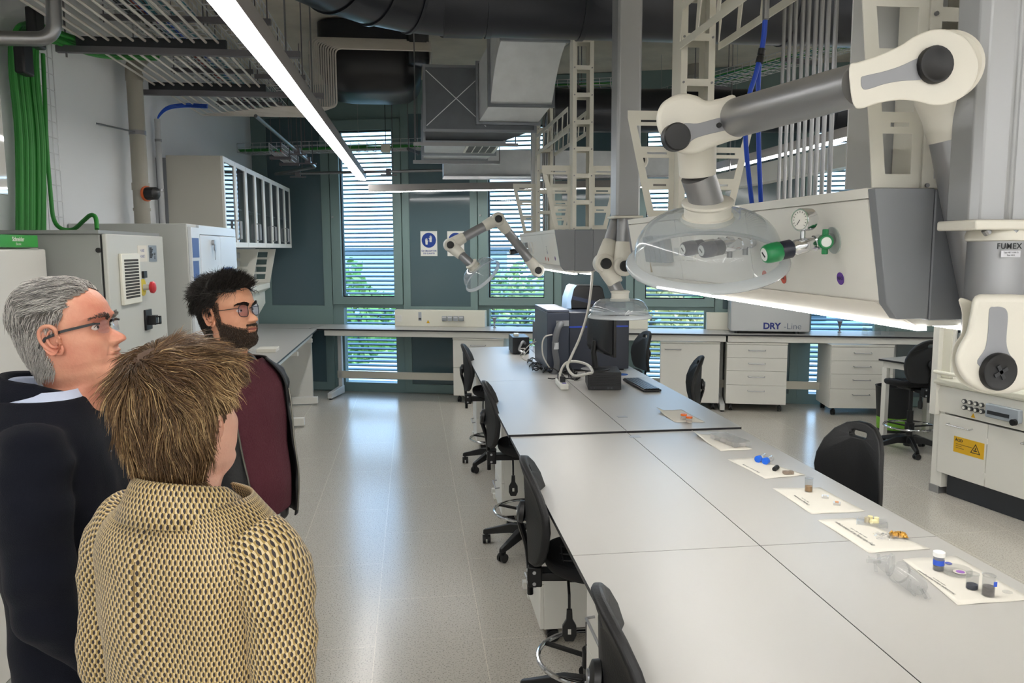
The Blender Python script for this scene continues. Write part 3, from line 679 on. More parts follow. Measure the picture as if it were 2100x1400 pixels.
stools = [
    (.69, 1.72, -.10, 'black lab stool at the bottom edge, nearest on the left side of the island'),
    (.68, 2.93, -.13, 'black lab stool second from the viewer on the left of the island, quilted seat showing'),
    (.69, 4.72, -.10, 'black lab stool third from the viewer, left of the island, castors in the aisle'),
    (.68, 6.62, -.12, 'black lab stool farthest away on the left side of the island'),
    (1.78, 3.29, PI+.25, 'black lab stool with an open hand-slot, on the right side of the near tables'),
    (1.86, 5.70, PI-.25, 'black lab stool on the right of the island beside the single-door cabinet'),
    (4.43, 6.55, 1.55, 'black lab stool pushed under the small side desk by the fume cupboard'),
    (1.98, 7.4, PI+.1, 'black lab stool half hidden behind the big dark instrument')]
for i, (x, y, r_, lab) in enumerate(stools):
    if i == 0: CH0.location = (x, y, 0); CH0.rotation_euler = (0, 0, r_); CH0['label'] = lab
    else: dup(CH0, (x, y, 0), r_, lab)
# pedestals beneath the island
def isl_ped(y, lab, side=-1, x=.56):
    M = Matrix.Translation((x, y, 0)) @ Matrix.Rotation(-PI/2, 4, 'Z')
    return pedestal('drawer_cabinet', lab, M, .42, .48, .085, .76, 3, 'mobile cabinets under the island')
isl_ped(2.50, 'white drawer cabinet under the island between the two nearest stools')
isl_ped(3.90, 'white drawer cabinet under the island before the step between the tables')
isl_ped(5.50, 'white drawer cabinet under the island between the third and fourth stools')
isl_ped(7.56, 'white drawer cabinet at the far left end of the island')
# side desk on the right
dp = [P(1802, 735, z=.78), ]
q0 = dp[0]
dk = PL((q0.x, q0.y, 0), (.97, -.24, 0))
t = thing('side_desk', 'small white desk with black edge standing between the fume cupboard and the window bench', 'desk', (q0.x+.5, q0.y-.2, 0), 0)
u = P(1905, 750, z=.78)-q0; u.z = 0; u.normalize(); v_ = V((-u.y, u.x, 0))
DM = frame((q0.x, q0.y, 0), u, v_, (0, 0, 1))
MB(DM).box(0, 1.2, 0, .7, .762, .7788).build('core', M_edge, t); MB(DM).box(0, 1.2, 0, .7, .7788, .78).build('tabletop', M_top, t)
mb = MB(DM); mb.box(.03, 1.17, .03, .07, .70, .76); mb.box(.03, 1.17, .63, .67, .70, .76); mb.build('frame', M_white, t)
for a, b in ((.05, .05), (1.12, .05), (.05, .65), (1.12, .65)): MB(DM).box(a-.025, a+.025, b-.025, b+.025, 0, .70).build('leg', M_white, t, bevel=.003)
q = DM @ V((.42, .25, .78)); mb = MB(); mb.lathe(q, (0, 0, 1), [(0, .035), (.018, .04), (.03, .03), (.034, .01)], 16); tag(mb.build('computer_mouse', M_black), 'small dark object lying on the side desk', 'mouse')
# waste bin
q = P(1880, 858, z=0); q.y = 7.35; q.x = 4.78
t = thing('waste_bin', 'dark bin with a green label on the floor beneath the side desk', 'bin', (q.x, q.y, 0))
MB().lathe((q.x, q.y, 0), (0, 0, 1), [(0, .13), (.02, .14), (.45, .17), (.46, .175), (.46, .16), (.03, .13)], 28, cap=True).build('body', mat('bin_dark', '23262a', .5), t)
MB().lathe((q.x, q.y, .03), (0, 0, 1), [(0, .1435), (.12, .151)], 28, cap=False).build('green_label', mat('bin_green', '7dbb3a', .5), t)
# ================================================================ fume cupboard
HPl = PL((3.862, 5.463, 0), (.182, -.983, 0))
HM = HPl.M     # local y points into... n = (-u.y,u.x) = (.983,.182): away from the aisle
t = thing('fume_cupboard', 'white fume cupboard with yellow warning label at the right edge', 'fume cupboard', HPl.at(.9, .4, 0), 0)
WD = 1.8
MB(HM).box(.12, WD, .07, .8, 0, .16).build('plinth', mat('dark_plinth', '2b2f36', .4), t)
MB(HM).box(-.0, .1, .03, .8, .05, .9).build('side_panel', M_white, t, bevel=.003)
MB(HM).box(.0, .09, .02, .1, 0, .055).build('foot', M_alu, t)
MB(HM).box(.1, WD, .04, .8, .16, .60).build('base_body', M_white, t)
s_door = HPl.px(2021, 880)[0]; zd = HPl.px(1905, 835, .0)[1]
zt = HPl.px(2019, 870)[1]; zl = HPl.px(2018, 1022)[1]
zt = max(.50, min(.62, zt))
for a, b in ((.06, s_door-.003), (s_door+.003, WD-.05)):
    d = MB(HM).box(a, b, .02, .04, .165, zt).build('door', M_white, t, bevel=.003)
    c = b-.32 if a < .1 else a+.28
    MB(HM).tube([(c, .02, zt-.06), (c, -.012, zt-.065), (c+.2, -.012, zt-.065), (c+.2, .02, zt-.06)], .006, 8).build('handle', M_chrome, d)
    for zz in (.22, zt-.14): MB(HM).box(b-.004 if a < .1 else a-.004, b+.006 if a < .1 else a+.006, .008, .03, zz, zz+.04).build('hinge', M_white, d)
    if a < .1:
        s0, z0 = HPl.px(1957, 893, .02); s1, z1 = HPl.px(2017, 944, .02)
        z0 = HPl.px(1957, 893, .02)[1]; z1 = HPl.px(2018, 912, .02)[1]; zb = HPl.px(2018, 943, .02)[1]
        lo = MB(HM).box(s0, s1, .0185, .02, zb, z0).build('warning_label', M_yel, d)
        TR = lambda x, z: frame(HPl.at(x, .018, z), HPl.u, (0, 0, 1))
        text_mb('ÀCID', .028, TR(s0+.045, z0-.025), .0003, bold=.0006).build('print', M_tag, lo)
        m = MB(HM)
        for i in range(3): m.box(s0+.02, s0+.02+[.14, .05, .07][i], .0178, .0185, z0-.055-i*.014, z0-.052-i*.014)
        m.build('print', M_tag, lo)
        cx = s1-.07; cz = zb+.055; r_ = .042
        m = MB(HM); m.slab([(cx-r_, cz-r_*.7), (cx+r_, cz-r_*.7), (cx, cz+r_)], [[(cx-r_*.78, cz-r_*.58), (cx+r_*.78, cz-r_*.58), (cx, cz+r_*.76)]], (0, .0185, 0), (1, 0, 0), (0, 0, 1), (0, -.0008, 0)); m.box(cx-.016, cx+.014, .0178, .0185, cz-.014, cz-.006); m.box(cx-.004, cx+.004, .0178, .0185, cz-.004, cz+.012); m.build('hazard_triangle', M_tag, lo)
# control fascia, slanted
zf = zt+.012
MB(HM).prism([(.02, zf), (-.0, zf+.15), (.02, zf+.2), (.3, zf+.2), (.3, zf)], (.04, 0, 0), (0, 1, 0), (0, 0, 1), (WD-.04, 0, 0)).build('control_fascia', M_white, t, bevel=.004)
MB(HM).rings([[(s_, .02+.35*0, z) if 0 else (s_, y, z) for y, z in ((-.015, zf+.205), (-.03, zf+.225), (-.015, zf+.25), (.05, zf+.26), (.75, zf+.26), (.75, zf+.205))] for s_ in (.03, WD)], smooth=False).build('worktop_lip', M_cream, t, bevel=.006)
for i in range(4):
    for j in range(2):
        a, z = HPl.px(1979+i*11.8, 814.5+i*3.2+j*9.8, .0); z = zf+.12-.045*j-.0
        k_ = MB(HM).cyl((a, .015, z), (a, -.012, z), .0165).build('control_knob', mat('knob_grey', '4a4d50', .4, .5), t, bevel=.002); MB(HM).cyl((a, -.012, z), (a, -.0135, z), .011).build('knob_cap', M_white, k_)
a, z = HPl.px(1995, 852, 0); tri_mb(HM, a, zf+.03, .018, .004).build('warning_sticker', M_yel, t)
a0 = HPl.px(2026, 845)[0]; a1 = HPl.px(2095, 870)[0]
o = MB(HM).box(a0, a1, -.03, .01, zf+.05, zf+.145).build('breaker_box', mat('clear_grey_cover', 'a9b2bb', .12, .2), t, bevel=.008); MB(HM).box(a0+.02, a0+.02+.17, -.032, -.03, zf+.075, zf+.10).build('breakers', M_dkgrey, o); MB(HM).cyl((a1-.02, -.035, zf+.06), (a1-.02, -.06, zf+.06), .022).build('knob', M_black, o)
# upper part: posts, sash, rail, back wall
ut = zf+.26
MB(HM).box(.0, .055, -.02, .06, .60, 2.3).build('end_post', M_white, t, bevel=.003)
MB(HM).box(.055, .13, .02, .1, ut, 2.3).build('jamb', M_cream, t)
MB(HM).box(.13, .15, .03, .7, ut, 2.3).build('side_lining', M_white, t)
MB(HM).box(.13, WD, .7, .75, ut, 2.3).build('back_lining', mat('white_lining', 'e8e8e6', .4), t)
MB(HM).box(.0, WD, .0, .8, 2.3, 2.5).build('head_box', M_white, t)
MB(HM).tube([(.06, .03, ut+.04), (.06, -.05, ut+.045), (WD-.05, -.05, ut+.045)], .014, 10).build('front_rail', M_cream, t)
sa = MB(HM).box(.15, WD, .06, .066, ut+.17, 2.2).build('sash_glass', glassy('sash_glass', 'eef4f4', .85), t); MB(HM).box(.15, WD, .05, .075, ut+.15, ut+.17).build('sash_edge', M_alu, sa); MB(HM).box(.13, .152, .05, .075, ut+.15, 2.2).build('sash_edge', M_dkgrey, sa); MB(HM).box(.17, .20, .035, .05, ut+.22, ut+.34).build('sash_catch', M_alu, sa)
MB(HM).box(.3, WD-.1, .3, .36, 2.27, 2.295).build('hood_lamp', mat('hood_lamp', (1, .97, .9), .5, emit=8), t)
# ================================================================ service booms above the island
M_boomface = mat('boom_white', 'eeece4', .38); M_boomgrey = mat('boom_end_grey', '7f8287', .5); M_boomgrey2 = mat('boom_mid_grey', '75787e', .5)
M_lad = mat('ladder_cream', 'd8d6cb', .45)
BXc = 1.212
def boom(y0, y1, label, near):
    t = thing('service_boom', label, 'service boom', (BXc, (y0+y1)/2, 1.66), 0, 'ceiling-hung service booms over the island')
    pr = [(-.205, 1.973), (-.165, 1.725), (-.066, 1.667), (.066, 1.667), (.165, 1.725), (.205, 1.973)]
    MB().prism([(BXc+x*.97, z) for x, z in pr], (0, y0+.012, 0), (1, 0, 0), (0, 0, 1), (0, y1-y0-.024, 0)).build('core', M_boomface, t)
    # side panels with seams
    n_ = 3; L = (y1-y0)/n_
    for sd in (-1, 1):
        for i in range(n_):
            a = y0+i*L+.0015; b = y0+(i+1)*L-.0015
            rs = [[(BXc+sd*.205, y, 1.953), (BXc+sd*.165, y, 1.728), (BXc+sd*.155, y, 1.728), (BXc+sd*.19, y, 1.953)] for y in (a, b)]
            MB().rings(rs, smooth=False).build('side_panel', M_boomface, t)
        MB().rings([[(BXc+sd*.209, y, 1.978), (BXc+sd*.205, y, 1.956), (BXc+sd*.18, y, 1.956), (BXc+sd*.18, y, 1.978)] for y in (y0, y1)], smooth=False).build('top_rail', M_boomface, t)
        MB().rings([[(BXc+sd*.165, y, 1.724), (BXc+sd*.07, y, 1.668), (BXc+sd*.07, y, 1.676), (BXc+sd*.155, y, 1.726)] for y in (y0+.02, y1)], smooth=False).build('underside_panel', mat('boom_underside', 'e6e2d8', .5), t)
        o = MB().box(BXc+sd*.052-.012, BXc+sd*.052+.012, y0+.01, y1, 1.657, 1.666).build('led_strip', mat('boom_led', (1, .98, .95), .5, emit=LED*1.1), t)
    for (a, b) in ((y0-.03, y0+.0), (y1, y1+.03)):
        MB().prism([(BXc-.207, 1.976), (BXc-.167, 1.722), (BXc-.14, 1.688), (BXc-.066, 1.688), (BXc-.066, 1.976)], (0, a, 0), (1, 0, 0), (0, 0, 1), (0, b-a, 0)).build('end_cap', M_boomgrey, t, bevel=.002)
        MB().prism([(BXc+.207, 1.976), (BXc+.167, 1.722), (BXc+.14, 1.688), (BXc+.066, 1.688), (BXc+.066, 1.976)], (0, a, 0), (1, 0, 0), (0, 0, 1), (0, b-a, 0)).build('end_cap', M_boomgrey, t, bevel=.002)
        MB().box(BXc-.065, BXc+.065, a-.002, b+.002, 1.684, 1.974).build('end_plate', M_boomgrey2, t, bevel=.003)
    return t
B1 = boom(1.68, 3.66, 'big white service boom hanging over the near tables, grey end cap towards the viewer', True)
B2 = boom(5.60, 7.42, 'white service boom over the far tables above the dark instrument', False)
tl = V((-.16, 0, .987)).normalized()
def face(px, py, X=1.022): q = P(px, py, X=X); return q
def fpt(y, z, off=0):
    f = (z-1.725)/.248; return V((BXc-.165-.040*f-off, y, z))
NB = V((-.987, 0, -.16)).normalized()
def facefr(y, z, off=.001): return frame(fpt(y, z, off), (0, -1, 0), tl)
def fplate(y0, y1, z0, z1, th, name, m, par, bev=0, off=0):
    Mf = facefr((y0+y1)/2, (z0+z1)/2, off)
    w2, h2 = (y1-y0)/2, (z1-z0)/2
    return MB(Mf).box(-w2, w2, -h2, h2, -.001, th).build(name, m, par, bevel=bev)
def boom_kit(t, y0, near):
    # four grey socket flaps, two switch plates, labels, stickers, black wedge sign
    for i in range(4):
        a = y0+1.40+i*.075; fplate(a, a+.068, 1.79, 1.90, .03, 'socket', mat('grey_socket', '9aa0a4', .4), t, .004)
    for a in (y0+1.14, y0+1.27):
        o = fplate(a, a+.085, 1.80, 1.90, .012, 'switch_plate', M_white, t, .004); MB(facefr(a+.0425, 1.85, .0)).box(-.022, .022, -.03, .0, .012, .016).build('rocker', mat('switch_face', 'cfd2d0', .3), o, bevel=.002)
    o = fplate(y0+.44, y0+.475, 1.80, 1.945, .0012, 'data_label', mat('label_pale', 'c9cbd2', .5), t)
    text_mb('SCALA', .0115, facefr(y0+.4575, 1.93, .0016), .0003).build('lettering', M_tag, o)
    m = MB(facefr(y0+.4575, 1.86, .0014))
    for i in range(9): m.box(-.014, .012-.006*(i % 3), -.05+i*.012, -.046+i*.012, 0, .0004)
    m.build('print', M_tag, o)
    for (yy, zz, c, tx) in ((y0+.155, 1.772, '6a42a0', 'NH3'), (y0+.46, 1.762, 'cc5a48', 'N2'), (y0+.58, 1.765, 'cc5a48', 'N2')):
        Mf = facefr(yy, zz, .001); o = MB(Mf).cyl((0, 0, 0), (0, 0, .0012), .0155, n=28).build('gas_sticker', mat('sticker_'+c, c, .5), t); text_mb(tx, .012, facefr(yy, zz, .0024), .0002).build('print', M_tag, o)
    Mf = facefr(y0+1.72, 1.76, .001); MB(Mf).prism([(-.012, -.02), (.014, -.018), (-.006, .03)], (0, 0, 0), (1, 0, 0), (0, 1, 0), (0, 0, .0012)).build('warning_sticker', mat('tan_sticker', 'b09a78', .5), t)
    if near:
        MB(facefr(y0+.165, 1.865, .001)).cyl((0, 0, 0), (0, 0, .004), .033, n=36).build('valve_plate', mat('valve_plate', 'b4bcb9', .3), t)
    def valve(yy, zz, c1, c2, gauge, lab):
        tv = thing('gas_valve', lab, 'valve', fpt(yy, zz), 0, 'regulator valves on the boom')
        b = fpt(yy, zz, .004); d = V((-.97, -.05, -.20)).normalized()
        if not gauge: d = V((-.97, -.2, -.14)).normalized()
        prof = [(0, .014), (.01, .018), (.018, .018), (.022, .014), (.034, .014), (.036, .019), (.05, .019), (.053, .016), (.07, .016), (.072, .0185), (.10, .0185), (.104, .0165), (.11, .0165)]
        MB().lathe(b, d, prof, 24).build('body', M_chrome, tv)
        MB().lathe(b+d*.11, d, [(0, .019), (.004, .0225), (.03, .0225), (.032, .0215)], 28).build('collar', mat('navy_plastic', '161b2b', .35), tv)
        n_ = 28; rs = []
        u = d.orthogonal().normalized(); v = d.cross(u)
        for h, q in ((0, .0225), (.004, .0245), (.03, .0235), (.038, .022), (.041, .019)):
            rs.append([b+d*(.142+h)+(u*math.cos(2*PI*i/n_)+v*math.sin(2*PI*i/n_))*q*(1-.05*(i % 4 == 0)) for i in range(n_)])
        kb = MB().rings(rs).build('hand_knob', c1, tv)
        MB().lathe(b+d*.1832, d, [(0, .016), (.001, .0155)], 24).build('dial', mat('dial_white', 'dfe2df', .4), kb); MB().bar(b+d*.1848-u*.008, b+d*.1848+u*.008, .004, .001, up=d).build('dial_mark', M_tag, kb)
        k = b+d*.028; e = V((-.25, -.95, -.05)).normalized()
        if gauge:
            MB().lathe(k, e, [(0, .012), (.012, .012), (.016, .018), (.034, .018), (.038, .015)], 20).build('shut_off_knob', c1, tv)
            MB().lathe(k+e*.038, e, [(0, .012), (.0008, .0115)], 20).build('knob_dial', mat('dial_white', 'dfe2df', .4), tv)
            for s_ in (-1, 1): MB().bar(k+e*.025+V((0, 0, .012*s_)), k+e*.025+V((0, 0, .03*s_)), .012, .013).build('knob_wing', c1, tv, bevel=.002)
            g = b+d*.082+V((0, 0, .018)); MB().cyl(g, g+V((0, 0, .022)), .006).build('gauge_stem', M_chrome, tv)
            gc = g+V((.012, -.0, .045)); ge = V((-.93, -.36, -.03)).normalized()
            ga = MB().lathe(gc, ge, [(-.006, .022), (-.004, .027), (.026, .0275), (.029, .026), (.029, .0235), (.026, .0235)], 32, cap=True).build('gauge', M_chrome, tv)
            MB().cyl(gc+ge*.0265, gc+ge*.0275, .0232, n=32).build('gauge_face', M_white, ga)
            m = MB(); gu = ge.cross(V((0, 0, 1))).normalized(); gv = gu.cross(ge)
            for i in range(13):
                a_ = -.75*PI+i*1.5*PI/12+PI/2; r_ = gu*math.cos(a_)+gv*math.sin(a_); m.bar(gc+ge*.028+r_*.017, gc+ge*.028+r_*.021, .0012, .0004, up=ge)
            m.bar(gc+ge*.0282, gc+ge*.0282+(gu*.6-gv*.8)*.015, .0016, .0004, up=ge); m.build('gauge_scale', M_tag, ga)
        else:
            for s_ in (.03, .085): MB().cyl(b+d*s_, b+d*s_+V((0, 0, -.035)), .008).build('port', M_steel, tv)
    M_vg = mat('valve_green', '0f7a45', .35); M_vk = mat('valve_dark', '1a2238', .3)
    if near:
        valve(y0+.165, 1.868, M_vg, None, True, 'chrome regulator valve with green knobs and round gauge on the near boom')
        valve(y0+.62, 1.865, M_vk, None, False, 'dark-knobbed regulator valve seen through the near hood, closer one')
        valve(y0+.78, 1.868, M_vk, None, False, 'dark-knobbed regulator valve seen through the near hood, farther one')
    else:
        valve(y0+1.35, 1.84, M_black, None, False, 'small dark regulator valve sticking out from the far boom')
boom_kit(B1, 1.68, True); boom_kit(B2, 5.60, False)
# ---- perforated supports
def ladder_holes(x0, x1, z0, z1, step, rung):
    hs = []; z = z0+rung
    while z+step-rung < z1: hs.append([(x0, z), (x1, z), (x1, z+step-rung), (x0, z+step-rung)]); z += step
    return hs
def support(y, label, plate=False):
    fl = .045 if plate else .095
    t = thing('boom_support', label, 'support frame', (BXc, y, 1.98), 0, 'perforated supports of the booms')
    w_ = .074; dd = .055
    for s_ in (-1, 1):
        m = MB(); m.slab([(-w_, 1.98), (w_, 1.98), (w_, 3.88), (-w_, 3.88)], ladder_holes(-w_+.028, w_-.028, 1.97, 3.85, .185, .03), (BXc, y+s_*dd, 0), (1, 0, 0), (0, 0, 1), (0, .003*s_, 0))
        m.box(BXc-w_, BXc-w_+.003, y-dd*0+s_*dd-.0 if 0 else min(y, y+s_*dd), max(y, y+s_*dd), 1.98, 3.88); m.box(BXc+w_-.003, BXc+w_, min(y, y+s_*dd), max(y, y+s_*dd), 1.98, 3.88)
        m.build('column_frame', M_lad, t)
    m = MB()
    for k in range(10):
        for sx_ in (-1, 1): m.cyl((BXc+sx_*(w_-.012), y-dd-.003, 1.985+k*.185), (BXc+sx_*(w_-.012), y-dd-.008, 1.985+k*.185), .005, n=8)
    m.build('bolt_heads', M_steel, t); 
    for s_ in (-1, 1):
        o = [(s_*.076, 1.98), (s_*.19, 1.98), (s_*(.19+fl), 2.40), (s_*(.19+fl), 2.43), (s_*.076, 2.43)]
        hs = []
        for k in range(3):
            z = 2.01+k*.135; e0 = .17+(z-1.98)*fl*2.3; e1 = .17+(z+.10-1.98)*fl*2.3
            hs.append([(s_*.10, z), (s_*(e0-.012), z), (s_*(e1-.012), z+.088), (s_*.10, z+.088)])
            hs.append([(s_*.11, z+.103), (s_*(e1-.03), z+.103), (s_*(e1-.03), z+.112), (s_*.11, z+.112)])
        if s_ < 0: o = o[::-1]; hs = [h[::-1] for h in hs]
        for yy in ((y-dd, ) if plate else (y, )):
            m = MB(); m.slab(o, hs, (BXc, yy, 0), (1, 0, 0), (0, 0, 1), (0, .003, 0)); m.build('wing', M_lad, t)
    if plate: MB().box(1.033, BXc+.26, y+.075, y+.08, 1.985, 3.5).build('cover_plate', mat('pale_grey_plate', 'c2c4c5', .4), t)
    return t
support(1.745, 'cream perforated support of the near boom, right behind the big arm, with plain cover plate', True)
support(3.40, 'cream perforated ladder support at the far end of the near boom')
support(5.68, 'cream perforated ladder support at the near end of the far boom')
support(7.30, 'cream perforated support at the far end of the far boom')
def truss(y0, y1, label):
    t = thing('boom_truss', label, 'truss', (BXc, (y0+y1)/2, 2.7), 0)
    for sx_ in (-.082, .082):
        m = MB(); n_ = int((y1-y0)/.2); hs = []
        L = (y1-y0)/n_
        for i in range(n_):
            a = y0+i*L; sh = .04 if i % 2 else -.0
            hs.append([(a+.03, 2.70), (a+L-.0, 2.70), (a+L-.03, 2.82), (a+.0+.012, 2.82)])
        m.slab([(y0, 2.67), (y1, 2.67), (y1, 2.85), (y0, 2.85)], hs, (BXc+sx_, 0, 0), (0, 1, 0), (0, 0, 1), (.004 if sx_ > 0 else -.004, 0, 0))
        m.build('side_frame', M_lad, t)
    return t
truss(1.81, 3.33, 'cream perforated truss running overhead between the supports of the near boom'); truss(5.75, 7.23, 'cream perforated truss running overhead between the supports of the far boom')
# conduits dropping onto the near boom and their blue hose
for i in range(9):
    x0 = [1611, 1622, 1633, 1644, 1656, 1672, 1683, 1698, 1713][i]; x1 = [1596, 1608, 1619, 1633, 1645, 1659, 1671, 1684, 1699][i]
    Yc = 2.9-.095*i
    b = P(x1, 408, Y=Yc); dx = P(x0+30*(i > 9), -10, Y=Yc)
    m = MB(); xx = b.x
    m.cyl((xx, Yc, 1.974), (xx, Yc, 3.89), .0065, n=10); tag(m.build('steel_conduit', M_steel), None)
    o = sc.collection.objects[-1] if False else None
cds = [o for o in sc.objects if o.name.startswith('steel_conduit')]
od = ['first', 'second', 'third', 'fourth', 'fifth', 'sixth', 'seventh', 'eighth', 'ninth']
for i, o in enumerate(cds): tag(o, '%s from the left of the nine upright steel conduits above the near boom' % od[i], 'conduit', 'upright steel conduits above the near boom')
h0 = P(1570, 40, Y=2.6)
tag(MB().tube([h0, (h0.x, h0.y, 3.89)], .011, 10).build('steel_conduit', M_steel), 'single steel conduit left of the nine, ending in a blue hose', 'conduit')
pts = [P(1569, 42, Y=2.6), P(1567, 70, Y=2.6), P(1562, 105, Y=2.6)]
t = thing('blue_hose', 'bright blue hose with a black coupling forking into two above the near arm', 'hose', P(1562, 105, Y=2.6), 0)
MB().tube(smooth_path(pts), .0085, 10).build('upper_hose', mat('blue_hose', '1446b8', .4), t)
MB().lathe(P(1563, 100, Y=2.6), P(1557, 128, Y=2.6)-P(1563, 100, Y=2.6), [(0, .012), (.02, .012), (.022, .009), (.026, .012), (.046, .013)], 14).build('coupling', M_black, t)
MB().tube(smooth_path([P(1557, 124, Y=2.6), P(1549, 155, Y=2.6), P(1538, 190, Y=2.6), P(1530, 240, Y=2.6), P(1530, 300, Y=2.62), P(1540, 400, Y=2.7), P(1545, 436, Y=2.75)]), .008, 10).build('branch_hose', mat('blue_hose', '1446b8', .4), t)
MB().tube(smooth_path([P(1558, 124, Y=2.61), P(1556, 150, Y=2.62), P(1555, 190, Y=2.63), P(1556, 300, Y=2.65), P(1560, 400, Y=2.7), P(1562, 434, Y=2.75)]), .008, 10).build('branch_hose', mat('blue_hose', '1446b8', .4), t)
# ================================================================ extraction arms
M_arm = mat('arm_cream', 'd8d5ca', .35); M_tubeg = mat('anodised_tube', '9b9c9e', .38, .75); M_insg = mat('inset_grey', '8e9095', .4)
M_dome = glassy('hood_plastic', 'eef4f8', .86, .06, 'f8fbff', .17); M_rim = glassy('hood_rim_plastic', 'eef4f8', .8, .15, 'f2f5f7', .5)
def hood(parent, c, up, R=.165, h=.10, collar_r=.045):
    """c: centre of the rim circle, up: axis towards the tube"""
    up = V(up).normalized(); prof = []
    for i in range(15):
        a = PI/2*i/14; prof.append((h*math.sin(a)**.9, .052+(R*.90-.052)*math.cos(a)**.75 if i < 14 else .047))
    d = MB().lathe(c+up*.012, up, prof, 56, cap=False).build('dome', M_dome, parent, sharp=180)
    MB().lathe(c, up, [(.014, R*.895), (.004, R*.93), (0, R*.985), (-.003, R), (.001, R*1.005), (.008, R*.985), (.016, R*.925), (.018, R*.90)], 56, cap=False).build('rim', M_rim, parent, sharp=180)
    cl = MB().lathe(c+up*(h-.002), up, [(0, collar_r*1.12), (.006, collar_r*1.16), (.014, collar_r*1.10), (.016, collar_r), (.04, collar_r), (.046, collar_r*1.1), (.052, collar_r*1.1), (.056, collar_r*.9)], 36).build('collar', M_arm, parent)
    return c+up*(h+.05)
def rdir(x, y): d = ray(x, y); return d/d.y
def outl(pts, Y, dep, name, m, par, bev, k=3):
    """outline seen at pixels, standing at distance Y in the room and dep thick"""
    q = [P(x, y, Y=Y) for x, y in pts]
    dv = rdir(sum(x for x, y in pts)/len(pts), sum(y for x, y in pts)/len(pts))
    a = q; b = [p+dv*dep for p in q]
    return MB().rings([a, b], smooth=False).build(name, m, par, bevel=bev, seg=5, sharp=60)
def smooth_poly(pts, k=4):
    n = len(pts); out = []
    for i in range(n):
        p0, p1, p2, p3 = [V((*pts[(i+j) % n], 0)) for j in (-1, 0, 1, 2)]
        for j in range(k):
            t = j/k; q = .5*((2*p1)+(p2-p0)*t+(2*p0-5*p1+4*p2-p3)*t*t+(3*p1-p0-3*p2+p3)*t**3); out.append((q.x, q.y))
    return out
def near_arm():
    t = thing('extraction_arm', 'large cream and grey jointed extraction arm with clear hood in the foreground', 'extraction arm', P(2062, 460, Y=1.52), 0, 'extraction arms with clear hoods')
    r_ = .0425
    Yc = 1.52; cx = P(2066, 452, Y=Yc-.04).x; cz = P(2068, 462, Y=Yc-.06).z
    w_ = .076
    pf = [(-w_, -.025), (-w_+.015, -.04), (-.006, -.04), (-.002, -.046), (.004, -.046), (.008, -.04), (w_-.015, -.04), (w_, -.025), (w_, .04), (-w_, .04)]
    MB().rings([[(cx+a, Yc+b, z) for a, b in pf] for z in (cz+.01, CZ-.01)], smooth=False).build('ceiling_column', mat('column_grey', 'a5a7a9', .4, .5), t, bevel=.003)
    MB().box(cx-.094, cx+.094, Yc-.075, Yc+.045, cz-.009, cz+.011).build('flange', M_arm, t, bevel=.004)
    m = MB(); 
    for a in (-.07, 0, .07): m.cyl((cx+a*.9, Yc-.06, cz-.008), (cx+a*.8, Yc-.06, cz-.016), .008, n=10)
    m.build('flange_bolts', M_steel, t)
    MB().lathe((cx+.005, Yc-.01, cz-.008), (0, 0, -1), [(0, .056), (.011, .060), (.021, .059), (.023, .055)], 40).build('collar_ring', M_arm, t)
    J1 = P(2050, 745, Y=1.48)
    MB().cyl((cx+.005, Yc-.01, cz-.02), (cx+.003, Yc-.01, J1.z+.05), .0545, n=40).build('drop_tube', M_tubeg, t)
    lb = PL((0, Yc-.0500, 0), (1, 0, 0)); 
    q = P(2070, 505, Y=Yc-.0700); text_mb('FUMEX', .0158, frame(q, (1, 0, 0), (0, 0, 1)), .0003, bold=.0003, space=1.12).build('lettering', M_tag, t)
    q = P(2072, 520, Y=Yc-.0655); o = MB().box(q.x-.020, q.x+.022, q.y-.0002, q.y+.001, q.z-.007, q.z+.006).build('type_label', mat('label_pale', 'c9cbd2', .5), t)
    text_mb('Type MET 1500-75', .0042, frame((q.x+.001, q.y-.0004, q.z+.0022), (1, 0, 0), (0, 0, 1)), .0001).build('print', M_tag, o); text_mb('Year 2022', .0042, frame((q.x+.001, q.y-.0004, q.z-.0032), (1, 0, 0), (0, 0, 1)), .0001).build('print', M_tag, o)
    # big lower joint
    c1 = smooth_poly([(1999, 606), (2040, 602), (2095, 603), (2134, 608), (2141, 650), (2139, 700), (2141, 745), (2122, 784), (2088, 803), (2045, 808), (2003, 799), (1972, 775), (1958, 742), (1964, 712), (1980, 682), (1988, 645)])
    J = outl(c1, 1.41, .075, 'lower_joint', M_arm, t, .016)
    outl(smooth_poly([(1966, 612), (1990, 616), (2040, 640), (2100, 700), (2110, 770), (2060, 804), (2010, 804), (1966, 780), (1951, 742), (1956, 708), (1972, 680), (1972, 640)]), 1.475, .15, 'lower_joint_back', M_arm, t, .02)
    q1 = smooth_poly([(2029, 634), (2040, 629), (2052, 629), (2063, 634), (2067, 650), (2064, 700), (2070, 725), (2082, 745), (2042, 765), (2004, 745), (2020, 715), (2026, 680)])
    outl(q1, 1.4088, .004, 'inset', M_insg, J, .001)
    k = P(2043, 761, Y=1.41); kb = MB().lathe(k, (0, -1, 0), [(0, .037), (.010, .037), (.013, .035), (.013, .031), (.0125, .030)], 40).build('joint_knob', M_black, J)
    m = MB(); 
    for a in range(4):
        e = V((math.cos(a*PI/2+.5), 0, math.sin(a*PI/2+.5))); m.bar(k+V((0, -.0135, 0)), k+V((0, -.0135, 0))+e*.015, .007, .002, up=(0, 1, 0))
    m.build('knob_cross', M_dkgrey, kb)
    # rear tube up to the elbow
    A = P(2040, 742, Y=1.60); B = P(1941, 232, Y=1.60)
    MB().cyl(A, B, r_*1.02, n=40).build('rear_tube', M_tubeg, t)
    MB().cyl(A, A-rdir(2040, 742)*.15, .05, n=32).build('swivel', M_arm, t)
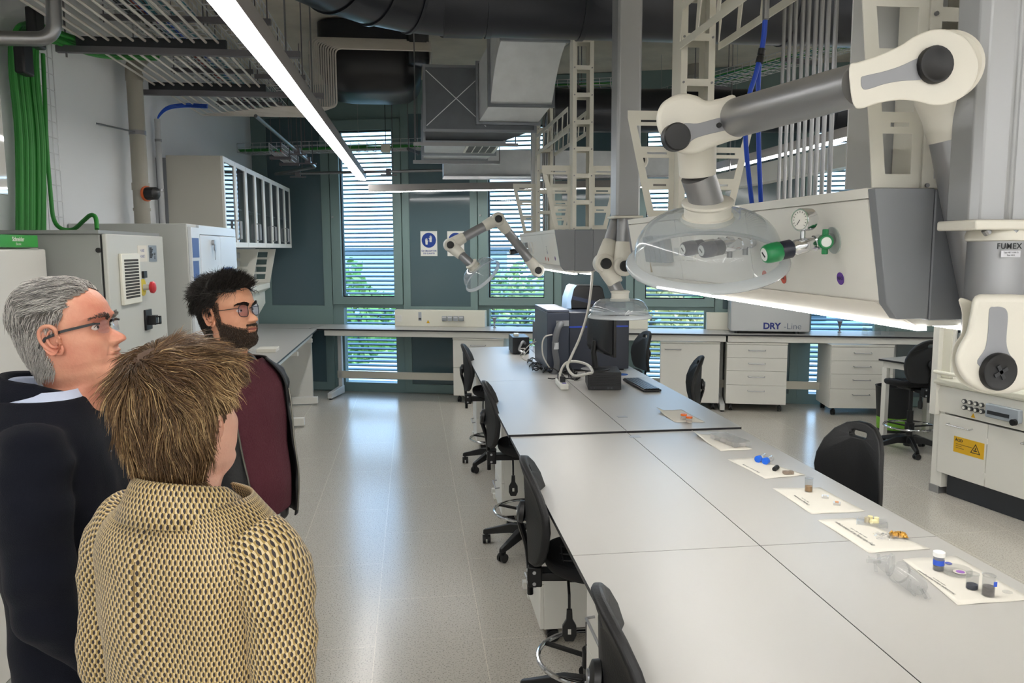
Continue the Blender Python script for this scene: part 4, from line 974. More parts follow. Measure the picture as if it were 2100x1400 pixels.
    d = (B-A).normalized()
    MB().lathe(P(1951, 284, Y=1.60), d, [(0, .0455), (.005, .046), (.05, .048), (.085, .055), (.13, .058), (.16, .05)], 40).build('elbow_neck', M_arm, t)
    c2 = smooth_poly([(1742, 134), (1760, 127), (1800, 114), (1845, 94), (1880, 72), (1918, 60), (1956, 64), (1988, 86), (2005, 122), (2002, 160), (1982, 192), (1950, 211), (1915, 216), (1880, 208), (1845, 205), (1800, 212), (1764, 223), (1750, 215), (1743, 180)])
    E_ = outl(c2, 1.345, .085, 'elbow_joint', M_arm, t, .018)
    cc = P(1938, 137, Y=1.44); MB().lathe(cc, rdir(1938, 137), [(-.012, .060), (-.006, .0655), (.004, .0655), (.012, .060), (.03, .055), (.16, .055)], 48).build('elbow_disc', M_arm, t)
    q2 = smooth_poly([(1766, 160), (1775, 155), (1810, 147), (1845, 136), (1880, 120), (1910, 110), (1920, 150), (1890, 163), (1850, 166), (1815, 172), (1780, 183), (1768, 180)])
    outl(q2, 1.3438, .004, 'inset', M_insg, E_, .001)
    k = P(1914, 134, Y=1.345); MB().lathe(k, (0, -1, 0), [(0, .0325), (.009, .0325), (.012, .031), (.012, .027), (.0115, .026)], 24).build('joint_knob', M_black, E_)
    # front tube
    a = P(1765, 172, Y=1.395); b = P(1500, 244, Y=1.87)
    MB().cyl(a, b, .039, .046, n=40).build('front_tube', M_tubeg, t)
    s0 = P(1538, 230, Y=1.748); MB().lathe(s0, (-.08, -1, 0), [(-.004, .0185), (.002, .018), (.004, .015), (.003, .009)], 28).build('screw_boss', M_arm, t); MB().lathe(s0, (-.08, -1, 0), [(0, .0078), (.005, .0075), (.006, .006)], 20).build('screw', M_chrome, t)
    c3 = smooth_poly([(1508, 196), (1521, 240), (1524, 280), (1496, 290), (1458, 303), (1428, 315), (1395, 314), (1366, 296), (1349, 266), (1346, 238), (1356, 213), (1376, 199), (1402, 192), (1428, 196), (1448, 206), (1480, 201)])
    W_ = outl(c3, 1.835, .11, 'wrist_joint', M_arm, t, .018)
    q3 = smooth_poly([(1400, 254), (1430, 253), (1465, 244), (1486, 240), (1494, 246), (1495, 264), (1484, 268), (1450, 276), (1425, 284), (1405, 296), (1385, 280)])
    outl(q3, 1.8338, .004, 'inset', M_insg, W_, .001)
    k = P(1382, 283, Y=1.835); MB().lathe(k, (0, -1, 0), [(0, .032), (.026, .032), (.030, .029), (.030, .024)], 28).build('joint_knob', M_black, W_)
    k = P(1474, 257, Y=1.8335); MB().cyl(k, k+V((0, -.004, 0)), .006).build('button', M_black, W_)
    k = P(1399, 245, Y=1.93); MB().lathe(k, rdir(1399, 245), [(-.01, .058), (0, .061), (.02, .055)], 40).build('wrist_disc', M_arm, t)
    tp = P(1428, 285, Y=1.96); bt = P(1431, 359, Y=1.98); b2 = P(1436, 440, Y=2.0)
    MB().lathe(tp, bt-tp, [(0, .049), ((bt-tp).length-.004, .046), ((bt-tp).length, .044)], 36).build('wrist_neck', M_arm, t)
    up = V((-.13, -.33, .93)).normalized(); c = P(1449, 536, Y=2.06)
    tip = hood(t, c, up, .2135, .116, .060)
    MB().cyl(bt, tip-up*.01, .043, n=36).build('hood_tube', M_tubeg, t)
near_arm()
def far_arm(label, col, J1, J2, J3, hc, hup, R=.165, h=.10, base=None, colw=.062, off=.055):
    t = thing('extraction_arm', label, 'extraction arm', J1, 0, 'extraction arms with clear hoods'); r_ = .037
    if col:
        cx, cy, cz = col
        MB().rings([[(cx+a*colw, cy+b*colw, z) for a, b in ((-1, -.8), (-.8, -1), (.8, -1), (1, -.8), (1, 1), (-1, 1))] for z in (cz, CZ-.01)], smooth=False).build('ceiling_column', mat('column_grey', 'a5a7a9', .4, .5), t, bevel=.003)
        MB().box(cx-colw*1.2, cx+colw*1.2, cy-colw*1.2, cy+colw*1.2, cz-.012, cz).build('flange', M_arm, t, bevel=.003)
        MB().cyl((cx, cy, cz-.01), J1, r_*1.05, n=28).build('drop_tube', M_tubeg, t)
    e = V((0, -1, 0))
    def joint(c, nm, towards):
        o = MB().lathe(c+V((0, .04, 0)), e, [(0, .045), (.01, .052), (.075, .052), (.085, .044)], 32).build(nm, M_arm, t)
        MB().lathe(c+V((0, -.045, 0)), e, [(0, .028), (.016, .028), (.02, .024)], 24).build('joint_knob', M_black, o)
        for k in towards:
            d = (k-c).normalized(); MB().lathe(c, d, [(0, .048), (.06, .046), (.12, .041), (.125, .038)], 28).build('sleeve', M_arm, o)
    joint(J1, 'lower_joint', [J2]+([V((col[0], col[1], col[2]))] if col else [])); joint(J2, 'elbow_joint', [J1, J3]); 
    ht = hc+V(hup).normalized()*(h+.05)
    joint(J3, 'wrist_joint', [J2, ht])
    MB().cyl(J1, J2, r_, n=28).build('rear_tube', M_tubeg, t); MB().cyl(J2, J3, r_, n=28).build('front_tube', M_tubeg, t)
    MB().cyl(J3, hc+V(hup).normalized()*(h+.02), r_*.93, n=28).build('hood_tube', M_tubeg, t)
    hood(t, hc, hup, R, h)
cY = 4.0
c2c = P(1282, 443, Y=cY)
far_arm('folded extraction arm with clear hood hanging between the two booms', (c2c.x, cY, c2c.z), P(1277, 545, Y=cY), P(1306, 330, Y=cY+.17), P(1245, 545, Y=cY-.02) if False else P(1238, 540, Y=cY+.05), P(1271, 650, Y=cY), (0, 0, 1), R=.165, h=.085)
far_arm('small extraction arm with its clear hood tilted sideways, left of the far boom', None, P(1102, 554, Y=6.35), P(1021, 449, Y=6.2), P(923, 502, Y=6.15), P(990, 566, Y=6.1), (-.62, -.28, .66), R=.165, h=.09)
c3 = P(1101, 300, Y=6.5)
# ================================================================ services under the ceiling
M_duct = mat('black_duct', '24272e', .28, .4, spec=.6); M_cond = mat('conduit', 'd8d2ca', .4, .2); M_strut = mat('strut_channel', '6f6d72', .5, .6)
M_wire = mat('galvanised_wire', 'd0d2d5', .4, .3); M_pvc = mat('grey_beige_pvc', 'a39f93', .5)
def ring_at(mb, a, d, r, th=.012, ln=.03): mb.lathe(V(a)-V(d).normalized()*ln/2, d, [(0, r), (0, r+th), (ln, r+th), (ln, r)], 40)
# big black round duct with lobster-back elbow
t = thing('round_duct', 'huge black round duct crossing overhead with a segmented elbow at its left', 'duct', (1.8, 4.6, 3.25))
zc = 3.265; r_ = .235
pth = [V((4.6, 4.62, zc)), V((.40, 4.62, zc))]
MB().cyl(pth[0], pth[1], r_, n=56).build('straight_duct', M_duct, t)
MB().cyl((.42, 4.62, zc), (.20, 4.62, zc), r_+.008, n=56).build('sleeve', M_duct, t)
e = [V((.22, 4.62, zc)), V((.02, 4.57, zc)), V((-.18, 4.44, zc)), V((-.36, 4.25, zc)), V((-.50, 4.02, zc)), V((-.62, 3.76, zc))]
rs = []
for i, q in enumerate(e):
    d = (e[min(i+1, 5)]-e[max(i-1, 0)]).normalized(); u = V((0, 0, 1)); v = d.cross(u)
    rs.append([q+u*(r_*math.cos(2*PI*k/56))+v*(r_*math.sin(2*PI*k/56)) for k in range(56)])
for i in range(5): MB().rings([rs[i], rs[i+1]], cap=False).build('elbow_segment', M_duct, t)
m = MB()
for i in range(6):
    d = (e[min(i+1, 5)]-e[max(i-1, 0)]); ring_at(m, e[i], d, r_-.002, .011, .018)
for x in (.45, .98, 2.2, 3.4): ring_at(m, (x, 4.62, zc), (1, 0, 0), r_-.002, .010, .03)
m.build('seam_rings', M_duct, t)
MB().cyl(e[5], (-1.15, 2.55, zc), r_, n=56).build('straight_duct', M_duct, t)
t = thing('round_duct', 'second black round duct farther back, behind the far supports', 'duct', (3, 7.9, 3.2))
MB().cyl((1.35, 8.0, 3.2), (5.9, 7.6, 3.2), .21, n=48).build('straight_duct', M_duct, t)
m = MB(); [ring_at(m, (1.6+k*1.3, 8.0-.4*(.25+k*1.3)/4.55, 3.2), (1, -.088, 0), .208, .01, .03) for k in range(4)]; m.build('seam_rings', M_duct, t)
# galvanised rectangular duct: drops, then runs towards the window wall
t = thing('rectangular_duct', 'shiny galvanised rectangular duct stepping down towards the windows, with a grille', 'duct', (.6, 6.5, 2.9))
def fr(mb, x0, x1, z0, z1, y, w_=.018, p=.02):
    mb.box(x0-p, x1+p, y-w_, y+w_, z0-p, z0); mb.box(x0-p, x1+p, y-w_, y+w_, z1, z1+p); mb.box(x0-p, x0, y-w_, y+w_, z0, z1); mb.box(x1, x1+p, y-w_, y+w_, z0, z1)
def seg(name, secs, m_=None):
    rs = []
    for (x0, x1, z0, z1, y) in secs: rs.append([(x0, y, z0), (x1, y, z0), (x1, y, z1), (x0, y, z1)])
    return MB().rings(rs, smooth=False).build(name, m_ or M_galv, t, sharp=20)
X0, X1 = .66, 1.13
a0 = (X0, X1, 3.31, 3.72, 5.2); a1 = (X0, X1, 3.31, 3.72, 5.75)
cv = []
for i in range(9):
    f = i/8; y = 5.75+.40*f; dz = -.38*(f**1.8); xs = -.05*f
    cv.append((X0+xs, X1+xs, 3.31+dz, 3.72+dz*.9, y))
seg('duct_length', [a0, a1]); seg('curved_drop', cv)
b0 = cv[-1]; b1 = (b0[0]-.07, b0[1]-.07, 2.83, 3.27, 6.38); seg('duct_length', [b0, b1])
c1_ = (b1[0]-.03, b1[1]-.03, 2.775, 3.22, 6.55); seg('duct_length', [b1, c1_])
M_galvd = mat('dark_galvanised', '6a6f75', .42, .6, noise=.2, nscale=6)
pl = (.13, .76, 2.715, 3.15, 6.62); pe = (.13, .76, 2.70, 3.10, 7.35); pf = (.13, .73, 2.70, 3.05, 7.85)
seg('transition_box', [(.13, c1_[1], 2.775, 3.24, 6.40), pl], M_galvd)
seg('plenum', [pl, pe]); seg('plenum', [pe, pf])
m = MB(); fr(m, X0, X1, 3.31, 3.72, 5.74); fr(m, b0[0], b0[1], b0[2], b0[3], b0[4]); fr(m, b1[0], b1[1], b1[2], b1[3], b1[4]); fr(m, *pl[:4], pl[4]); fr(m, *pe[:4], pe[4]); fr(m, *pf[:4], pf[4]); fr(m, .13, c1_[1], 2.775, 3.24, 6.40)
m.build('flanges', mat('flange_steel', '8c9197', .35, .9), t)
m = MB()
for (x0, x1, z, y0, y1) in ((.135, .6, 2.79, 6.405, 3.2),):
    m.bar((x0, 6.398, 2.80), (x1, 6.398, 3.22), .006, .004, up=(0, 1, 0)); m.bar((x0, 6.398, 3.22), (x1, 6.398, 2.80), .006, .004, up=(0, 1, 0))
m.build('cross_folds', M_galv, t)
g = MB().box(.47, .74, 6.72, 7.25, 2.692, 2.702).build('grille', M_white, t)
m = MB()
for i in range(4):
    for j in range(7): m.box(.49+i*.06, .49+i*.06+.05, 6.75+j*.068, 6.75+j*.068+.05, 2.690, 2.693)
m.build('grille_slots', mat('slot_grey', '55585a', .6), g)
m = MB()
for x in (.05, .86): m.cyl((x, 6.6, 2.68), (x, 6.6, CZ), .005, n=8); m.cyl((x, 7.8, 2.66), (x, 7.8, CZ), .005, n=8)
m.bar((.03, 7.8, 2.67), (.86, 7.8, 2.67), .03, .03); m.bar((.03, 6.6, 2.685), (.88, 6.6, 2.685), .03, .025); m.build('hangers', M_steel, t)
t = thing('square_duct', 'smaller grey duct crossing behind the galvanised duct near the windows', 'duct', (1.2, 8.6, 2.8)); seg('duct_length', [(.35, 3.0, 2.62, 2.88, 8.55), (.35, 3.0, 2.62, 2.88, 8.85)])
MB().box(.35, 3.0, 8.5, 8.9, 2.60, 2.62).build('flange', M_steel, t)
# black plastic fan housing
t = thing('fan_housing', 'black rounded fan housing hung under the ceiling left of the galvanised duct', 'fan', (-.3, 8.0, 3.6))
rs = []
for (z, s_) in ((3.06, .55), (3.08, .75), (3.13, .9), (3.2, .98), (3.34, 1), (3.36, 1.0)): rs.append([(-.34+x*s_*1.18, 8.0+y*s_, 1.85+(z-1.85)*1.18) for x, y in rrect(-.40, .40, -.5, .5, .16, 6)])
MB().rings(rs).build('lower_shell', mat('black_shell', '121318', .35), t, sharp=50)
MB().rings([[(-.34+x*1.18, 8.0+y, 1.85+(z-1.85)*1.18) for x, y in rrect(-.40, .40, -.5, .5, .16, 6)] for z in (3.37, 3.57)]).build('upper_shell', M_duct, t)
MB().lathe((.09, 7.42, 3.47), (0, .0, 1), [(0, .05), (.01, .095), (.04, .1), (.4, .1)], 32).build('outlet_duct', mat('dark_steel_pipe', '54575c', .25, .9), t)
m = MB(); [m.cyl((x, y, 3.8), (x, y, CZ), .006, n=6) for x in (-.6, .0) for y in (7.6, 8.4)]; m.build('hangers', M_steel, t)
# conduits on the left: from the wall, along the room, then across and up
def fillet(pts, r, n=6):
    pts = [V(p) for p in pts]; out = [pts[0]]
    for i in range(1, len(pts)-1):
        a, b, c = pts[i-1], pts[i], pts[i+1]; u = (a-b).normalized(); v = (c-b).normalized()
        p0 = b+u*r; p2 = b+v*r
        for k in range(n+1):
            f = k/n; out.append(p0*(1-f)**2+b*2*f*(1-f)+p2*f*f)
    return out+[pts[-1]]
nth = ['first', 'second', 'third', 'fourth', 'fifth', 'sixth', 'seventh', 'eighth', 'ninth', 'tenth', 'eleventh', 'twelfth']
NC = 12
for i in range(NC):
    x = -1.80+.066*i; ys = 3.72-.05*i; ye = 7.45-.045*i; xv = -.86+.024*i
    pts = [(LX+.02, ys, 3.02), (x, ys, 3.02), (x, ye, 3.02), (xv, ye, 3.02), (xv, ye, 3.70-.0185*i), (.20-.0*i, ye, 3.70-.0185*i), (.20, ye+.8, 3.70-.0185*i)]
    o = MB().tube(fillet(pts, .055), .0075, 8).build('metal_conduit', M_cond)
    tag(o, '%s metal conduit counted from the left wall in the bank under the ceiling' % nth[i], 'conduit', 'bank of metal conduits along the left')
def strut(y, x0, x1, z, lab):
    t = thing('support_rail', lab, 'support rail', ((x0+x1)/2, y, z), 0, 'support rails under the ceiling')
    m = MB(); m.box(x0, x1, y-.02, y+.02, z-.035, z+.0); m.build('rail', M_strut, t)
    m = MB(); m.box(-1.84, -1.03, y-.018, y+.018, z+.001, z+.052); m.build('clamp_strip', mat('dark_clamp', '1c1f24', .5), t)
    m = MB(); [m.cyl((x, y, z-.06), (x, y, CZ), .006, n=6) for x in (x0+.05, x1-.08)]; m.build('rods', M_steel, t)
strut(4.90, -1.95, -.62, 2.985, 'nearest metal rail carrying the bank of conduits'); strut(6.15, -1.98, -.62, 2.985, 'second metal rail carrying the bank of conduits'); strut(3.35, -1.98, -1.1, 2.985, 'metal rail carrying the conduits at the top left corner of the view')
def basket(path, wd, ht, lab, cables, name='cable_tray', cr_=.006, sp=.1):
    """wire basket tray along a straight path"""
    a, b = V(path[0]), V(path[1]); d = (b-a); L = d.length; d.normalize(); x = d.cross(V((0, 0, 1))).normalized()
    t = thing(name, lab, 'cable tray', a, 0, 'wire basket cable trays'); m = MB(); r_ = .0034
    n_ = int(wd/.05)
    for i in range(n_+1):
        o = x*(-wd/2+wd*i/n_); m.cyl(a+o, b+o, r_, n=4, cap=False)
    for s_ in (-1, 1):
        for h in (ht/2, ht): m.cyl(a+x*(s_*wd/2)+V((0, 0, h)), b+x*(s_*wd/2)+V((0, 0, h)), r_, n=4, cap=False)
    k = int(L/sp)
    for i in range(k+1):
        c = a+d*(i*L/k); m.tube([c-x*wd/2+V((0, 0, ht)), c-x*wd/2, c+x*wd/2, c+x*wd/2+V((0, 0, ht))], r_, 4, cap=False)
    m.build('wire_basket', M_wire, t)
    m = MB()
    for i in range(max(2, int(L/1.3))):
        c = a+d*((i+.5)*L/max(2, int(L/1.3))); m.bar(c-x*(wd/2+.05)+V((0, 0, -.02)), c+x*(wd/2+.05)+V((0, 0, -.02)), .03, .03)
        for s_ in (-1, 1): m.cyl(c+x*(s_*(wd/2+.03))+V((0, 0, -.05)), V(((c+x*(s_*(wd/2+.03))).x, (c+x*(s_*(wd/2+.03))).y, CZ)), .0045, n=6)
    m.build('hangers', M_strut, t)
    rn = random.Random(len(lab))
    for ci, (col, cnt) in enumerate(cables):
        for j in range(cnt):
            o = rn.uniform(-.42, .42)*wd; pts = []
            for q in range(int(L/.35)+1):
                pts.append(a+d*(q*L/int(L/.35))+x*(o+rn.uniform(-.012, .012))+V((0, 0, .008+rn.uniform(0, .02)+.006*j/3)))
            MB().tube(smooth_path(pts, 3), cr_, 6).build('cable', col, t)
    return t
M_teal = mat('teal_cable', '2f7f8c', .5); M_blk = mat('black_cable', '101114', .5); M_red = mat('red_cable', 'a8382c', .5); M_bluec = mat('blue_cable', '2456c4', .45); M_wcab = mat('white_cable', 'd5d3cc', .45)
basket(((-1.48, 3.0, 3.22), (-1.48, 8.6, 3.22)), .5, .08, 'wide wire basket tray above the bank of conduits on the left', [(M_blk, 5), (M_teal, 5), (M_wcab, 4), (M_red, 1), (M_bluec, 2)])
basket(((-.93, 4.0, 3.12), (-.93, 6.9, 3.12)), .26, .10, 'wire basket tray just right of the long LED strip', [(M_blk, 2), (M_wcab, 2)])
basket((F(-.9, -.75, 2.98), F(1.9, -.75, 2.98)), .30, .10, 'wire basket tray full of green cables in front of the leftmost window', [(M_green, 9), (M_red, 1), (M_blk, 3)])
basket((F(1.95, -1.6, 3.42), F(3.6, -1.6, 3.42)), .3, .06, 'wire basket tray with teal cables across the ceiling behind the far supports', [(M_teal, 8), (M_green, 4)])
pa, pb = P(1385, 196, z=3.40), P(1760, 88, z=3.40)
basket((pa, pb), .34, .06, 'wire basket tray with green and blue cables slanting across the right of the ceiling', [(M_green, 6), (M_teal, 5), (M_wcab, 2)])
basket(((-1.32, 8.3, 2.80), (-1.32, 9.5, 2.80)), .12, .09, 'small wire basket tray with coloured cables near the leftmost window', [(M_teal, 4), (M_red, 2), (M_green, 4)], sp=.06)
# low metal pipe across the window wall with bracket clamps
a, b = F(.1-.55, -.9, 2.72), F(2.2, -.9, 2.72)
t = thing('metal_pipe', 'thin metal pipe with bracket clamps running in front of the top of the leftmost window', 'pipe', a, 0)
MB().tube(fillet([(-1.30, 7.2, 2.98), (-1.05, 9.3, 2.76), a, b], .05), .016, 10).build('pipe', M_steel, t)
m = MB()
for q in (V((-1.14, 8.5, 2.845)), V((-1.09, 8.95, 2.80)), a+FU*.3, a+FU*1.4): m.box(q.x-.09, q.x+.09, q.y-.012, q.y+.012, q.z-.045, q.z-.03); m.box(q.x-.03, q.x+.03, q.y-.02, q.y+.02, q.z-.03, q.z+.03); m.cyl((q.x+.05, q.y, q.z-.05), (q.x+.05, q.y, CZ), .005, n=6)
m.build('brackets', M_strut, t)
q = P(791, 304, Y=8.9)
t = thing('junction_box', 'small pale box hung by the cable tray before the leftmost window', 'junction box', q); MB().box(q.x-.05, q.x+.05, q.y-.03, q.y+.03, q.z-.045, q.z+.045).build('box', M_cream, t, bevel=.01); MB().tube([q, (q.x, q.y, CZ)], .004, 6).build('cord', M_blk, t)
# green cable bundle down the left wall, wire ladder behind it
t = thing('cable_bundle', 'thick bundle of green cables coming down the left wall behind the white board', 'cables', P(65, 470, X=-1.93))
rn = random.Random(7)
for i in range(15):
    xx = 30+i*3.9; yy = rn.uniform(0, .05)
    X_ = -1.96+.012*(i % 3)+yy*.4
    b0 = P(xx+6, 490, X=X_); b1 = P(xx, 250, X=X_)
    zt_ = 2.98+.012*(i % 5); 
    pts = [(X_, b0.y, 1.90), (X_, b1.y+.01, 2.4), (X_, b1.y, zt_-.22), (X_+.01, b1.y+.04, zt_-.06), (X_+.02, b1.y+.25, zt_), (X_+.1, b1.y+.7, zt_+.03), (X_+.3, b1.y+1.15, zt_+.12)]
    MB().tube(smooth_path(pts, 5), .0105, 8).build('cable', M_green, t)
sb = P(50, 110, X=-1.92)
for k, q in enumerate((P(45, 115, X=-1.90), P(70, 60, X=-1.86))):
    MB().box(q.x-.02, q.x+.03, q.y-.05, q.y+.06, q.z-.09, q.z+.1).build('black_sleeve', M_black, t, bevel=.01)
tag(MB().tube(smooth_path([P(88, 110, X=-1.93), P(92, 200, X=-1.93), P(96, 300, X=-1.93), P(104, 400, X=-1.93), P(110, 448, X=-1.92), P(125, 468, X=-1.88), P(150, 470, X=-1.82), P(172, 452, X=-1.72), P(186, 441, X=-1.66), P(196, 446, X=-1.62), P(199, 470, X=-1.60)], 6), .011, 10).build('green_cable', M_green), 'single green cable looping from the bundle into the top of the grey enclosure', 'cable')
t = thing('cable_ladder', 'upright wire ladder on the left wall beside the green cable bundle', 'cable tray', P(110, 300, X=-1.99))
m = MB()
ya, yb = P(90, 300, X=-1.99).y, P(120, 300, X=-1.99).y
for y_ in (ya, (ya+yb)/2+.03, yb): m.cyl((-1.99, y_, 1.9), (-1.99, y_, 3.0), .003, n=6)
for k in range(12): m.cyl((-1.99, ya, 1.95+k*.088), (-1.99, yb, 1.95+k*.088), .003, n=6)
m.build('wires', M_wire, t)
# big steel pipe at top left
t = thing('steel_pipe', 'thick steel pipe with a bend at the top left corner', 'pipe', P(60, 78, Y=3.7))
p1 = P(-60, 78, Y=3.6); p2 = P(112, 80, Y=3.7); p3 = P(118, -20, Y=3.75)
MB().tube(fillet([p1, p2, (p2.x+.02, p2.y, 3.3)], .07, 8), .030, 20).build('pipe', M_steel, t)
# PVC stack, small pipe
t = thing('drain_pipe', 'upright grey-beige pipe with clamp and orange-rimmed black cap on the left wall', 'pipe', P(290, 400, X=-1.93))
py = 5.95; px_ = -1.90
q0, q1 = P(276, 150, X=px_), P(291, 452, X=px_); py = (q0.y+q1.y)/2
MB().cyl((px_, py, 1.99), (px_, py, q0.z), .053, n=28).build('pipe', M_pvc, t)
MB().tube(smooth_path([(px_, py, q0.z-.02), (px_, py, q0.z+.03), (px_+.02, py+.06, q0.z+.1), (px_+.05, py+.2, q0.z+.2)], 4), .055, 20).build('elbow', M_pvc, t)
zb_ = P(288, 400, X=px_).z
m = MB(); ring_at(m, (px_, py, zb_+.06), (0, 0, 1), .052, .006, .05); ring_at(m, (px_, py, zb_-.1), (0, 0, 1), .052, .006, .02); ring_at(m, (px_, py, q0.z-.03), (0, 0, 1), .052, .006, .05); m.build('sockets', M_pvc, t)
o = MB().lathe((px_+.04, py-.02, zb_+.01), (.92, -.4, 0), [(0, .055), (.012, .055), (.014, .05)], 28).build('orange_ring', mat('orange_plastic', 'd0602a', .4), t); MB().lathe((px_+.054, py-.026, zb_+.01), (.92, -.4, 0), [(0, .046), (.07, .044), (.075, .036), (.085, .01)], 28).build('black_cap', M_black, o)
zc_ = P(283, 273, X=px_).z
m = MB(); ring_at(m, (px_, py, zc_), (0, 0, 1), .053, .004, .03); m.cyl((px_, py-.05, zc_), (LX, py-.42, zc_), .006, n=8); m.build('clamp', M_steel, t)
q = P(328, 350, X=-1.97); t = thing('small_pipe', 'slim white pipe with blue cables at its top beside the drain pipe', 'pipe', q)
MB().cyl((-1.97, q.y, 2.0), (-1.97, q.y, P(324, 245, X=-1.97).z), .022, n=16).build('pipe', mat('pale_pipe', 'bfc1c3', .5), t)
m = MB(); [ring_at(m, (-1.97, q.y, z_), (0, 0, 1), .022, .004, .02) for z_ in (P(325, 288, X=-1.97).z, P(331, 390, X=-1.97).z)]; m.build('clamps', M_steel, t)
for k in range(3): MB().tube(smooth_path([(-1.97, q.y, P(324, 250, X=-1.97).z), P(327, 238-k*2, X=-1.96), P(345, 224-k*3, X=-1.9), P(380, 219-k*3, X=-1.8), P(425, 221-k*3, X=-1.6)], 5), .006, 8).build('blue_cable', M_bluec, t)
# LED light, beam, smoke detector on the right
t = thing('white_beam', 'white boxed service beam running away on the right under the ceiling', 'beam', (3.05, 6, 2.45)); MB().box(3.0, 3.12, 1.5, 8.2, 2.40, 2.56).build('box', M_white, t); 
m = MB(); [m.cyl((3.06, y_, 2.56), (3.06, y_, CZ), .006, n=6) for y_ in (2, 4.5, 7.5)]; m.build('hangers', M_steel, t)
q = P(1435, 150, z=3.82); tag(MB().lathe((q.x, q.y, CZ), (0, 0, -1), [(0, .17), (.10, .17), (.12, .16)], 36).build('ceiling_speaker', mat('ceiling_tan', 'a9a499', .7)), 'round pale ceiling fitting on the concrete to the right', 'ceiling fitting')
m = MB(); 
for i in range(6): tag(MB().cyl((2.0+.04*i, 4.2, 3.85-.0*i), (1.3+.04*i, 8.6, 3.85), .009, n=8).build('ceiling_conduit', M_cond), '%s from the left of the six thin conduits fixed flat to the ceiling' % nth[i], 'conduit', 'thin conduits on the ceiling')
# third arm's column and pipes behind the far boom
q = P(1101, 300, Y=7.62); t = thing('pipe_column', 'white column with upright pipes just left of the far support', 'column', (q.x, 7.62, 1.98))
MB().box(q.x-.05, q.x+.03, 7.60, 7.68, 2.0, CZ-.02).build('post', mat('pale_grey_plate', 'c2c4c5', .4), t)
for k in range(7): MB().cyl((q.x+.06+k*.018, 7.62+.012*(k % 2), 1.985), (q.x+.06+k*.018, 7.62+.012*(k % 2), CZ-.02), .007, n=8).build('pipe', M_steel, t)
MB().box(q.x-.05, q.x+.19, 7.40, 7.68, 1.95, 1.985).build('foot_plate', M_lad, t)
# ================================================================ things on the tables
ZN, ZF = .88, .889
M_cg = glassy('clear_glass', 'ffffff', .95, .02, 'ffffff', .05); M_cp = glassy('clear_plastic', 'ffffff', .93, .08, 'ffffff', .16)
def sheet(corners, z, label, lines, title=None, curl=None, rot=0):
    pts = [P(x, y, z=z) for x, y in corners]; a, b, c, d = pts     # a-b along the far/left edge, d-c the other
    n_ = 10; G = []
    for i in range(n_+1):
        r = []
        for j in range(n_+1):
            u, v = i/n_, j/n_; q = (a*(1-u)+b*u)*(1-v)+(d*(1-u)+c*u)*v; h = .0008+.0015*math.sin(u*5+v*3)**2
            if curl: h += curl(u, v)
            r.append(V((q.x, q.y, z+h)))
        G.append(r)
    t = thing('paper_sheet', label, 'paper', ((a+c)/2).to_tuple(), 0, 'white paper sheets on the right of the tables')
    m = MB(); m.v = [tuple(p) for r in G for p in r]; m.f = [(i*(n_+1)+j, i*(n_+1)+j+1, (i+1)*(n_+1)+j+1, (i+1)*(n_+1)+j) for i in range(n_) for j in range(n_)]; m.sm = [True]*len(m.f)
    o = m.build('sheet', M_paper, t); q = o.modifiers.new('s', 'SOLIDIFY'); q.thickness = .0004
    return t, pts
def caption(t, p0, p1, z, txt, size, sub=None):
    """printed line whose baseline runs from pixel p0 to pixel p1 on the table"""
    a, b = P(p0[0], p0[1], z=z), P(p1[0], p1[1], z=z); ex = (b-a).normalized(); ey = V((0, 0, 1)).cross(ex)
    c = (a+b)/2; L = (b-a).length
    s_ = min(size, L/(len(txt)*.44))
    M_ = frame((c.x, c.y, z+.0038), ex, ey); text_mb(txt, s_, M_, .0001).build('print', M_tag, t)
    if sub: text_mb(sub, s_*.5, frame((c.x-ey.x*s_*1.1, c.y-ey.y*s_*1.1, z+.0038), ex, ey), .0001).build('print', M_tag, t)
# far: two orange-lidded jars on a folded sheet
t, _ = sheet([(1346, 842), (1398, 840), (1446, 866), (1385, 866)], ZF, 'white sheet with a lifted corner, beyond the step, under the orange-lidded jars', 3, curl=lambda u, v: .02*sst(.3, 0, u)*sst(.5, 0, v))
def jar(x, y, z, r, h, lidc, lidh, label, fill=None, fillh=0, grp=None, lying=None):
    q = P(x, y, z=z); t = thing('sample_jar', label, 'jar', q, 0, grp)
    MB().lathe(q+V((0, 0, .002)), (0, 0, 1), [(0, r*.9), (.001, r), (h-lidh, r), (h-lidh, r*.92), (.003, r*.92), (.002, r*.8)], 24, cap=True).build('glass', M_cp if lidc != 'none' else M_cg, t)
    if fill: MB().cyl(q+V((0, 0, .004)), q+V((0, 0, .004+fillh)), r*.88, n=24).build('contents', mat('fill_'+fill, fill, .8, noise=.3, nscale=200), t)
    if lidc != 'none': MB().lathe(q+V((0, 0, .002+h-lidh)), (0, 0, 1), [(0, r*1.08), (lidh-.001, r*1.08), (lidh, r*1.0)], 28).build('lid', mat('lid_'+lidc, lidc, .4), t)
    else: MB().lathe(q+V((0, 0, h-.002)), (0, 0, 1), [(0, r*1.0), (.002, r*1.08), (.005, r*1.06), (.006, r*.9)], 24, cap=False).build('rim', M_cg, t)
    return t
g_ = 'small sample jars on the tables'
jar(1402, 861, ZF, .016, .034, 'e06a1c', .010, 'orange-lidded sample jar, the left and farther of the pair', 'd9c9b5', .008, g_)
jar(1413, 867, ZF, .017, .036, 'e06a1c', .010, 'orange-lidded sample jar, the right and nearer of the pair', 'd9c9b5', .008, g_)
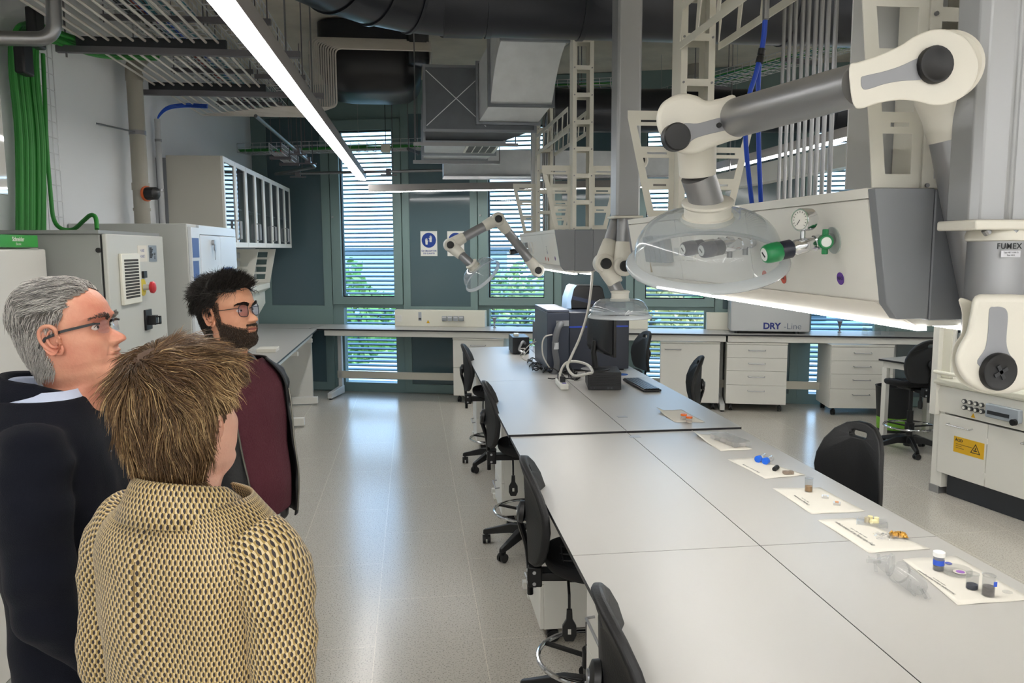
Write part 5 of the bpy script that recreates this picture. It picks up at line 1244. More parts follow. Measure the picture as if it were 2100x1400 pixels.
# tray of jars
t, _ = sheet([(1418, 889), (1470, 892), (1545, 922), (1478, 925)], ZN, 'white sheet with a curled edge just before the step, under the clear well tray', 3, curl=lambda u, v: .018*sst(.3, 0, u)*sst(.6, 0, v))
q = P(1497, 905, z=ZN+.01); t = thing('well_tray', 'clear plastic tray with small round wells of powder just before the step', 'tray', (q.x, q.y, ZN))
ex = (P(1540, 915, z=ZN)-P(1462, 885, z=ZN)).normalized(); ey = V((-ex.y, ex.x, 0)); TM = frame((q.x, q.y, ZN+.004), ex, ey)
m = MB(TM); m.slab(rrect(-.105, .105, -.045, .045, .01), [], (0, 0, .026), (1, 0, 0), (0, 1, 0), (0, 0, .002)); m.box(-.105, .105, -.045, -.043, .004, .028); m.box(-.105, .105, .043, .045, .004, .028); m.box(-.105, -.103, -.045, .045, .004, .028); m.box(.103, .105, -.045, .045, .004, .028); m.build('tray_body', M_cp, t)
for i in range(4):
    for j in range(2):
        c = (-.075+i*.05, -.021+j*.042); w_ = MB(TM).lathe((c[0], c[1], .002), (0, 0, 1), [(0, .016), (.028, .0185)], 20, cap=False).build('well', M_cp, t)
        MB(TM).cyl((c[0], c[1], .001), (c[0], c[1], .006+.005*((i+j) % 3)), .0155, n=20).build('powder', mat('grey_powder', ['8d8a88', 'c9c5bf', 'a39c94'][(i+j) % 3], .9) if 0 else mat('grey_powder%d' % ((i+j) % 3), ['8d8a88', 'c9c5bf', 'a39c94'][(i+j) % 3], .9), w_)
# second sheet: blue-capped tubes, black ring, stone piece
t, _ = sheet([(1492, 942), (1543, 938), (1652, 974), (1570, 982)], ZN, 'white sheet with two blue-capped tubes, a black clamp and a grey fragment on it', 3); caption(t, (1560, 972), (1520, 952), ZN, 'Ethanol steam reforming', .014, None)
for i, (x0, y0, x1, y1, lab) in enumerate(((1555, 941, 1576, 932, 'clear tube with a bright blue cap lying on the sheet, the left one'), (1570, 945, 1589, 936, 'clear tube with a bright blue cap lying on the sheet, the right one'))):
    a = P(x0, y0, z=ZN+.016); b = P(x1, y1, z=ZN+.016); d = (b-a).normalized(); t = thing('capped_tube', lab, 'tube', a, 0, 'blue-capped tubes')
    MB().lathe(a+d*.012, d, [(0, .0135), (.05, .0135), (.055, .010), (.055, 0.001)], 24).build('tube', M_cp, t); MB().lathe(a-d*.008, d, [(0, .0135), (.001, .0155), (.02, .0155), (.021, .014)], 28).build('cap', mat('cap_blue', '1262d8', .35), t)
a = P(1588, 962, z=ZN+.011); b = P(1603, 950, z=ZN+.011); t = thing('black_clamp', 'small black ribbed clamp ring lying on the sheet beside the blue caps', 'clamp', a)
m = MB(); d = (b-a).normalized(); m.lathe(a, d, [(0, .006), (.001, .010), (.008, .0105), (.010, .0085), (.014, .0085), (.016, .0105), (.026, .0105), (.028, .0085), (.034, .0085), (.036, .0105), (.044, .010), (.045, .006)], 24); m.build('ring', M_black, t)
q = P(1616, 972, z=ZN); m = MB(); oc = [(-.022, -.012), (-.006, -.014), (.006, -.012), (.020, -.015), (.023, .002), (.016, .013), (.004, .008), (-.008, .012), (-.022, .010)]
tag(m.prism(oc, q+V((0, 0, .002)), (1, 0, 0), (0, 1, 0), (0, 0, .013)).build('stone_fragment', mat('grey_fragment', '8f8174', .9, noise=.3, nscale=150), bevel=.002), 'brownish-grey porous fragment on the sheet beside the black clamp', 'sample')
# third sheet
t, _ = sheet([(1584, 1001), (1682, 1000), (1775, 1049), (1664, 1054)], ZN, 'white sheet reading Cracking of ammonia, with a brown-filled jar and two small boxes', 3); caption(t, (1663, 1040), (1625, 1015), ZN, 'Cracking of ammonia', .014, '2NH3 = N2 + 3H2')
jar(1658, 1008, ZN, .0155, .055, 'none', .0, 'open-topped glass jar with brown powder at the bottom', 'b08a5c', .020, g_)
for (x, y, lab, c) in ((1692, 1022, 'tiny clear box with a pale sample on the ammonia sheet, the left one', 'd5d8da'), (1716, 1036, 'tiny clear box with an orange-brown sample on the ammonia sheet, the right one', 'c98a5c')):
    q = P(x, y, z=ZN); t = thing('sample_box', lab, 'box', q, 0, 'tiny clear sample boxes'); m = MB(Matrix.Translation((q.x, q.y, ZN+.003)) @ Matrix.Rotation(-.5, 4, 'Z')); m.box(-.013, .013, -.011, .011, 0, .009); m.build('case', M_cp, t, bevel=.001)
    MB(Matrix.Translation((q.x, q.y, ZN+.003)) @ Matrix.Rotation(-.5, 4, 'Z')).cyl((0, 0, .0095), (0, 0, .012), .007, n=16).build('sample', mat('s_'+c, c, .6), t)
# fourth sheet
t, _ = sheet([(1676, 1066), (1750, 1062), (1908, 1126), (1782, 1134)], ZN, 'white sheet reading Dry reforming, with cream pellets in a clear tray and a foil packet', 3); caption(t, (1795, 1122), (1710, 1070), ZN, 'Dry reforming to produce syngas', .017, 'CH4 + CO2 = 2H2 + 2CO')
q = P(1788, 1075, z=ZN); t = thing('pellet_tray', 'clear blister tray holding four cream cylindrical pellets', 'tray', q)
TM = Matrix.Translation((q.x, q.y, ZN+.003)) @ Matrix.Rotation(-.55, 4, 'Z'); m = MB(TM); m.box(-.05, .05, -.032, .032, 0, .002); m.rings([[(x*s_, y*s_, z) for x, y in rrect(-.048, .048, -.03, .03, .008)] for s_, z in ((1, .002), (.95, .012), (.93, .012), (.98, .002))], smooth=False, cap=False); m.build('tray_body', M_cp, t)
for i, (x, y, hz, c) in enumerate(((-.006, .014, 0, 'ece4b4'), (.014, .006, 0, 'ece4b4'), (-.016, -.006, 0, 'b5ab92'), (.004, -.012, 1, 'ece4b4'))):
    p_ = TM @ V((x, y, .003)); m = MB()
    if hz: m.cyl(p_+V((-.010, -.002, .0085)), p_+V((.010, .002, .0085)), .0085, n=22)
    else: m.cyl(p_, p_+V((0, 0, .02)), .0085, n=22)
    tag(m.build('catalyst_pellet', mat('pellet_'+c, c, .6), bevel=.0008), ['cream pellet standing at the back left of the clear tray', 'cream pellet standing at the back right of the clear tray', 'greyish pellet standing in the clear tray', 'cream pellet lying on its side in the clear tray'][i], 'pellet', 'pellets in the clear tray')
q = P(1830, 1105, z=ZN); G = []
t = thing('foil_packet', 'crinkled clear packet with a gold-brown piece beside the pellet tray', 'packet', q)
TM = Matrix.Translation((q.x, q.y, ZN+.004)) @ Matrix.Rotation(-.35, 4, 'Z')
for (nm, x0, x1, y0, y1, m_, h) in (('clear_film', -.055, .035, -.035, .03, M_cp, .010), ('gold_film', -.005, .05, -.0, .035, mat('gold_film', 'b98a3a', .3, .6), .016)):
    G = [[TM @ V((x0+(x1-x0)*i/14, y0+(y1-y0)*j/14, .001+h*abs(mnoise_(x0+i*.9, j*.8)))) for j in range(15)] for i in range(15)] if 0 else None
    rn = random.Random(5); pts = [[TM @ V((x0+(x1-x0)*i/12, y0+(y1-y0)*j/12, .001+h*rn.random()*(1 if 0 < i < 12 and 0 < j < 12 else .2))) for j in range(13)] for i in range(13)]
    m = MB(); m.v = [tuple(p) for r in pts for p in r]; m.f = [(i*13+j, i*13+j+1, (i+1)*13+j+1, (i+1)*13+j) for i in range(12) for j in range(12)]; m.sm = [False]*len(m.f); m.build(nm, m_, t)
# fifth sheet
t, _ = sheet([(1850, 1146), (1962, 1141), (2118, 1230), (1964, 1241)], ZN, 'nearest white sheet, reading Photocatalytic ethanol dehydrogenation, with bottles and a dish', 3); caption(t, (1960, 1222), (1880, 1170), ZN, 'Photocatalytic ethanol dehydrogenation', .017, 'C2H5OH = C2H4O + H2')
t = jar(1924, 1170, ZN, .0155, .058, 'f0f0ee', .014, 'white-capped vial with a bright blue label and dark powder', '1b2030', .012, g_)
q = P(1924, 1170, z=ZN); MB().lathe(q+V((0, 0, .020)), (0, 0, 1), [(0, .0158), (.016, .0158)], 24, cap=False).build('blue_label', mat('label_blue', '2f57c8', .5), t)
q = P(1962, 1176, z=ZN); t = thing('petri_dish', 'shallow round glass dish with a violet disc in it', 'dish', q)
MB().lathe(q+V((0, 0, .003)), (0, 0, 1), [(0, .001), (0, .040), (.001, .0415), (.013, .0415), (.013, .040), (.002, .0395), (.002, .001)], 48, cap=False).build('dish', M_cg, t)
MB().cyl(q+V((.008, -.002, .0052)), q+V((.008, -.002, .0062)), .018, n=32).build('paper_disc', M_paper, t); MB().cyl(q+V((.010, -.002, .0062)), q+V((.010, -.002, .0067)), .012, n=32).build('violet_disc', mat('violet_powder', '9a6ab8', .8), t)
q = P(1945, 1157, z=ZN); tag(MB().cyl(q+V((0, 0, .003)), q+V((0, 0, .0045)), .010, n=28).build('blue_disc', mat('disc_blue', '4a56a8', .7)), 'small dark blue disc behind the glass dish', 'disc')
q = P(2066, 1216, z=ZN); tag(MB().cyl(q+V((0, 0, .003)), q+V((0, 0, .0045)), .013, n=28).build('glass_disc', M_cp), 'clear thin disc at the right end of the nearest sheet', 'disc')
t = jar(1993, 1208, ZN, .0165, .046, 'none', 0, 'open glass beaker with dark blue powder, left of the taller jar', '2a3048', .012, g_)
t = jar(2026, 1222, ZN, .0165, .060, 'none', 0, 'tall rimmed glass jar with grey pieces and a blue label, rightmost on the nearest sheet', '77716e', .026, g_)
q = P(2026, 1222, z=ZN); MB().box(q.x+.002, q.x+.012, q.y-.0172, q.y-.0165, q.z+.034, q.z+.048).build('blue_label', mat('label_blue', '2f57c8', .5), t)
# glass reactor lying on the table
q = P(1852, 1180, z=ZN); t = thing('glass_reactor', 'clear glass reactor vessel with flanged ring lying on its side left of the nearest sheet', 'glassware', q)
a = P(1843, 1172, z=ZN+.034); b = P(1893, 1208, z=ZN+.026); d = (b-a).normalized()
MB().lathe(a, d, [(0, .030), (.002, .034), (.006, .034), (.008, .026), (.03, .0285), (.075, .0275), (.095, .022), (.105, .012), (.106, .002)], 36, cap=False).build('vessel', M_cg, t)
a2 = P(1826, 1158, z=ZN+.034); u_ = d.orthogonal(); m = MB(); R_ = .029
e2 = (P(1836, 1157, z=ZN+.034)-P(1816, 1152, z=ZN+.034)).normalized(); u = e2.cross(V((0, 0, 1))).normalized()
m.tube([a2+u*(R_*math.cos(i*PI/16))+V((0, 0, 1))*(R_*math.sin(i*PI/16)) for i in range(32)], .0048, 10, closed=True); m.build('flange_ring', M_cg, t)
MB().lathe(a2-e2*.004, -e2, [(0, .026), (.012, .024), (.028, .014), (.04, .008), (.055, .008), (.058, .011), (.062, .011)], 28, cap=False).build('head', M_cg, t)
m = MB(); c = b-d*.02; m.tube([c, c+V((.006, -.010, -.010)), c+V((.000, -.035, -.018))], .005, 12); m.tube([a+d*.05, a+d*.05+V((-.02, -.025, -.012)), a+d*.06+V((-.022, -.045, -.018))], .0045, 12); m.tube([b, b+d*.028+V((0, 0, -.012))], .0045, 12); m.build('side_arms', M_cg, t)
m = MB(); m.tube([a2-e2*.03, a2-e2*.04+V((-.012, -.012, .004)), a2-e2*.045+V((-.012, -.03, -.02))], .0048, 12); m.cyl(a2-e2*.03+V((0, 0, .0)), a2-e2*.035+V((0, 0, .022)), .0048); m.build('side_arms', M_cg, t)
# ---- computer corner on the far table
q = P(1182, 790, z=ZF); ql = P(1206, 800, z=ZF); qr = P(1274, 800, z=ZF); yb_ = ql.y
wd = (qr-ql).length; hb = .095
t = thing('desktop_computer', 'black flat desktop computer lying on the far table, front grille towards the viewer', 'computer', (ql.x+wd/2, yb_+.15, ZF))
ex = (qr-ql).normalized(); DMx = frame((ql.x, ql.y, ZF), ex, V((-ex.y, ex.x, 0))); hb = (800-762)/1633*yb_
MB(DMx).box(0, wd, .006, .30, .004, hb).build('case', mat('pc_black', '121316', .4), t, bevel=.004)
m = MB(DMx)
for i in range(6): m.box(.008, wd-.008, 0, .006, .034+i*.0095*hb/.095, .040+i*.0095*hb/.095)
fr_ = m.build('grille', M_black, t); m = MB(DMx).box(0, wd, .001, .0065, .004, .030); m.build('front_panel', mat('pc_panel', '1d1e22', .35), t)
m = MB(DMx); [m.box(wd*.58+i*.022, wd*.58+i*.022+.014, .0, .001, .010+j*.009, .014+j*.009) for i in range(2) for j in range(2)]; m.box(wd*.18, wd*.20, -.001, .001, .012, .020); m.build('ports', mat('port_grey', '55585d', .5), t)
text_mb('hp', .014, frame(DMx @ V((wd*.085, .0005, .017)), ex, (0, 0, 1)), .0003).build('lettering', mat('port_grey', '55585d', .5), t)
# monitor on top, turned to the right
t = thing('monitor', 'black monitor seen from behind, standing on the flat computer', 'monitor', DMx @ V((wd*.5, .15, hb)), 0)
c0 = DMx @ V((wd*.26, .14, hb)); 
MB().lathe(c0, (0, 0, 1), [(0, .10), (.006, .10), (.012, .06), (.016, .03)], 36).build('base', M_black, t)
mp = [P(1198, 632, Y=yb_+.02), P(1219, 640, Y=yb_-.02)]
nb = V((-.993, -.12, 0)).normalized(); sd = V((.12, -.993, 0)).normalized()   # back normal, width direction
pc = c0+V((-.01, 0, 0)); zt = P(1200, 636, Y=yb_+.1).z; zb2 = zt-.30
MM = frame((pc.x+.045, pc.y, 0), sd, (0, 0, 1), nb)  # x width, y up, z back
MB(MM).box(-.25, .25, zb2, zt, -.02, .0).build('screen', mat('screen_black', '0a0b0d', .2), t, bevel=.003)
MB(MM).rings([[(-w_, h0, z), (w_, h0, z), (w_, h1, z), (-w_, h1, z)] for w_, h0, h1, z in ((.235, zb2+.01, zt-.008, 0), (.21, zb2+.03, zt-.02, .022), (.12, zb2+.06, zt-.05, .035))], smooth=False).build('back_shell', mat('monitor_back', '1a1b1f', .5), t, bevel=.004)
m = MB(MM); [m.cyl((x, y, .03), (x, y, .037), .006, n=10) for x in (-.05, .05) for y in ((zb2+zt)/2-.05, (zb2+zt)/2+.05)]; m.build('mount_screws', M_dkgrey, t)
MB().tube([c0+V((0, 0, .01)), c0+V((-.012, 0, .12)), c0+V((.0, 0, .2))], [.022, .02, .02], 12).build('neck', M_black, t)
# keyboard
a, b, c, d = P(1277, 781, z=ZF), P(1309, 779, z=ZF), P(1352, 800, z=ZF), P(1318, 805, z=ZF)
ex = ((c-b)+(d-a)).normalized(); L = (d-a).length; ey = V((-ex.y, ex.x, 0)); W_ = abs((b-a).dot(ey)); W_ = min(W_, .16); KM = frame((a.x, a.y, ZF), ex, ey)
t = thing('keyboard', 'black keyboard with bluish sheen on the far table right of the flat computer', 'keyboard', a); MB(KM).box(0, L, 0, W_, .003, .018).build('case', M_black, t, bevel=.004)
m = MB(KM); nk = 18
for i in range(nk):
    for j in range(5): m.box(.01+i*(L-.02)/nk, .01+(i+.85)*(L-.02)/nk, .008+j*(W_-.016)/5, .008+(j+.85)*(W_-.016)/5, .018, .024)
tag(m.build('keys', mat('key_black', '1c1d21', .35), t, bevel=.001), kind='stuff')
q = P(1277, 768, z=ZF); tag(MB().cyl(q, q+V((0, 0, .004)), .04, n=28).build('blue_roll', mat('blue_tape', '2a5fb0', .5)), 'flat blue ring on the table right of the flat computer', 'roll')
# power strip
a, b = P(1143, 782, z=ZF), P(1158, 800, z=ZF); ex = (b-a).normalized(); L = .27; SM = frame((b.x-ex.x*L, b.y-ex.y*L, ZF), ex, V((-ex.y, ex.x, 0)))
t = thing('power_strip', 'white power strip with black plugs on the far table', 'power strip', b); MB(SM).box(0, L, -.028, .028, .002, .042).build('body', M_white, t, bevel=.005)
MB(SM).box(L-.045, L-.02, -.012, .014, .042, .045).build('switch', mat('violet_switch', '4a3a90', .3), t)
for i in range(3): MB(SM).box(.03+i*.062, .065+i*.062, -.018, .018, .042, .078).build('plug', M_black, t, bevel=.003)
# white thick cable dropping from the far boom
z_ = ZF+.012
w0 = P(1216, 560, Y=5.60)
tag(MB().tube(smooth_path([V((w0.x, 5.62, 1.69)), P(1213, 585, Y=5.55), P(1205, 640, Y=5.45), P(1190, 690, Y=5.35), P(1172, 730, Y=5.3), P(1164, 752, Y=5.3), P(1178, 770, Y=5.2), P(1205, 766, Y=5.05), P(1215, 762, Y=5.15), P(1205, 748, Y=5.3), P(1180, 741, Y=5.4), P(1160, 745, Y=5.42), P(1149, 765, Y=5.38), P(1149, 785, Y=5.36)], 6), .0095, 10).build('power_cable', M_wcab), 'thick white cable dropping from the far boom in a loop to the power strip', 'cable')
# big instrument: two dark blocks with top unit
M_inst = mat('instrument_slate', '343b4b', .38); M_inst2 = mat('instrument_slate_dark', '272d3b', .35); M_blu = mat('blue_stripe', '1b3fae', .35)
t = thing('analysis_instrument', 'large dark slate instrument on the far table with a blue stripe and a grey hose', 'instrument', P(1180, 760, z=ZF))
Yi = P(1240, 762, z=ZF).y
xl = P(1122, 700, Y=Yi).x; xs = P(1168, 700, Y=Yi).x; xr = P(1293, 700, Y=Yi).x; zt = P(1168, 640, Y=Yi).z
MB().box(xl, xs-.003, Yi, Yi+.62, ZF+.012, zt).build('left_module', M_inst, t, bevel=.006)
MB().box(xl-.0, xs-.003, Yi-.002, Yi+.62, zt, zt+.02).build('left_lid', mat('instrument_lid', '4a5162', .35), t, bevel=.004)
MB().box(xs+.003, xr, Yi+.04, Yi+.66, ZF+.012, zt-.004).build('main_body', M_inst2, t, bevel=.008)
zs = P(1200, 671, Y=Yi).z; MB().box(xs+.004, xr-.01, Yi+.036, Yi+.041, zs-.006, zs+.006).build('blue_stripe', M_blu, t)
for x_ in (xl+.05, xr-.05): MB().cyl((x_, Yi+.08, ZF), (x_, Yi+.08, ZF+.014), .02).build('foot', M_black, t)
pl_ = P(1155, 663, Y=Yi); MB().box(pl_.x-.055, pl_.x+.045, Yi-.004, Yi, pl_.z-.02, pl_.z+.022).build('metal_plate', M_alu, t)
MB().tube(smooth_path([P(1152, 664, Y=Yi+.02), P(1147, 668, Y=Yi-.05), P(1141, 685, Y=Yi-.07), P(1138, 715, Y=Yi-.07), P(1142, 745, Y=Yi-.06), P(1138, 765, Y=Yi-.05), P(1128, 774, Y=Yi-.02)], 6), .024, 14).build('grey_hose', mat('hose_grey', '6a6c70', .6), t)
MB().lathe(P(1139, 702, Y=Yi-.07), (0, 0, -1), [(0, .026), (.05, .026)], 18).build('tape_band', M_galv, t)
# top unit behind, with light blue front
t = thing('autosampler', 'dark rounded unit with a pale blue left edge on top of the dark instrument', 'instrument', (xs+.1, Yi+.5, zt))
Yt = Yi+.35; a = P(1162, 628, Y=Yt); b = P(1241, 628, Y=Yt); c = P(1168, 586, Y=Yt)
ol = [(1172, 629), (1170, 618), (1178, 590), (1184, 585), (1230, 586), (1236, 590), (1242, 615), (1243, 629)]
p_ = [P(x, y, Y=Yt) for x, y in ol]; m = MB(); zb3 = zt+.0
p_ = [V((q.x, q.y, max(q.z, zb3))) for q in p_]; p_[0].z = zb3; p_[-1].z = zb3
MB().rings([p_, [q+V((0, .25, 0)) for q in p_]], smooth=False).build('hood_body', M_black, t, bevel=.008)
p2 = [P(x, y, Y=Yt-.01) for x, y in ((1162, 629), (1164, 610), (1172, 588), (1178, 584), (1183, 585), (1177, 592), (1171, 618), (1172, 629))]; p2[0].z = zb3; p2[-1].z = zb3
MB().rings([p2, [q+V((0, .22, 0)) for q in p2]], smooth=False).build('pale_edge', mat('pale_blue_edge', 'a9c8e8', .35), t)
p3 = [P(x, y, Y=Yt-.004) for x, y in ((1173, 606), (1242, 622), (1242, 629), (1173, 614))]; MB().rings([p3, [q+V((0, .01, 0)) for q in p3]], smooth=False).build('accent_band', mat('accent_navy', '1c2740', .3), t)
# small black box, tower pc
q0, q1 = P(1047, 727, z=ZF), P(1090, 730, z=ZF); w_ = q1.x-q0.x; h_ = (728-692)/1633*q0.y
t = thing('black_box', 'small black boxy device with a bluish top on the far left table', 'device', q0); MB().box(q0.x+.02, q1.x, q0.y, q0.y+.30, ZF+.006, ZF+h_).build('housing', mat('device_black', '16181d', .4), t, bevel=.004)
MB().box(q0.x+.05, q1.x-.08, q0.y+.12, q0.y+.2, ZF+h_, ZF+h_+.02).build('top_knob', M_cream, t); m = MB(); m.box(q1.x-.10, q1.x-.04, q0.y-.004, q0.y, ZF+.05, ZF+.06); m.build('front_mark', M_white, t); MB().tube(smooth_path([(q1.x-.04, q0.y-.0, ZF+.10), (q1.x-.07, q0.y-.05, ZF+.12), (q1.x-.10, q0.y-.04, ZF+.05), (q1.x-.05, q0.y-.06, ZF+.02)], 5), .012, 10).build('steel_fitting', M_alu, t)
q2 = P(1103, 715, z=ZF); t = thing('pump_unit', 'dark grey unit with rounded blue-sheened top between the small box and the big instrument', 'device', q2)
zz = P(1110, 663, Y=q2.y).z; q2.y += .0; x1_ = P(1121, 700, Y=q2.y).x; MB().rings([[(q2.x+a*(x1_-q2.x), q2.y+yy, ZF+.005+(zz-ZF)*b) for a, b in ((0, 0), (1, 0), (1, .86), (.6, .9), (.25, 1), (0, .97))] for yy in (0, .34)], smooth=False).build('housing', M_inst, t, bevel=.006); MB().box(q2.x+.02, x1_-.02, q2.y-.004, q2.y, ZF+.06, ZF+.06+(zz-ZF)*.5).build('rear_panel', mat('silver_paint', 'b9bcbd', .35, .35), t)
# tangle of black and white cables
rn = random.Random(11); ca = P(1125, 755, z=ZF); cbx = P(1175, 780, z=ZF)
for i in range(20):
    pts = []; p = V((rn.uniform(ca.x-.08, cbx.x+.05), rn.uniform(cbx.y-.05, ca.y+.25), ZF+.006)); a_ = rn.uniform(0, 6.28)
    for k in range(12):
        pts.append(p.copy()); a_ += rn.uniform(-1.1, 1.1); p = p+V((math.cos(a_)*.045, math.sin(a_)*.06, 0)); p.x = min(max(p.x, ca.x-.15), cbx.x+.05); p.y = min(max(p.y, cbx.y-.02), ca.y+.42); p.z = ZF+.006+.016*rn.random()*(1+i*.12)
    tag(MB().tube(smooth_path(pts, 4), .0045, 6).build('loose_cable', M_blk), 'one of the tangled black cables on the far table by the power strip', 'cable', 'tangled black cables')
for i, (pp, r) in enumerate((([(1133, 686), (1118, 690), (1112, 705), (1114, 730), (1126, 752), (1136, 762)], .0055), ([(1100, 700), (1090, 704), (1078, 715), (1068, 728), (1075, 738), (1095, 742)], .004), ([(1118, 684), (1100, 690), (1090, 710), (1070, 732)], .003))):
    Yc = P(pp[-1][0], pp[-1][1], z=ZF+.008).y
    tag(MB().tube(smooth_path([P(x, y, Y=Yc-.06*(len(pp)-1-k)/len(pp)-.0) for k, (x, y) in enumerate(pp)], 6), r, 8).build('white_cable', M_wcab), ['white cable looping down beside the dark instrument', 'thin white cable running to the small black box', 'thinnest white cable between the small box and the dark unit'][i], 'cable', 'white cables at the far table')
# ---- safety signs on the glazed panel
for k, (x0, y0, x1, y1, kind) in enumerate(((862, 474, 897, 525, 'gloves'), (917, 474, 952, 525, 'visor'))):
    s0, z0 = FP.px(x0, y0, -.02); s1, z1 = FP.px(x1, y1, -.02); w_ = s1-s0
    t = thing('safety_sign', 'white safety sign with a blue disc showing gloves' if k == 0 else 'white safety sign with a blue disc showing a face visor, half behind the small arm', 'sign', F((s0+s1)/2, -.018, z1))
    MB(FM).box(s0, s1, -.019, -.015, z1, z0).build('plate', M_white, t)
    cx, cz, r_ = (s0+s1)/2, z0-w_*.52, w_*.43
    MB(FM).cyl((cx, -.0191, cz), (cx, -.0205, cz), r_, n=40).build('blue_disc', mat('sign_blue', '123a8c', .45), t)
    m = MB(FM)
    if kind == 'gloves':
        for dx, s_, dz in ((-.028, 1, -.02), (.022, -1, .012)):
            G_ = [(-.014, -.035), (.012, -.035), (.014, .0), (.024, .012), (.020, .018), (.010, .012), (.010, .040), (.005, .042), (.004, .020), (.002, .020), (.001, .046), (-.004, .046), (-.004, .020), (-.006, .020), (-.008, .043), (-.012, .042), (-.011, .018), (-.013, .018), (-.016, .034), (-.019, .033), (-.017, .0)]
            G_ = [(x*s_+dx, z+dz) for x, z in G_]; m.prism(G_ if s_ > 0 else G_[::-1], (cx, -.0215, cz), (1, 0, 0), (0, 0, 1), (0, .001, 0))
    else:
        m.slab(arc((0, 0), r_*.62, 0, 2*PI, 24)[:-1], [arc((0, 0), r_*.48, 0, 2*PI, 20)[:-1]], (cx, -.0215, cz), (1, 0, 0), (0, 0, 1), (0, .001, 0)); m.box(cx-.05, cx+.05, -.0215, -.0205, cz+.0, cz+.018)
    m.build('pictogram', M_white, t)
    if k == 0:
        text_mb('ÚS OBLIGATORI', w_*.125, frame(F(cx, -.0195, z1+w_*.30), FU, (0, 0, 1)), .0004, bold=.0006).build('lettering', mat('sign_blue', '123a8c', .45), t); text_mb('DE GUANTS', w_*.125, frame(F(cx, -.0195, z1+w_*.15), FU, (0, 0, 1)), .0004, bold=.0006).build('lettering', mat('sign_blue', '123a8c', .45), t)
    else: text_mb('ÚS OBLIGATORI', w_*.125, frame(F(cx, -.0195, z1+w_*.25), FU, (0, 0, 1)), .0004).build('lettering', mat('sign_blue', '123a8c', .45), t)
# ================================================================ people
from mathutils import noise as mnoise
from mathutils.bvhtree import BVHTree
def interp(tab, z):
    """rows sorted by first column, smooth interpolation"""
    if z <= tab[0][0]: return tab[0][1:]
    if z >= tab[-1][0]: return tab[-1][1:]
    for i in range(len(tab)-1):
        if tab[i][0] <= z <= tab[i+1][0]:
            a, b = tab[i], tab[i+1]; f = (z-a[0])/(b[0]-a[0]); p = tab[max(i-1, 0)]; n = tab[min(i+2, len(tab)-1)]
            out = []
            for k in range(1, len(a)):
                m0 = (b[k]-p[k])/(b[0]-p[0])*(b[0]-a[0]) if b[0] != p[0] else 0; m1 = (n[k]-a[k])/(n[0]-a[0])*(b[0]-a[0])
                out.append((2*f**3-3*f*f+1)*a[k]+(f**3-2*f*f+f)*m0+(-2*f**3+3*f*f)*b[k]+(f**3-f*f)*m1)
            return out
def grid_obj(name, G, m, parent, wrap=True, solid=0, sub=0, smooth=True, uv=True, capends=False, M=None):
    """rows of points joined into a sheet; uv in metres along and around"""
    R_, C_ = len(G), len(G[0]); vs_ = [tuple((M @ V(p)) if M is not None else p) for r in G for p in r]; fs = []
    U = [[0]*(C_+1) for _ in range(R_)]; W = [0]*R_
    for i in range(R_):
        for j in range(1, C_+1): U[i][j] = U[i][j-1]+(V(G[i][j % C_])-V(G[i][j-1])).length
        if i: W[i] = W[i-1]+sum((V(G[i][j])-V(G[i-1][j])).length for j in range(0, C_, 4))/len(range(0, C_, 4))
    mid = max(U[i][C_] for i in range(R_)) or 1
    luv = []
    for i in range(R_-1):
        for j in range(C_ if wrap else C_-1):
            k = (j+1) % C_; fs.append((i*C_+j, i*C_+k, (i+1)*C_+k, (i+1)*C_+j))
            for (a, b) in ((i, j), (i, j+1), (i+1, j+1), (i+1, j)): luv += [(j if b == j else j+1)/C_*mid, W[a]]
    if capends: fs.append(tuple(reversed(range(C_)))); fs.append(tuple((R_-1)*C_+j for j in range(C_))); luv += [0, 0]*(2*C_)
    me = bpy.data.meshes.new(name); me.from_pydata(vs_, [], fs); me.materials.append(m)
    me.polygons.foreach_set('use_smooth', [smooth]*len(fs))
    l = me.uv_layers.new(name='UVMap'); l.data.foreach_set('uv', luv); me.update()
    o = bpy.data.objects.new(name, me); sc.collection.objects.link(o); o.parent = parent
    if solid: q = o.modifiers.new('solid', 'SOLIDIFY'); q.thickness = solid; q.offset = -1
    if sub: q = o.modifiers.new('sub', 'SUBSURF'); q.levels = sub; q.render_levels = sub
    return o
G2 = lambda y, z, y0, z0, sy, sz: math.exp(-((y-y0)/sy)**2-((z-z0)/sz)**2)
HEAD = [  # z, front x, back x, half width   (eye line z=0, face towards +x)
    (-.33, .075, -.08, .125), (-.28, .068, -.085, .115), (-.235, .052, -.082, .080), (-.20, .045, -.080, .062), (-.165, .046, -.076, .058), (-.14, .050, -.074, .057), (-.128, .060, -.073, .054), (-.122, .078, -.073, .050), (-.116, .088, -.0735, .050), (-.108, .0925, -.074, .053),
    (-.098, .0935, -.075, .058), (-.085, .0885, -.077, .0625), (-.070, .0925, -.080, .0665), (-.055, .0935, -.086, .069), (-.04, .0925, -.092, .0715), (-.02, .0910, -.097, .074), (0, .0885, -.101, .0755), (.02, .0945, -.103, .0765), (.04, .0940, -.103, .077), (.06, .0875, -.101, .0755), (.08, .0735, -.093, .069), (.095, .0545, -.081, .058), (.105, .036, -.066, .045), (.112, .016, -.045, .029), (.1155, -.012, -.018, .004)]
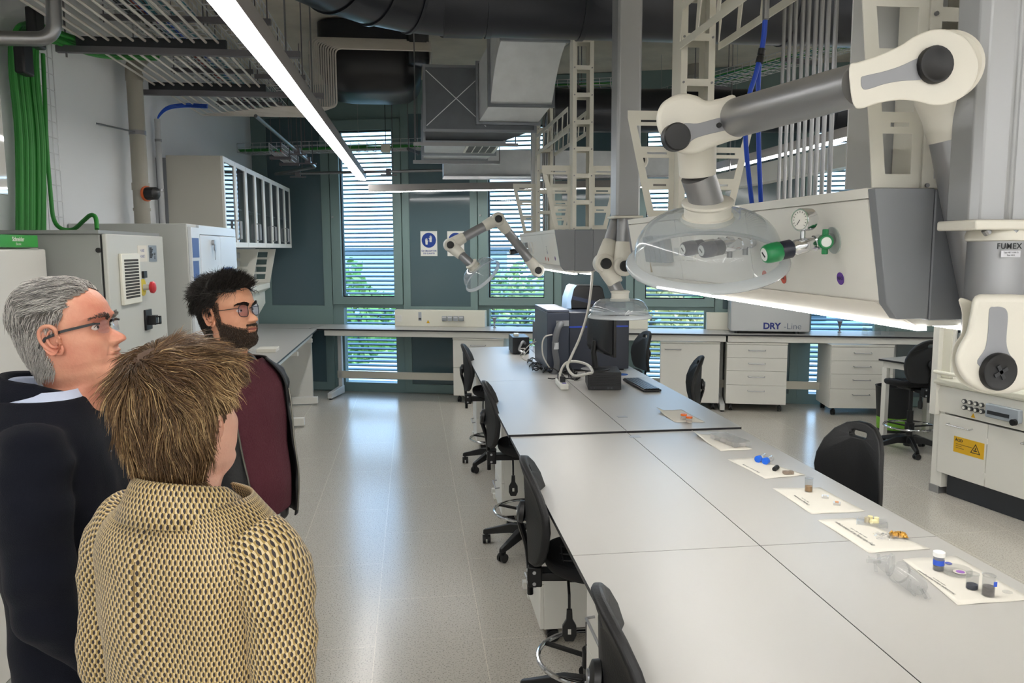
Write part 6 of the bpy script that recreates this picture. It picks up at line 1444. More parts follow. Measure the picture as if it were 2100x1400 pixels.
def face_dx(y, z, pr):
    a = abs(y); d = 0
    t = sst(.012, -.034, z)*sst(-.052, -.038, z)              # nose ridge
    d += t*(.004+.026*pr.get('nose', 1)*sst(.010, -.036, z))*math.exp(-(a/(.0065+.0055*sst(0, -.035, z)))**2)
    d += .009*pr.get('nose', 1)*G2(a, z, .0125, -.0405, .006, .0065)   # wings
    d += .006*G2(a, z, .028, .021, .022, .008)*pr.get('brow', 1)
    d -= .0125*G2(a, z, .033, .0, .015, .012)
    d += .0075*G2(a, z, .032, -.0005, .0115, .0068)           # closed volume of lids
    d -= .0030*G2(a, z, .032, -.0015, .0100, .0016)
    d += .0045*G2(a, z, .046, -.032, .018, .017)
    lip = sst(.027, .018, a)
    d += lip*(.0045*math.exp(-((z+.0605)/.0042)**2)+.0058*math.exp(-((z+.0735)/.005)**2)-.0048*math.exp(-((z+.0668+pr.get('open', 0))/.0018)**2))
    d -= .0025*math.exp(-(a/.003)**2)*math.exp(-((z+.052)/.006)**2)
    d -= .003*pr.get('old', 0)*math.exp(-(((a-.020)-(-.045-z)*.45)/.0032)**2)*sst(-.078, -.062, z)*sst(-.034, -.044, z)
    d -= .0018*pr.get('old', 0)*G2(a, z, .034, -.017, .013, .0025)
    for k in range(3): d -= .0009*pr.get('old', 0)*math.exp(-((z-.045-.011*k)/.0016)**2)*sst(.05, .02, a)
    d += .0035*G2(a, z, 0, -.099, .016, .009)
    return d
def head_rings(pr):
    zs = [-.33, -.30, -.27, -.25, -.235, -.22, -.205, -.19, -.175, -.16, -.15, -.14, -.134, -.128, -.124, -.121, -.118]
    z = -.116
    while z < .03: zs.append(z); z += .0021
    while z < .1155: zs.append(z); z += .0042
    zs.append(.1155); G = []; n_ = 112
    for z in zs:
        f, b, w_ = interp(HEAD, z); w_ *= pr.get('wide', 1); cx = b+(f-b)*.46; r = []
        for j in range(n_):
            q = j/n_; a = 2*PI*(q+.045*math.sin(4*PI*q)*0)
            s_ = math.sin(a); c = math.cos(a)
            ff = .78 if -.11 < z < .03 else .9
            y = w_*math.copysign(abs(s_)**(.82), s_)
            x = cx+((f-cx) if c > 0 else (cx-b))*math.copysign(abs(c)**(.85 if c > 0 else .95), c)
            if c > 0 and z > -.125: x += face_dx(y, z, pr)*sst(.15, .5, c)
            # shift neck rings back and slope the jaw
            r.append((x-(.012*sst(-.13, -.2, z)), y, z - (.02*sst(.2, -1, c)*sst(-.06, -.12, z)*sst(-.2, -.12, z)*0)))
        G.append(r)
    return G
def ear(mb, sy, M, dx=0):
    """ear on side sy (+1 left) added to the body mesh"""
    L = M @ Matrix.Translation((-.006+dx, sy*.0735, -.012)) @ Matrix.Rotation(sy*.42, 4, 'Z') @ Matrix.Rotation(-.14, 4, 'Y')
    o = lambda x, z, y=0: (x, sy*y, z)
    hel = smooth_path([o(.011, .000, .001), o(.008, .008, .004), o(.013, .020, .007), o(.008, .030, .011), o(-.006, .034, .015), o(-.019, .028, .018), o(-.025, .012, .018), o(-.023, -.004, .015), o(-.016, -.018, .010), o(-.008, -.027, .006), o(.001, -.031, .004), o(.007, -.025, .002), o(.008, -.015, .001)], 5)
    mb.tube(hel, [.0035+.0012*math.sin(PI*i/(len(hel)-1)) for i in range(len(hel))], 8, M=L)
    ant = smooth_path([o(.002, .022, .007), o(-.008, .018, .010), o(-.014, .006, .011), o(-.012, -.008, .009), o(-.004, -.015, .007), o(.003, -.014, .006)], 5)
    mb.tube(ant, [.0036]*len(ant), 8, M=L)
    mb.tube([o(.010, .004, .002), o(.007, -.004, .007), o(.010, -.012, .002)], [.003, .0045, .003], 8, M=L)
    # concha shell
    rs = []
    for k, (sc_, d_) in enumerate(((1, .013), (.8, .008), (.55, .003), (.3, .0), (.05, -.001))):
        rs.append([o(-.006+(math.cos(a)*.019+.0)*sc_, .001+math.sin(a)*.031*sc_, d_+(-.006+math.cos(a)*.019)*-.25) for a in [2*PI*i/28 for i in range(28)]])
    mb.rings(rs, cap=False, M=L)
    mb.rings([[o(-.006+math.cos(a)*r_, .001+math.sin(a)*r_*1.6, h+(-.006+math.cos(a)*r_)*-.25) for a in [2*PI*i/28 for i in range(28)]] for r_, h in ((.019, .013), (.017, .003), (.011, -.01))], cap=False, M=L)
    lob = [[o(.002+math.cos(a)*.0065*r_, -.026+math.sin(a)*.0075*r_, h) for a in [2*PI*i/16 for i in range(16)]] for r_, h in ((.1, .0065), (.7, .006), (1, .0035), (.7, .0), (.1, -.001))]
    mb.rings(lob, M=L)
def finger(mb, base, d, nrm, lens, r0, bend):
    p = V(base); d = V(d).normalized(); nrm = V(nrm).normalized(); pts = [p.copy()]; rr = [r0]
    for i, l in enumerate(lens):
        d = (d*math.cos(bend)+nrm*math.sin(bend)).normalized(); p = p+d*l; pts.append(p.copy()); rr.append(r0*(.94-.1*i))
    pts.append(p+d*r0*.5); rr.append(r0*.35)
    mb.tube(pts, rr, 10)
def hand(mb, w_, d, palm, side, curl=.28):
    """w_ wrist, d towards fingers, palm normal, side: towards the thumb"""
    w_ = V(w_); d = V(d).normalized(); palm = V(palm).normalized(); side = V(side).normalized(); rs = []
    for h, a, b in ((-.03, .027, .021), (0, .028, .019), (.025, .036, .017), (.055, .041, .0145), (.085, .041, .012), (.097, .036, .008)):
        rs.append([w_+d*h+side*(a*math.cos(t))+palm*(b*math.sin(t)) for t in [2*PI*i/20 for i in range(20)]])
    mb.rings(rs)
    for k, (o, ls, r_) in enumerate(((.031, (.040, .025, .02), .0085), (.0105, (.045, .028, .021), .009), (-.010, (.041, .026, .02), .0085), (-.030, (.032, .019, .018), .0075))):
        finger(mb, w_+d*.088+side*o, d+side*o*1.2, palm, ls, r_, curl+.04*k)
    finger(mb, w_+d*.028+side*.030, d*.75+side*.65+palm*.25, palm*.6-side*.5, (.034, .030, .022), .0105, .22)
M_skin = {}
def skin(nm, c, red):
    m = mat('skin_'+nm, c, .48, spec=.4, noise=1, nscale=14, col2=red, bump=.12, bscale=170)
    b = m.node_tree.nodes['Principled BSDF']; b.inputs['Subsurface Weight'].default_value = .12; b.inputs['Subsurface Radius'].default_value = (.012, .005, .003); return m
def hair_mat(nm, rough=.42):
    m = bpy.data.materials.new('hair_'+nm); m.use_nodes = True; n = m.node_tree; b = n.nodes['Principled BSDF']
    at = n.nodes.new('ShaderNodeAttribute'); at.attribute_name = 'strand'; n.links.new(at.outputs['Color'], b.inputs['Base Color']); b.inputs['Roughness'].default_value = rough; b.inputs['Specular IOR Level'].default_value = .35
    return m
def strands(name, roots, flow, parent, M, hm, cols, surf, seed=1, width=.00045, seg=8, tang=0, stop=None):
    """roots: list of (point, normal, length, layer offset); flow(p, n, t, rnd) -> direction"""
    rn = random.Random(seed); VV = []; FF = []; CC = []
    for (p0, n0, ln, off) in roots:
        p = V(p0); d = V(n0)*.6+flow(p, n0, 0, rn)*.8; d.normalize(); st = ln/seg; pts = [p.copy()]
        wob = V((rn.gauss(0, 1), rn.gauss(0, 1), rn.gauss(0, 1)))*.18
        for k in range(seg):
            t = (k+1)/seg; fl = flow(p, n0, t, rn); d = (d*.45+fl*.55+wob*.35).normalized(); p = p+d*st
            loc, nn, idx, dist = surf.find_nearest(p)
            if loc is not None and tang: d = (d-nn*d.dot(nn)*tang*(1 if d.dot(nn) > 0 else 0)).normalized()
            if loc is not None:
                side = (p-loc).dot(nn); need = .0015+off*sst(0, .5, t)
                if side < need: p = loc+nn*need
            if stop and k and stop(p):
                pts += [pts[-1]+(pts[-1]-pts[-2])*.02*(q+1) for q in range(seg-k)]; break
            pts.append(p.copy())
        c = cols(rn, p0); k0 = len(VV); w_ = width*rn.uniform(.7, 1.4)
        for i, q in enumerate(pts):
            tg = (pts[min(i+1, seg)]-pts[max(i-1, 0)]).normalized(); u = tg.cross(V(n0)); u = u.normalized() if u.length > 1e-4 else tg.orthogonal().normalized(); v = tg.cross(u)
            ww = w_*(1 if i < seg*.6 else 1-.75*(i-seg*.6)/(seg*.4))
            for a in (0, 2.094, 4.189): VV.append(M @ (q+u*(ww*math.cos(a))+v*(ww*math.sin(a)))); CC.append(c)
        for i in range(seg):
            for j in range(3): FF.append((k0+i*3+j, k0+i*3+(j+1) % 3, k0+i*3+3+(j+1) % 3, k0+i*3+3+j))
    me = bpy.data.meshes.new(name); nv = len(VV)
    me.vertices.add(nv); me.vertices.foreach_set('co', np.array([tuple(v) for v in VV], dtype=np.float32).ravel())
    me.loops.add(len(FF)*4); me.loops.foreach_set('vertex_index', np.array(FF, dtype=np.int32).ravel())
    me.polygons.add(len(FF)); me.polygons.foreach_set('loop_start', np.arange(0, len(FF)*4, 4, dtype=np.int32))
    me.polygons.foreach_set('use_smooth', [True]*len(FF)); me.update(calc_edges=True)
    at = me.color_attributes.new('strand', 'FLOAT_COLOR', 'POINT'); at.data.foreach_set('color', np.array([(*c, 1) for c in CC], dtype=np.float32).ravel())
    me.materials.append(hm); o = bpy.data.objects.new(name, me); sc.collection.objects.link(o); o.parent = parent; return o
def cap_obj(name, G, test, off, parent, M, m):
    """close-fitting under-layer of hair: the scalp pushed out by off(p) where test(p)"""
    R_, C_ = len(G), len(G[0]); idx = {}; vs_ = []; fs = []
    def vid(i, j):
        j %= C_
        if (i, j) not in idx:
            p = V(G[i][j]); c = V((-.01, 0, p.z*.7)); n = (p-c).normalized(); idx[(i, j)] = len(vs_); vs_.append(tuple(M @ (p+n*off(p))))
        return idx[(i, j)]
    for i in range(R_-1):
        for j in range(C_):
            ps = [V(G[i][j]), V(G[i][(j+1) % C_]), V(G[i+1][j]), V(G[i+1][(j+1) % C_])]
            if all(test(p) for p in ps): fs.append((vid(i, j), vid(i, j+1), vid(i+1, j+1), vid(i+1, j)))
    me = bpy.data.meshes.new(name); me.from_pydata(vs_, [], fs); me.polygons.foreach_set('use_smooth', [True]*len(fs)); me.materials.append(m); me.update()
    o = bpy.data.objects.new(name, me); sc.collection.objects.link(o); o.parent = parent; return o
def roots_from(G, test, cnt, lenf, layf, seed):
    rn = random.Random(seed); cells = []
    for i in range(len(G)-1):
        for j in range(len(G[0])):
            a, b, c = V(G[i][j]), V(G[i][(j+1) % len(G[0])]), V(G[i+1][j])
            if test(a): cells.append((a, b, c, (b-a).cross(c-a).length))
    tot = sum(c[3] for c in cells); out = []
    for a, b, c, ar in cells:
        k = cnt*ar/tot; k = int(k)+(rn.random() < k-int(k))
        for _ in range(k):
            p = a+(b-a)*rn.random()+(c-a)*rn.random(); n = (b-a).cross(c-a).normalized()
            if n.dot(p-V((-.01, 0, .0))) < 0: n = -n
            out.append((p, n, lenf(p, rn), layf(p, rn)))
    return out
def body_mesh(par, pr, HM, torso, legs, arms, skin_m):
    """one mesh: head, ears, neck, trunk, arms with hands, legs"""
    mb = MB(); G = head_rings(pr); nh = len(G)
    rs = []
    for zz, f, b, w_ in torso: rs.append([( (f if math.cos(a) > 0 else b)*abs(math.cos(a))*(1 if math.cos(a) > 0 else -1), w_*math.sin(a), zz) for a in [2*PI*j/112 for j in range(112)]])
    Hd = [[HM @ V(p) for p in r] for r in G]
    # lower neck rings ease from head space into trunk space
    for i in range(0, 8):
        f = 1-i/8
        for j in range(112):
            p = V(G[i][j]); q = Matrix.Translation(HM.to_translation()-V((0, 0, 0))) @ p; Hd[i][j] = Hd[i][j]*(1-f)+V((q.x-.02*f, q.y, q.z))*f
    mb.rings(rs+Hd)
    for sy in (1, -1): ear(mb, sy, HM, pr.get('earx', 0))
    for (pts, rr, hd) in arms:
        mb.tube(pts, rr, 16)
        if hd: hand(mb, pts[-1], hd[0], hd[1], hd[2])
    for (pts, rr) in legs: mb.tube(pts, rr, 18)
    o = mb.build('body', skin_m, par, world=False, sharp=180)
    return o, G
def eyes(par, HM, iris, G):
    for sy in (1, -1):
        xs = max(p[0] for r in G for p in r if abs(p[1]-sy*.032) < .004 and abs(p[2]) < .003)
        c = V((xs+.0026-.0118, sy*.032, -.001)); S_ = Matrix.Translation(c) @ Matrix.Diagonal((1, 1.05, .68, 1)) @ Matrix.Translation(-c); HM0 = HM
        MB(HM).tube([(xs+.0018-.0045*((i-5)/5)**2, sy*(.032+.0108*(i-5)/5), -.001+.0052*(1-((i-5)/5)**2)) for i in range(11)], .00075, 6).build('upper_lid', mat('lid_brown', '4e332a', .7), par, world=False)
        HM = HM0 @ S_
        e = MB(HM).lathe(c-V((.0118, 0, 0)), (1, 0, 0), [(.0118-.0118*math.cos(a), .0118*math.sin(a)) for a in [PI*i/14 for i in range(1, 14)]], 20).build('eye', mat('eye_white', 'e4dcd6', .15), par, world=False)
        MB(HM).lathe(c+V((.0098, 0, 0)), (1, 0, 0), [(0, .0056), (.0014, .005), (.0018, .0035)], 20).build('iris', mat('iris_'+iris, iris, .15), e, world=False); HM = HM0
# ---- shared clothing shapes in body space (x forward, y left)
def torso_ring(z, tab, n=72, a0=0, a1=2*PI, grow=0, wr=.0, seed=0, hump=0):
    f, b, w_ = interp(tab, z); out = []
    full = abs(a1-a0-2*PI) < 1e-6
    for j in range(n):
        a = a0+(a1-a0)*j/(n if full else n-1); c, s_ = math.cos(a), math.sin(a)
        x = (f+grow)*abs(c)**.85 if c > 0 else -(b+grow)*abs(c)**.8
        y = (w_+grow)*math.copysign(abs(s_)**.85, s_)
        if wr:
            k = wr*(mnoise.noise(V((x*9+seed, y*9, z*5)))*1.0+.5*mnoise.noise(V((x*22, y*22+seed, z*11)))); x += c*k; y += s_*k
        out.append(V((x, y, z)))
    return out
def sleeve(name, pts, rr, m, par, wr=.004, seed=0, n=40, cuff=None, sq=1.0, capend=False):
    pts = smooth_path(pts, 8); N = len(pts); G = []; u = None; rads = []
    for i in range(N):
        f = i/(N-1)*(len(rr)-1); k = min(int(f), len(rr)-2); rads.append(rr[k]*(1-(f-k))+rr[k+1]*(f-k))
    for i, p in enumerate(pts):
        d = (pts[min(i+1, N-1)]-pts[max(i-1, 0)]).normalized()
        if u is None: u = V((1, 0, 0))-d*d.x; u.normalize()
        u = (u-d*u.dot(d)).normalized(); v = d.cross(u); r = []
        for j in range(n):
            a = 2*PI*j/n; q = rads[i]; e = u*math.cos(a)+v*math.sin(a); pp = p+e*q
            k = wr*(mnoise.noise(pp*11+V((seed, 0, 0)))+.7*mnoise.noise(V((pp.x*8, pp.y*8, pp.z*30+seed)))) ; r.append(pp+e*k)
        G.append(r)
    end = [pts[-1]+(q-pts[-1])*.86 for q in G[-1]]; G.append(end); G.append([q+(pts[-3]-pts[-1])*1.0 for q in end])
    G.insert(0, [pts[0]+(q-pts[0])*.7-(pts[2]-pts[0])*.25 for q in G[0]])
    return grid_obj(name, G, m, par, capends=capend)
def shoes(par, m, pos, ang=0):
    for (x, y) in pos:
        mb = MB(); rs = []
        for xx, w_, h, z0 in ((-.10, .02, .05, 0), (-.095, .032, .075, 0), (-.05, .036, .085, 0), (0, .036, .075, 0), (.06, .042, .055, 0), (.11, .046, .045, 0), (.15, .038, .04, 0), (.17, .018, .03, .004)):
            rs.append([(x+xx, y+w_*math.cos(t), max(z0, h/2+h/2*math.sin(t))) for t in [2*PI*i/20 for i in range(20)]])
        mb.rings(rs); mb.build('shoe', m, par, world=False)
def trousers(par, m, hipz, w_, f, b, feet, z0=.07, top=None):
    G = []
    mb = MB()
    for sy, (fx, fy) in zip((1, -1), feet):
        pts = smooth_path([(0, sy*w_*.48, hipz), (.0, sy*w_*.52, hipz-.12), (fx*.5+.02, fy*.9, .50), (fx, fy, .25), (fx, fy, z0)], 6)
        mb.tube(pts, [b*.98-.0*i if i < 6 else b*.98+(0.062-b*.98)*min(1, (i-6)/12) for i in range(len(pts))], 24)
    mb.rings([torso_ring(z, [(0, f, b, w_), (2, f, b, w_)], 48) for z in (hipz-.04, hipz+.02, hipz+.08, hipz+.13)])
    return mb.build('trousers', m, par, world=False, sharp=180)
def person(label, x, y, rz): return thing('person', label, 'person', (x, y, 0), rz)
# ================ grey-haired man in the navy jacket
M_navy = mat('navy_wool', '0a0d18', .9, spec=.2, bump=.25, bscale=500, sheen=.03); M_shirt = mat('pale_blue_shirt', 'b9c3da', .7, bump=.1, bscale=400)
EYE = P(196, 655, Y=1.88)
rzt = .20; hyaw = -.04; hp = .17
ox, oy = P(133, 690, Y=1.88).x, 1.88
ez = CH-(668-510)/1633*1.88
t1 = person('grey-haired man in rimless glasses and a dark navy jacket looking up to the right', ox-.03, oy, rzt)
HMo = Matrix.Translation((.035, 0, ez)) @ Matrix.Rotation(hyaw-rzt, 4, 'Z') @ Matrix.Rotation(-hp, 4, 'Y')
pr = dict(nose=.95, brow=1.3, old=1, wide=1.0, earx=.014)
s_ = ez-1.66+.03
tor = [(.88, .08, .09, .13), (1.0, .08, .08, .13), (1.2, .08, .08, .14), (1.34, .07, .08, .145)]
arms_o = [([(0, -.17, 1.42+s_), (.0, -.22, 1.25+s_), (.01, -.235, 1.08+s_), (.08, -.20, .96+s_), (.15, -.165, .86+s_)], [.04, .04, .036, .032, .026], ((.6, .3, -.6), (0, 1, 0), (.6, 0, .4))), ([(0, .17, 1.42+s_), (.0, .22, 1.25+s_), (.01, .235, 1.08+s_), (.08, .20, .96+s_), (.15, .165, .86+s_)], [.04, .04, .036, .032, .026], ((.6, -.3, -.6), (0, -1, 0), (.6, 0, .4)))]
sk1 = skin('ruddy', 'd39a80', 'c27a66')
b1, Go = body_mesh(t1, pr, HMo, tor, [([(0, .08, .9), (0, .09, .5), (0, .09, .06)], [.07, .05, .04]), ([(0, -.08, .9), (0, -.09, .5), (0, -.09, .06)], [.07, .05, .04])], arms_o, sk1)
eyes(t1, HMo, '4a4038', Go)
def bvh(G):
    vs_ = [tuple(p) for r in G for p in r]; C_ = len(G[0]); fs = [(i*C_+j, i*C_+(j+1) % C_, (i+1)*C_+(j+1) % C_, (i+1)*C_+j) for i in range(len(G)-1) for j in range(C_)]
    return BVHTree.FromPolygons([V(v) for v in vs_], fs)
def hairline_old(p):
    if abs(p.y) > .055 and -.020 < p.x < .03 and -.05 < p.z < .016: return False
    if p.x < -.088: return p.z > -.06 and p.z > -.07
    if p.z > .115: return True
    fr = .048+.018*(1-min(1, abs(p.y)/.06))      # front hairline height
    if p.x > .045: return p.z > fr+.02 and p.x < .088
    if p.x > .01: return p.z > .022+max(0, (p.x-.01))*.9 and not (p.z < .01)
    if p.x > -.016: return p.z > .020
    return p.z > -.085-.2*(p.x+.06)*0 and p.z > -.088
sfo = bvh(Go[8:])
def flow_old(p, n, t, rn):
    d = V((-.75, 0, -.15)) if p.z > .05 else V((-.45, 0, -.9))
    if p.z > .085: d = V((-.7, -.45, .0))
    if p.x < -.055: d = V((-.12, 0, -1))
    return (d+V((rn.gauss(0, .12), rn.gauss(0, .12), rn.gauss(0, .1)))).normalized()
hm_o = hair_mat('grey')
def c_old(rn, p):
    g = rn.choice([.62, .7, .5, .34, .2, .12]) if p.z > .02 else rn.choice([.65, .5, .42, .3])
    return (g*1.02, g*.98, g*.93)
capo = cap_obj('hair', Go, hairline_old, lambda p: .003, t1, HMo, mat('hair_base_grey', '6c6660', .8))
strands('hair_strands', roots_from(Go, hairline_old, 9500, lambda p, r: r.uniform(.016, .026) if p.z < .06 else r.uniform(.03, .05), lambda p, r: r.uniform(.001, .006) if p.z < .05 else r.uniform(.003, .011), 5), flow_old, capo, HMo, hm_o, c_old, sfo, 2, .0006, 6, .85)
eb = lambda p: .012 < abs(p.y) < .056 and abs(p.z-(.0215-11*(abs(p.y)-.036)**2)) < .0042*(1-.45*sst(.03, .056, abs(p.y))) and p.x > .05
def flow_br(p, n, t, rn): return V((.25, math.copysign(.9, p.y), .25+rn.gauss(0, .2))).normalized()
strands('eyebrows', roots_from(Go, eb, 420, lambda p, r: r.uniform(.006, .012), lambda p, r: r.uniform(.001, .003), 9), flow_br, t1, HMo, hm_o, lambda rn, p: (lambda g: (g, g*.93, g*.85))(rn.choice([.12, .16, .09, .3])), sfo, 4, .0005, 4)
def glasses(par, HM, rim, rimr, lw, lh, lensm, temple, full=True, name='glasses'):
    m = MB(HM); g = None
    xg = .098
    bz = .004; mb = MB(HM)
    mb.tube(smooth_path([(xg+.0, .010, bz), (xg+.006, 0, bz+.003), (xg, -.010, bz)], 4), rimr, 6)
    for sy in (1, -1):
        ring = [(xg-.010*(abs(y_)/lw), sy*(.034+y_), bz-.006+z_) for y_, z_ in [(lw*.5*math.copysign(abs(math.cos(a))**.7, math.cos(a)), lh*.5*math.copysign(abs(math.sin(a))**.75, math.sin(a))) for a in [2*PI*i/32 for i in range(32)]]]
        ring = [(p[0]-.006*sst(.02, .06, abs(p[1])), p[1], p[2]) for p in ring]
        if full: mb.tube(ring, rimr, 8, closed=True)
        hinge = (xg-.012, sy*.060, bz+.004)
        if temple == 'thick':
            mb.bar((xg-.004, sy*.052, bz+.002), hinge, .003, .004); mb.bar(hinge, (.02, sy*.0775, bz+.0), .003, .0055); mb.bar((.02, sy*.0775, bz), (-.012, sy*.080, bz-.008), .003, .006); mb.bar((-.012, sy*.080, bz-.008), (-.030, sy*.078, bz-.028), .003, .006)
        else:
            mb.tube([(xg-.007, sy*.055, bz+.004), hinge, (.0, sy*.078, bz+.002), (-.012, sy*.080, bz-.004), (-.028, sy*.079, bz-.026)], .0013, 6)
    g = mb.build(name, rim, par, world=False)
    for sy in (1, -1):
        ring = [(xg-.010*(abs(y_)/lw)-.006*sst(.02, .06, abs(.034+y_)), sy*(.034+y_), bz-.006+z_) for y_, z_ in [(lw*.5*math.copysign(abs(math.cos(a))**.7, math.cos(a)), lh*.5*math.copysign(abs(math.sin(a))**.75, math.sin(a))) for a in [2*PI*i/32 for i in range(32)]]]
        MB(HM).rings([ring, [(p[0]+.0015, p[1], p[2]) for p in ring]]).build('lens', lensm, g, world=False)
    return g
M_lens = glassy('lens_glass', 'fbfbff', .97, .02, 'ffffff', .01, 1.35)
glasses(t1, HMo, mat('glasses_dark', '15161a', .35), .0009, .046, .030, M_lens, 'thick', full=False)
MT = lambda s_: [(.80+s_*0, .125, .115, .185), (.95, .135, .105, .180), (1.08+s_, .138, .108, .175), (1.2+s_, .135, .125, .185), (1.3+s_, .128, .135, .198), (1.38+s_, .112, .135, .205), (1.43+s_, .092, .125, .195), (1.465+s_, .078, .112, .155), (1.49+s_, .070, .10, .115), (1.515+s_, .062, .092, .088)]
def jacket(par, tab, z0, z1, m, name='jacket', open_a=0, grow=.01, wr=.012, seed=0, n=84, step=.012, cap=False):
    G = []; z = z0
    a0, a1 = (open_a, 2*PI-open_a) if open_a else (0, 2*PI)
    while z < z1: G.append(torso_ring(z, tab, n, a0, a1, grow, wr*(1 if z < z1-.12 else .3), seed)); z += step
    return grid_obj(name, G, m, par, wrap=not open_a, solid=.006 if open_a else 0, capends=cap)
def fuse(objs, name, m, par, vox=.009, it=6):
    mb = MB()
    for o in objs:
        me = o.data; mb.add([tuple(v.co) for v in me.vertices], [tuple(p.vertices) for p in me.polygons])
    tmp = mb.build('tmp', m, None, world=False); r = tmp.modifiers.new('r', 'REMESH'); r.mode = 'VOXEL'; r.voxel_size = vox
    q = tmp.modifiers.new('s', 'SMOOTH'); q.iterations = it; q.factor = .5
    dg = bpy.context.evaluated_depsgraph_get(); me = bpy.data.meshes.new_from_object(tmp.evaluated_get(dg)); me.name = name
    for o in objs+[tmp]:
        for ch in list(o.children): ch.parent = None
        bpy.data.objects.remove(o)
    me.polygons.foreach_set('use_smooth', [True]*len(me.polygons)); me.materials.clear(); me.materials.append(m)
    o = bpy.data.objects.new(name, me); sc.collection.objects.link(o); o.parent = par; return o
def arm_path(sy, s_, sw=0): return [(-.005, sy*.165, 1.425+s_), (-.005, sy*.212, 1.37+s_), (.0, sy*.232, 1.22+s_), (.01, sy*.24, 1.08+s_), (.08, sy*.21, .97+s_), (.14, sy*.17, .87+s_)]
jp = [jacket(t1, MT(s_), .74, 1.495+s_, M_navy, 'jacket', 0, .012, .018, 3, cap=True)]
for sy in (1, -1): jp.append(sleeve('sleeve', arm_path(sy, s_), [.066, .074, .072, .064, .058, .052, .046], M_navy, t1, .013, sy*4+2, capend=True))
for o_ in jp[:1]: o_.data.from_pydata if 0 else None
j1 = fuse(jp, 'jacket', M_navy, t1)
sh = jacket(t1, MT(s_), 1.38, 1.515+s_, M_shirt, 'shirt', 0, .004, .004, 2)
def collar(par, name, m, zc, cx, rf, rb, w_, h, fall, flare, a0, solid=.002, tilt=.0, n=60, out=.012):
    G = []
    for k, (dz, dr) in enumerate(((0, 0), (.5, -.001), (1, -.003), (1.08, .003), (1.0, .009), (1.0-fall*.5, .5*flare+out), (1.0-fall, flare+out))):
        r = []
        for j in range(n):
            a = a0+(2*PI-2*a0)*j/(n-1); c, q = math.cos(a), math.sin(a)
            r.append(V((cx+(rf if c > 0 else rb)*c+dr*c, (w_+dr)*q, zc+h*dz-tilt*c*(1 if c > 0 else .4)-.0)))
        G.append(r)
    return grid_obj(name, G, m, par, wrap=False, solid=solid)
collar(t1, 'shirt_collar', M_shirt, 1.468+s_, -.012, .062, .070, .066, .045, .9, .004, .35, tilt=.03)
collar(j1, 'jacket_collar', M_navy, 1.462+s_, -.020, .082, .080, .084, .058, 1.0, .016, .5, tilt=.035, solid=.004)
trousers(t1, mat('dark_trousers', '14161d', .85), .88, .165, .115, .118, ((.02, .10), (.02, -.10)))
shoes(t1, M_black, ((.06, .10), (.06, -.10)))
# ================ bearded man
Yb = 2.80; bx = P(447, 660, Y=Yb).x; ezb = CH-(632-510)/1633*Yb; sb_ = ezb-1.66
rzb = -.50; t2 = person('bearded man in round glasses, burgundy sweater and open black jacket, facing right', bx+.04, Yb, rzb)
HMb = Matrix.Translation((.0, -.012, ezb)) @ Matrix.Rotation(-.42-rzb, 4, 'Z') @ Matrix.Rotation(-.10, 4, 'Y') @ Matrix.Scale(.97, 4)
sk2 = skin('warm', 'd09a7c', 'c08468')
arms_b = [([(0, sy*.17, 1.42+sb_), (-.03, sy*.23, 1.25+sb_), (-.08, sy*.262, 1.11+sb_), (-.15, sy*.20, 1.0+sb_), (-.185, sy*.11, .945+sb_)], [.04, .04, .036, .032, .026], ((-.1, -sy*.9, -.3), (.9, 0, -.2), (0, 0, 1))) for sy in (1, -1)]
b2, Gb = body_mesh(t2, dict(nose=.92, brow=1.0, wide=.98, open=.001), HMb, tor, [([(0, .08, .9), (0, .10, .5), (0, .10, .06)], [.07, .05, .04]), ([(0, -.08, .9), (0, -.10, .5), (0, -.10, .06)], [.07, .05, .04])], arms_b, sk2)
eyes(t2, HMb, '3a2a20', Gb); sfb = bvh(Gb[8:])
hm_b = hair_mat('dark')
def hl_b(p):
    if p.z > .112: return True
    if p.x > .03: return p.z > .062+.012*(1-min(1, abs(p.y)/.05))-.0 and p.x < .09
    if p.x > .0: return p.z > .028+(p.x)*1.0
    if p.x > -.02: return p.z > -.005
    return p.z > -.09
cb_ = lambda rn, p: (lambda g: (g*1.1, g*.9, g*.75))(rn.choice([.012, .02, .03, .008]))
def flow_b(p, n, t, rn):
    d = V((.55, 0, .35)) if (p.z > .07 and p.x > -.02) else (V((-.2, 0, -.2)) if p.z > .05 else V((-.5, 0, -.85)))
    return (d+V(n)*.3*(p.z > .06)+V((rn.gauss(0, .25), rn.gauss(0, .3), rn.gauss(0, .22)))).normalized()
capb = cap_obj('hair', Gb, hl_b, lambda p: .003+.006*sst(.03, .09, p.z), t2, HMb, mat('hair_base_dark', '17120e', .8))
strands('hair_strands', roots_from(Gb, hl_b, 9000, lambda p, r: r.uniform(.008, .014) if p.z < .03 else r.uniform(.03, .055), lambda p, r: r.uniform(.001, .004) if p.z < .03 else r.uniform(.006, .022), 6), flow_b, capb, HMb, hm_b, cb_, sfb, 3, .0006, 6, .35)
def beard(p, mg=0):
    if p.z > .032-mg or p.z < -.135+mg: return False
    if p.x < .0+mg: return False
    if p.x < .020-mg and p.z > -.02: return abs(p.y) > .05
    if p.z > -.02: return False
    a = abs(p.y)
    if p.x < .022: return p.z < -.02 and p.z > -.125
    edge = -.030-.45*(p.x-.022)-mg           # cheek line
    if a > .030: return p.z < edge-.004
    if a < .024 and -.0785 < p.z < -.0585: return False
    return p.z < -.0505 if a < .028 else p.z < -.06
capbd = cap_obj('beard', Gb, lambda p: beard(p, .005), lambda p: .0006, t2, HMb, mat('beard_base', '4a3326', .9, noise=.35, nscale=60))
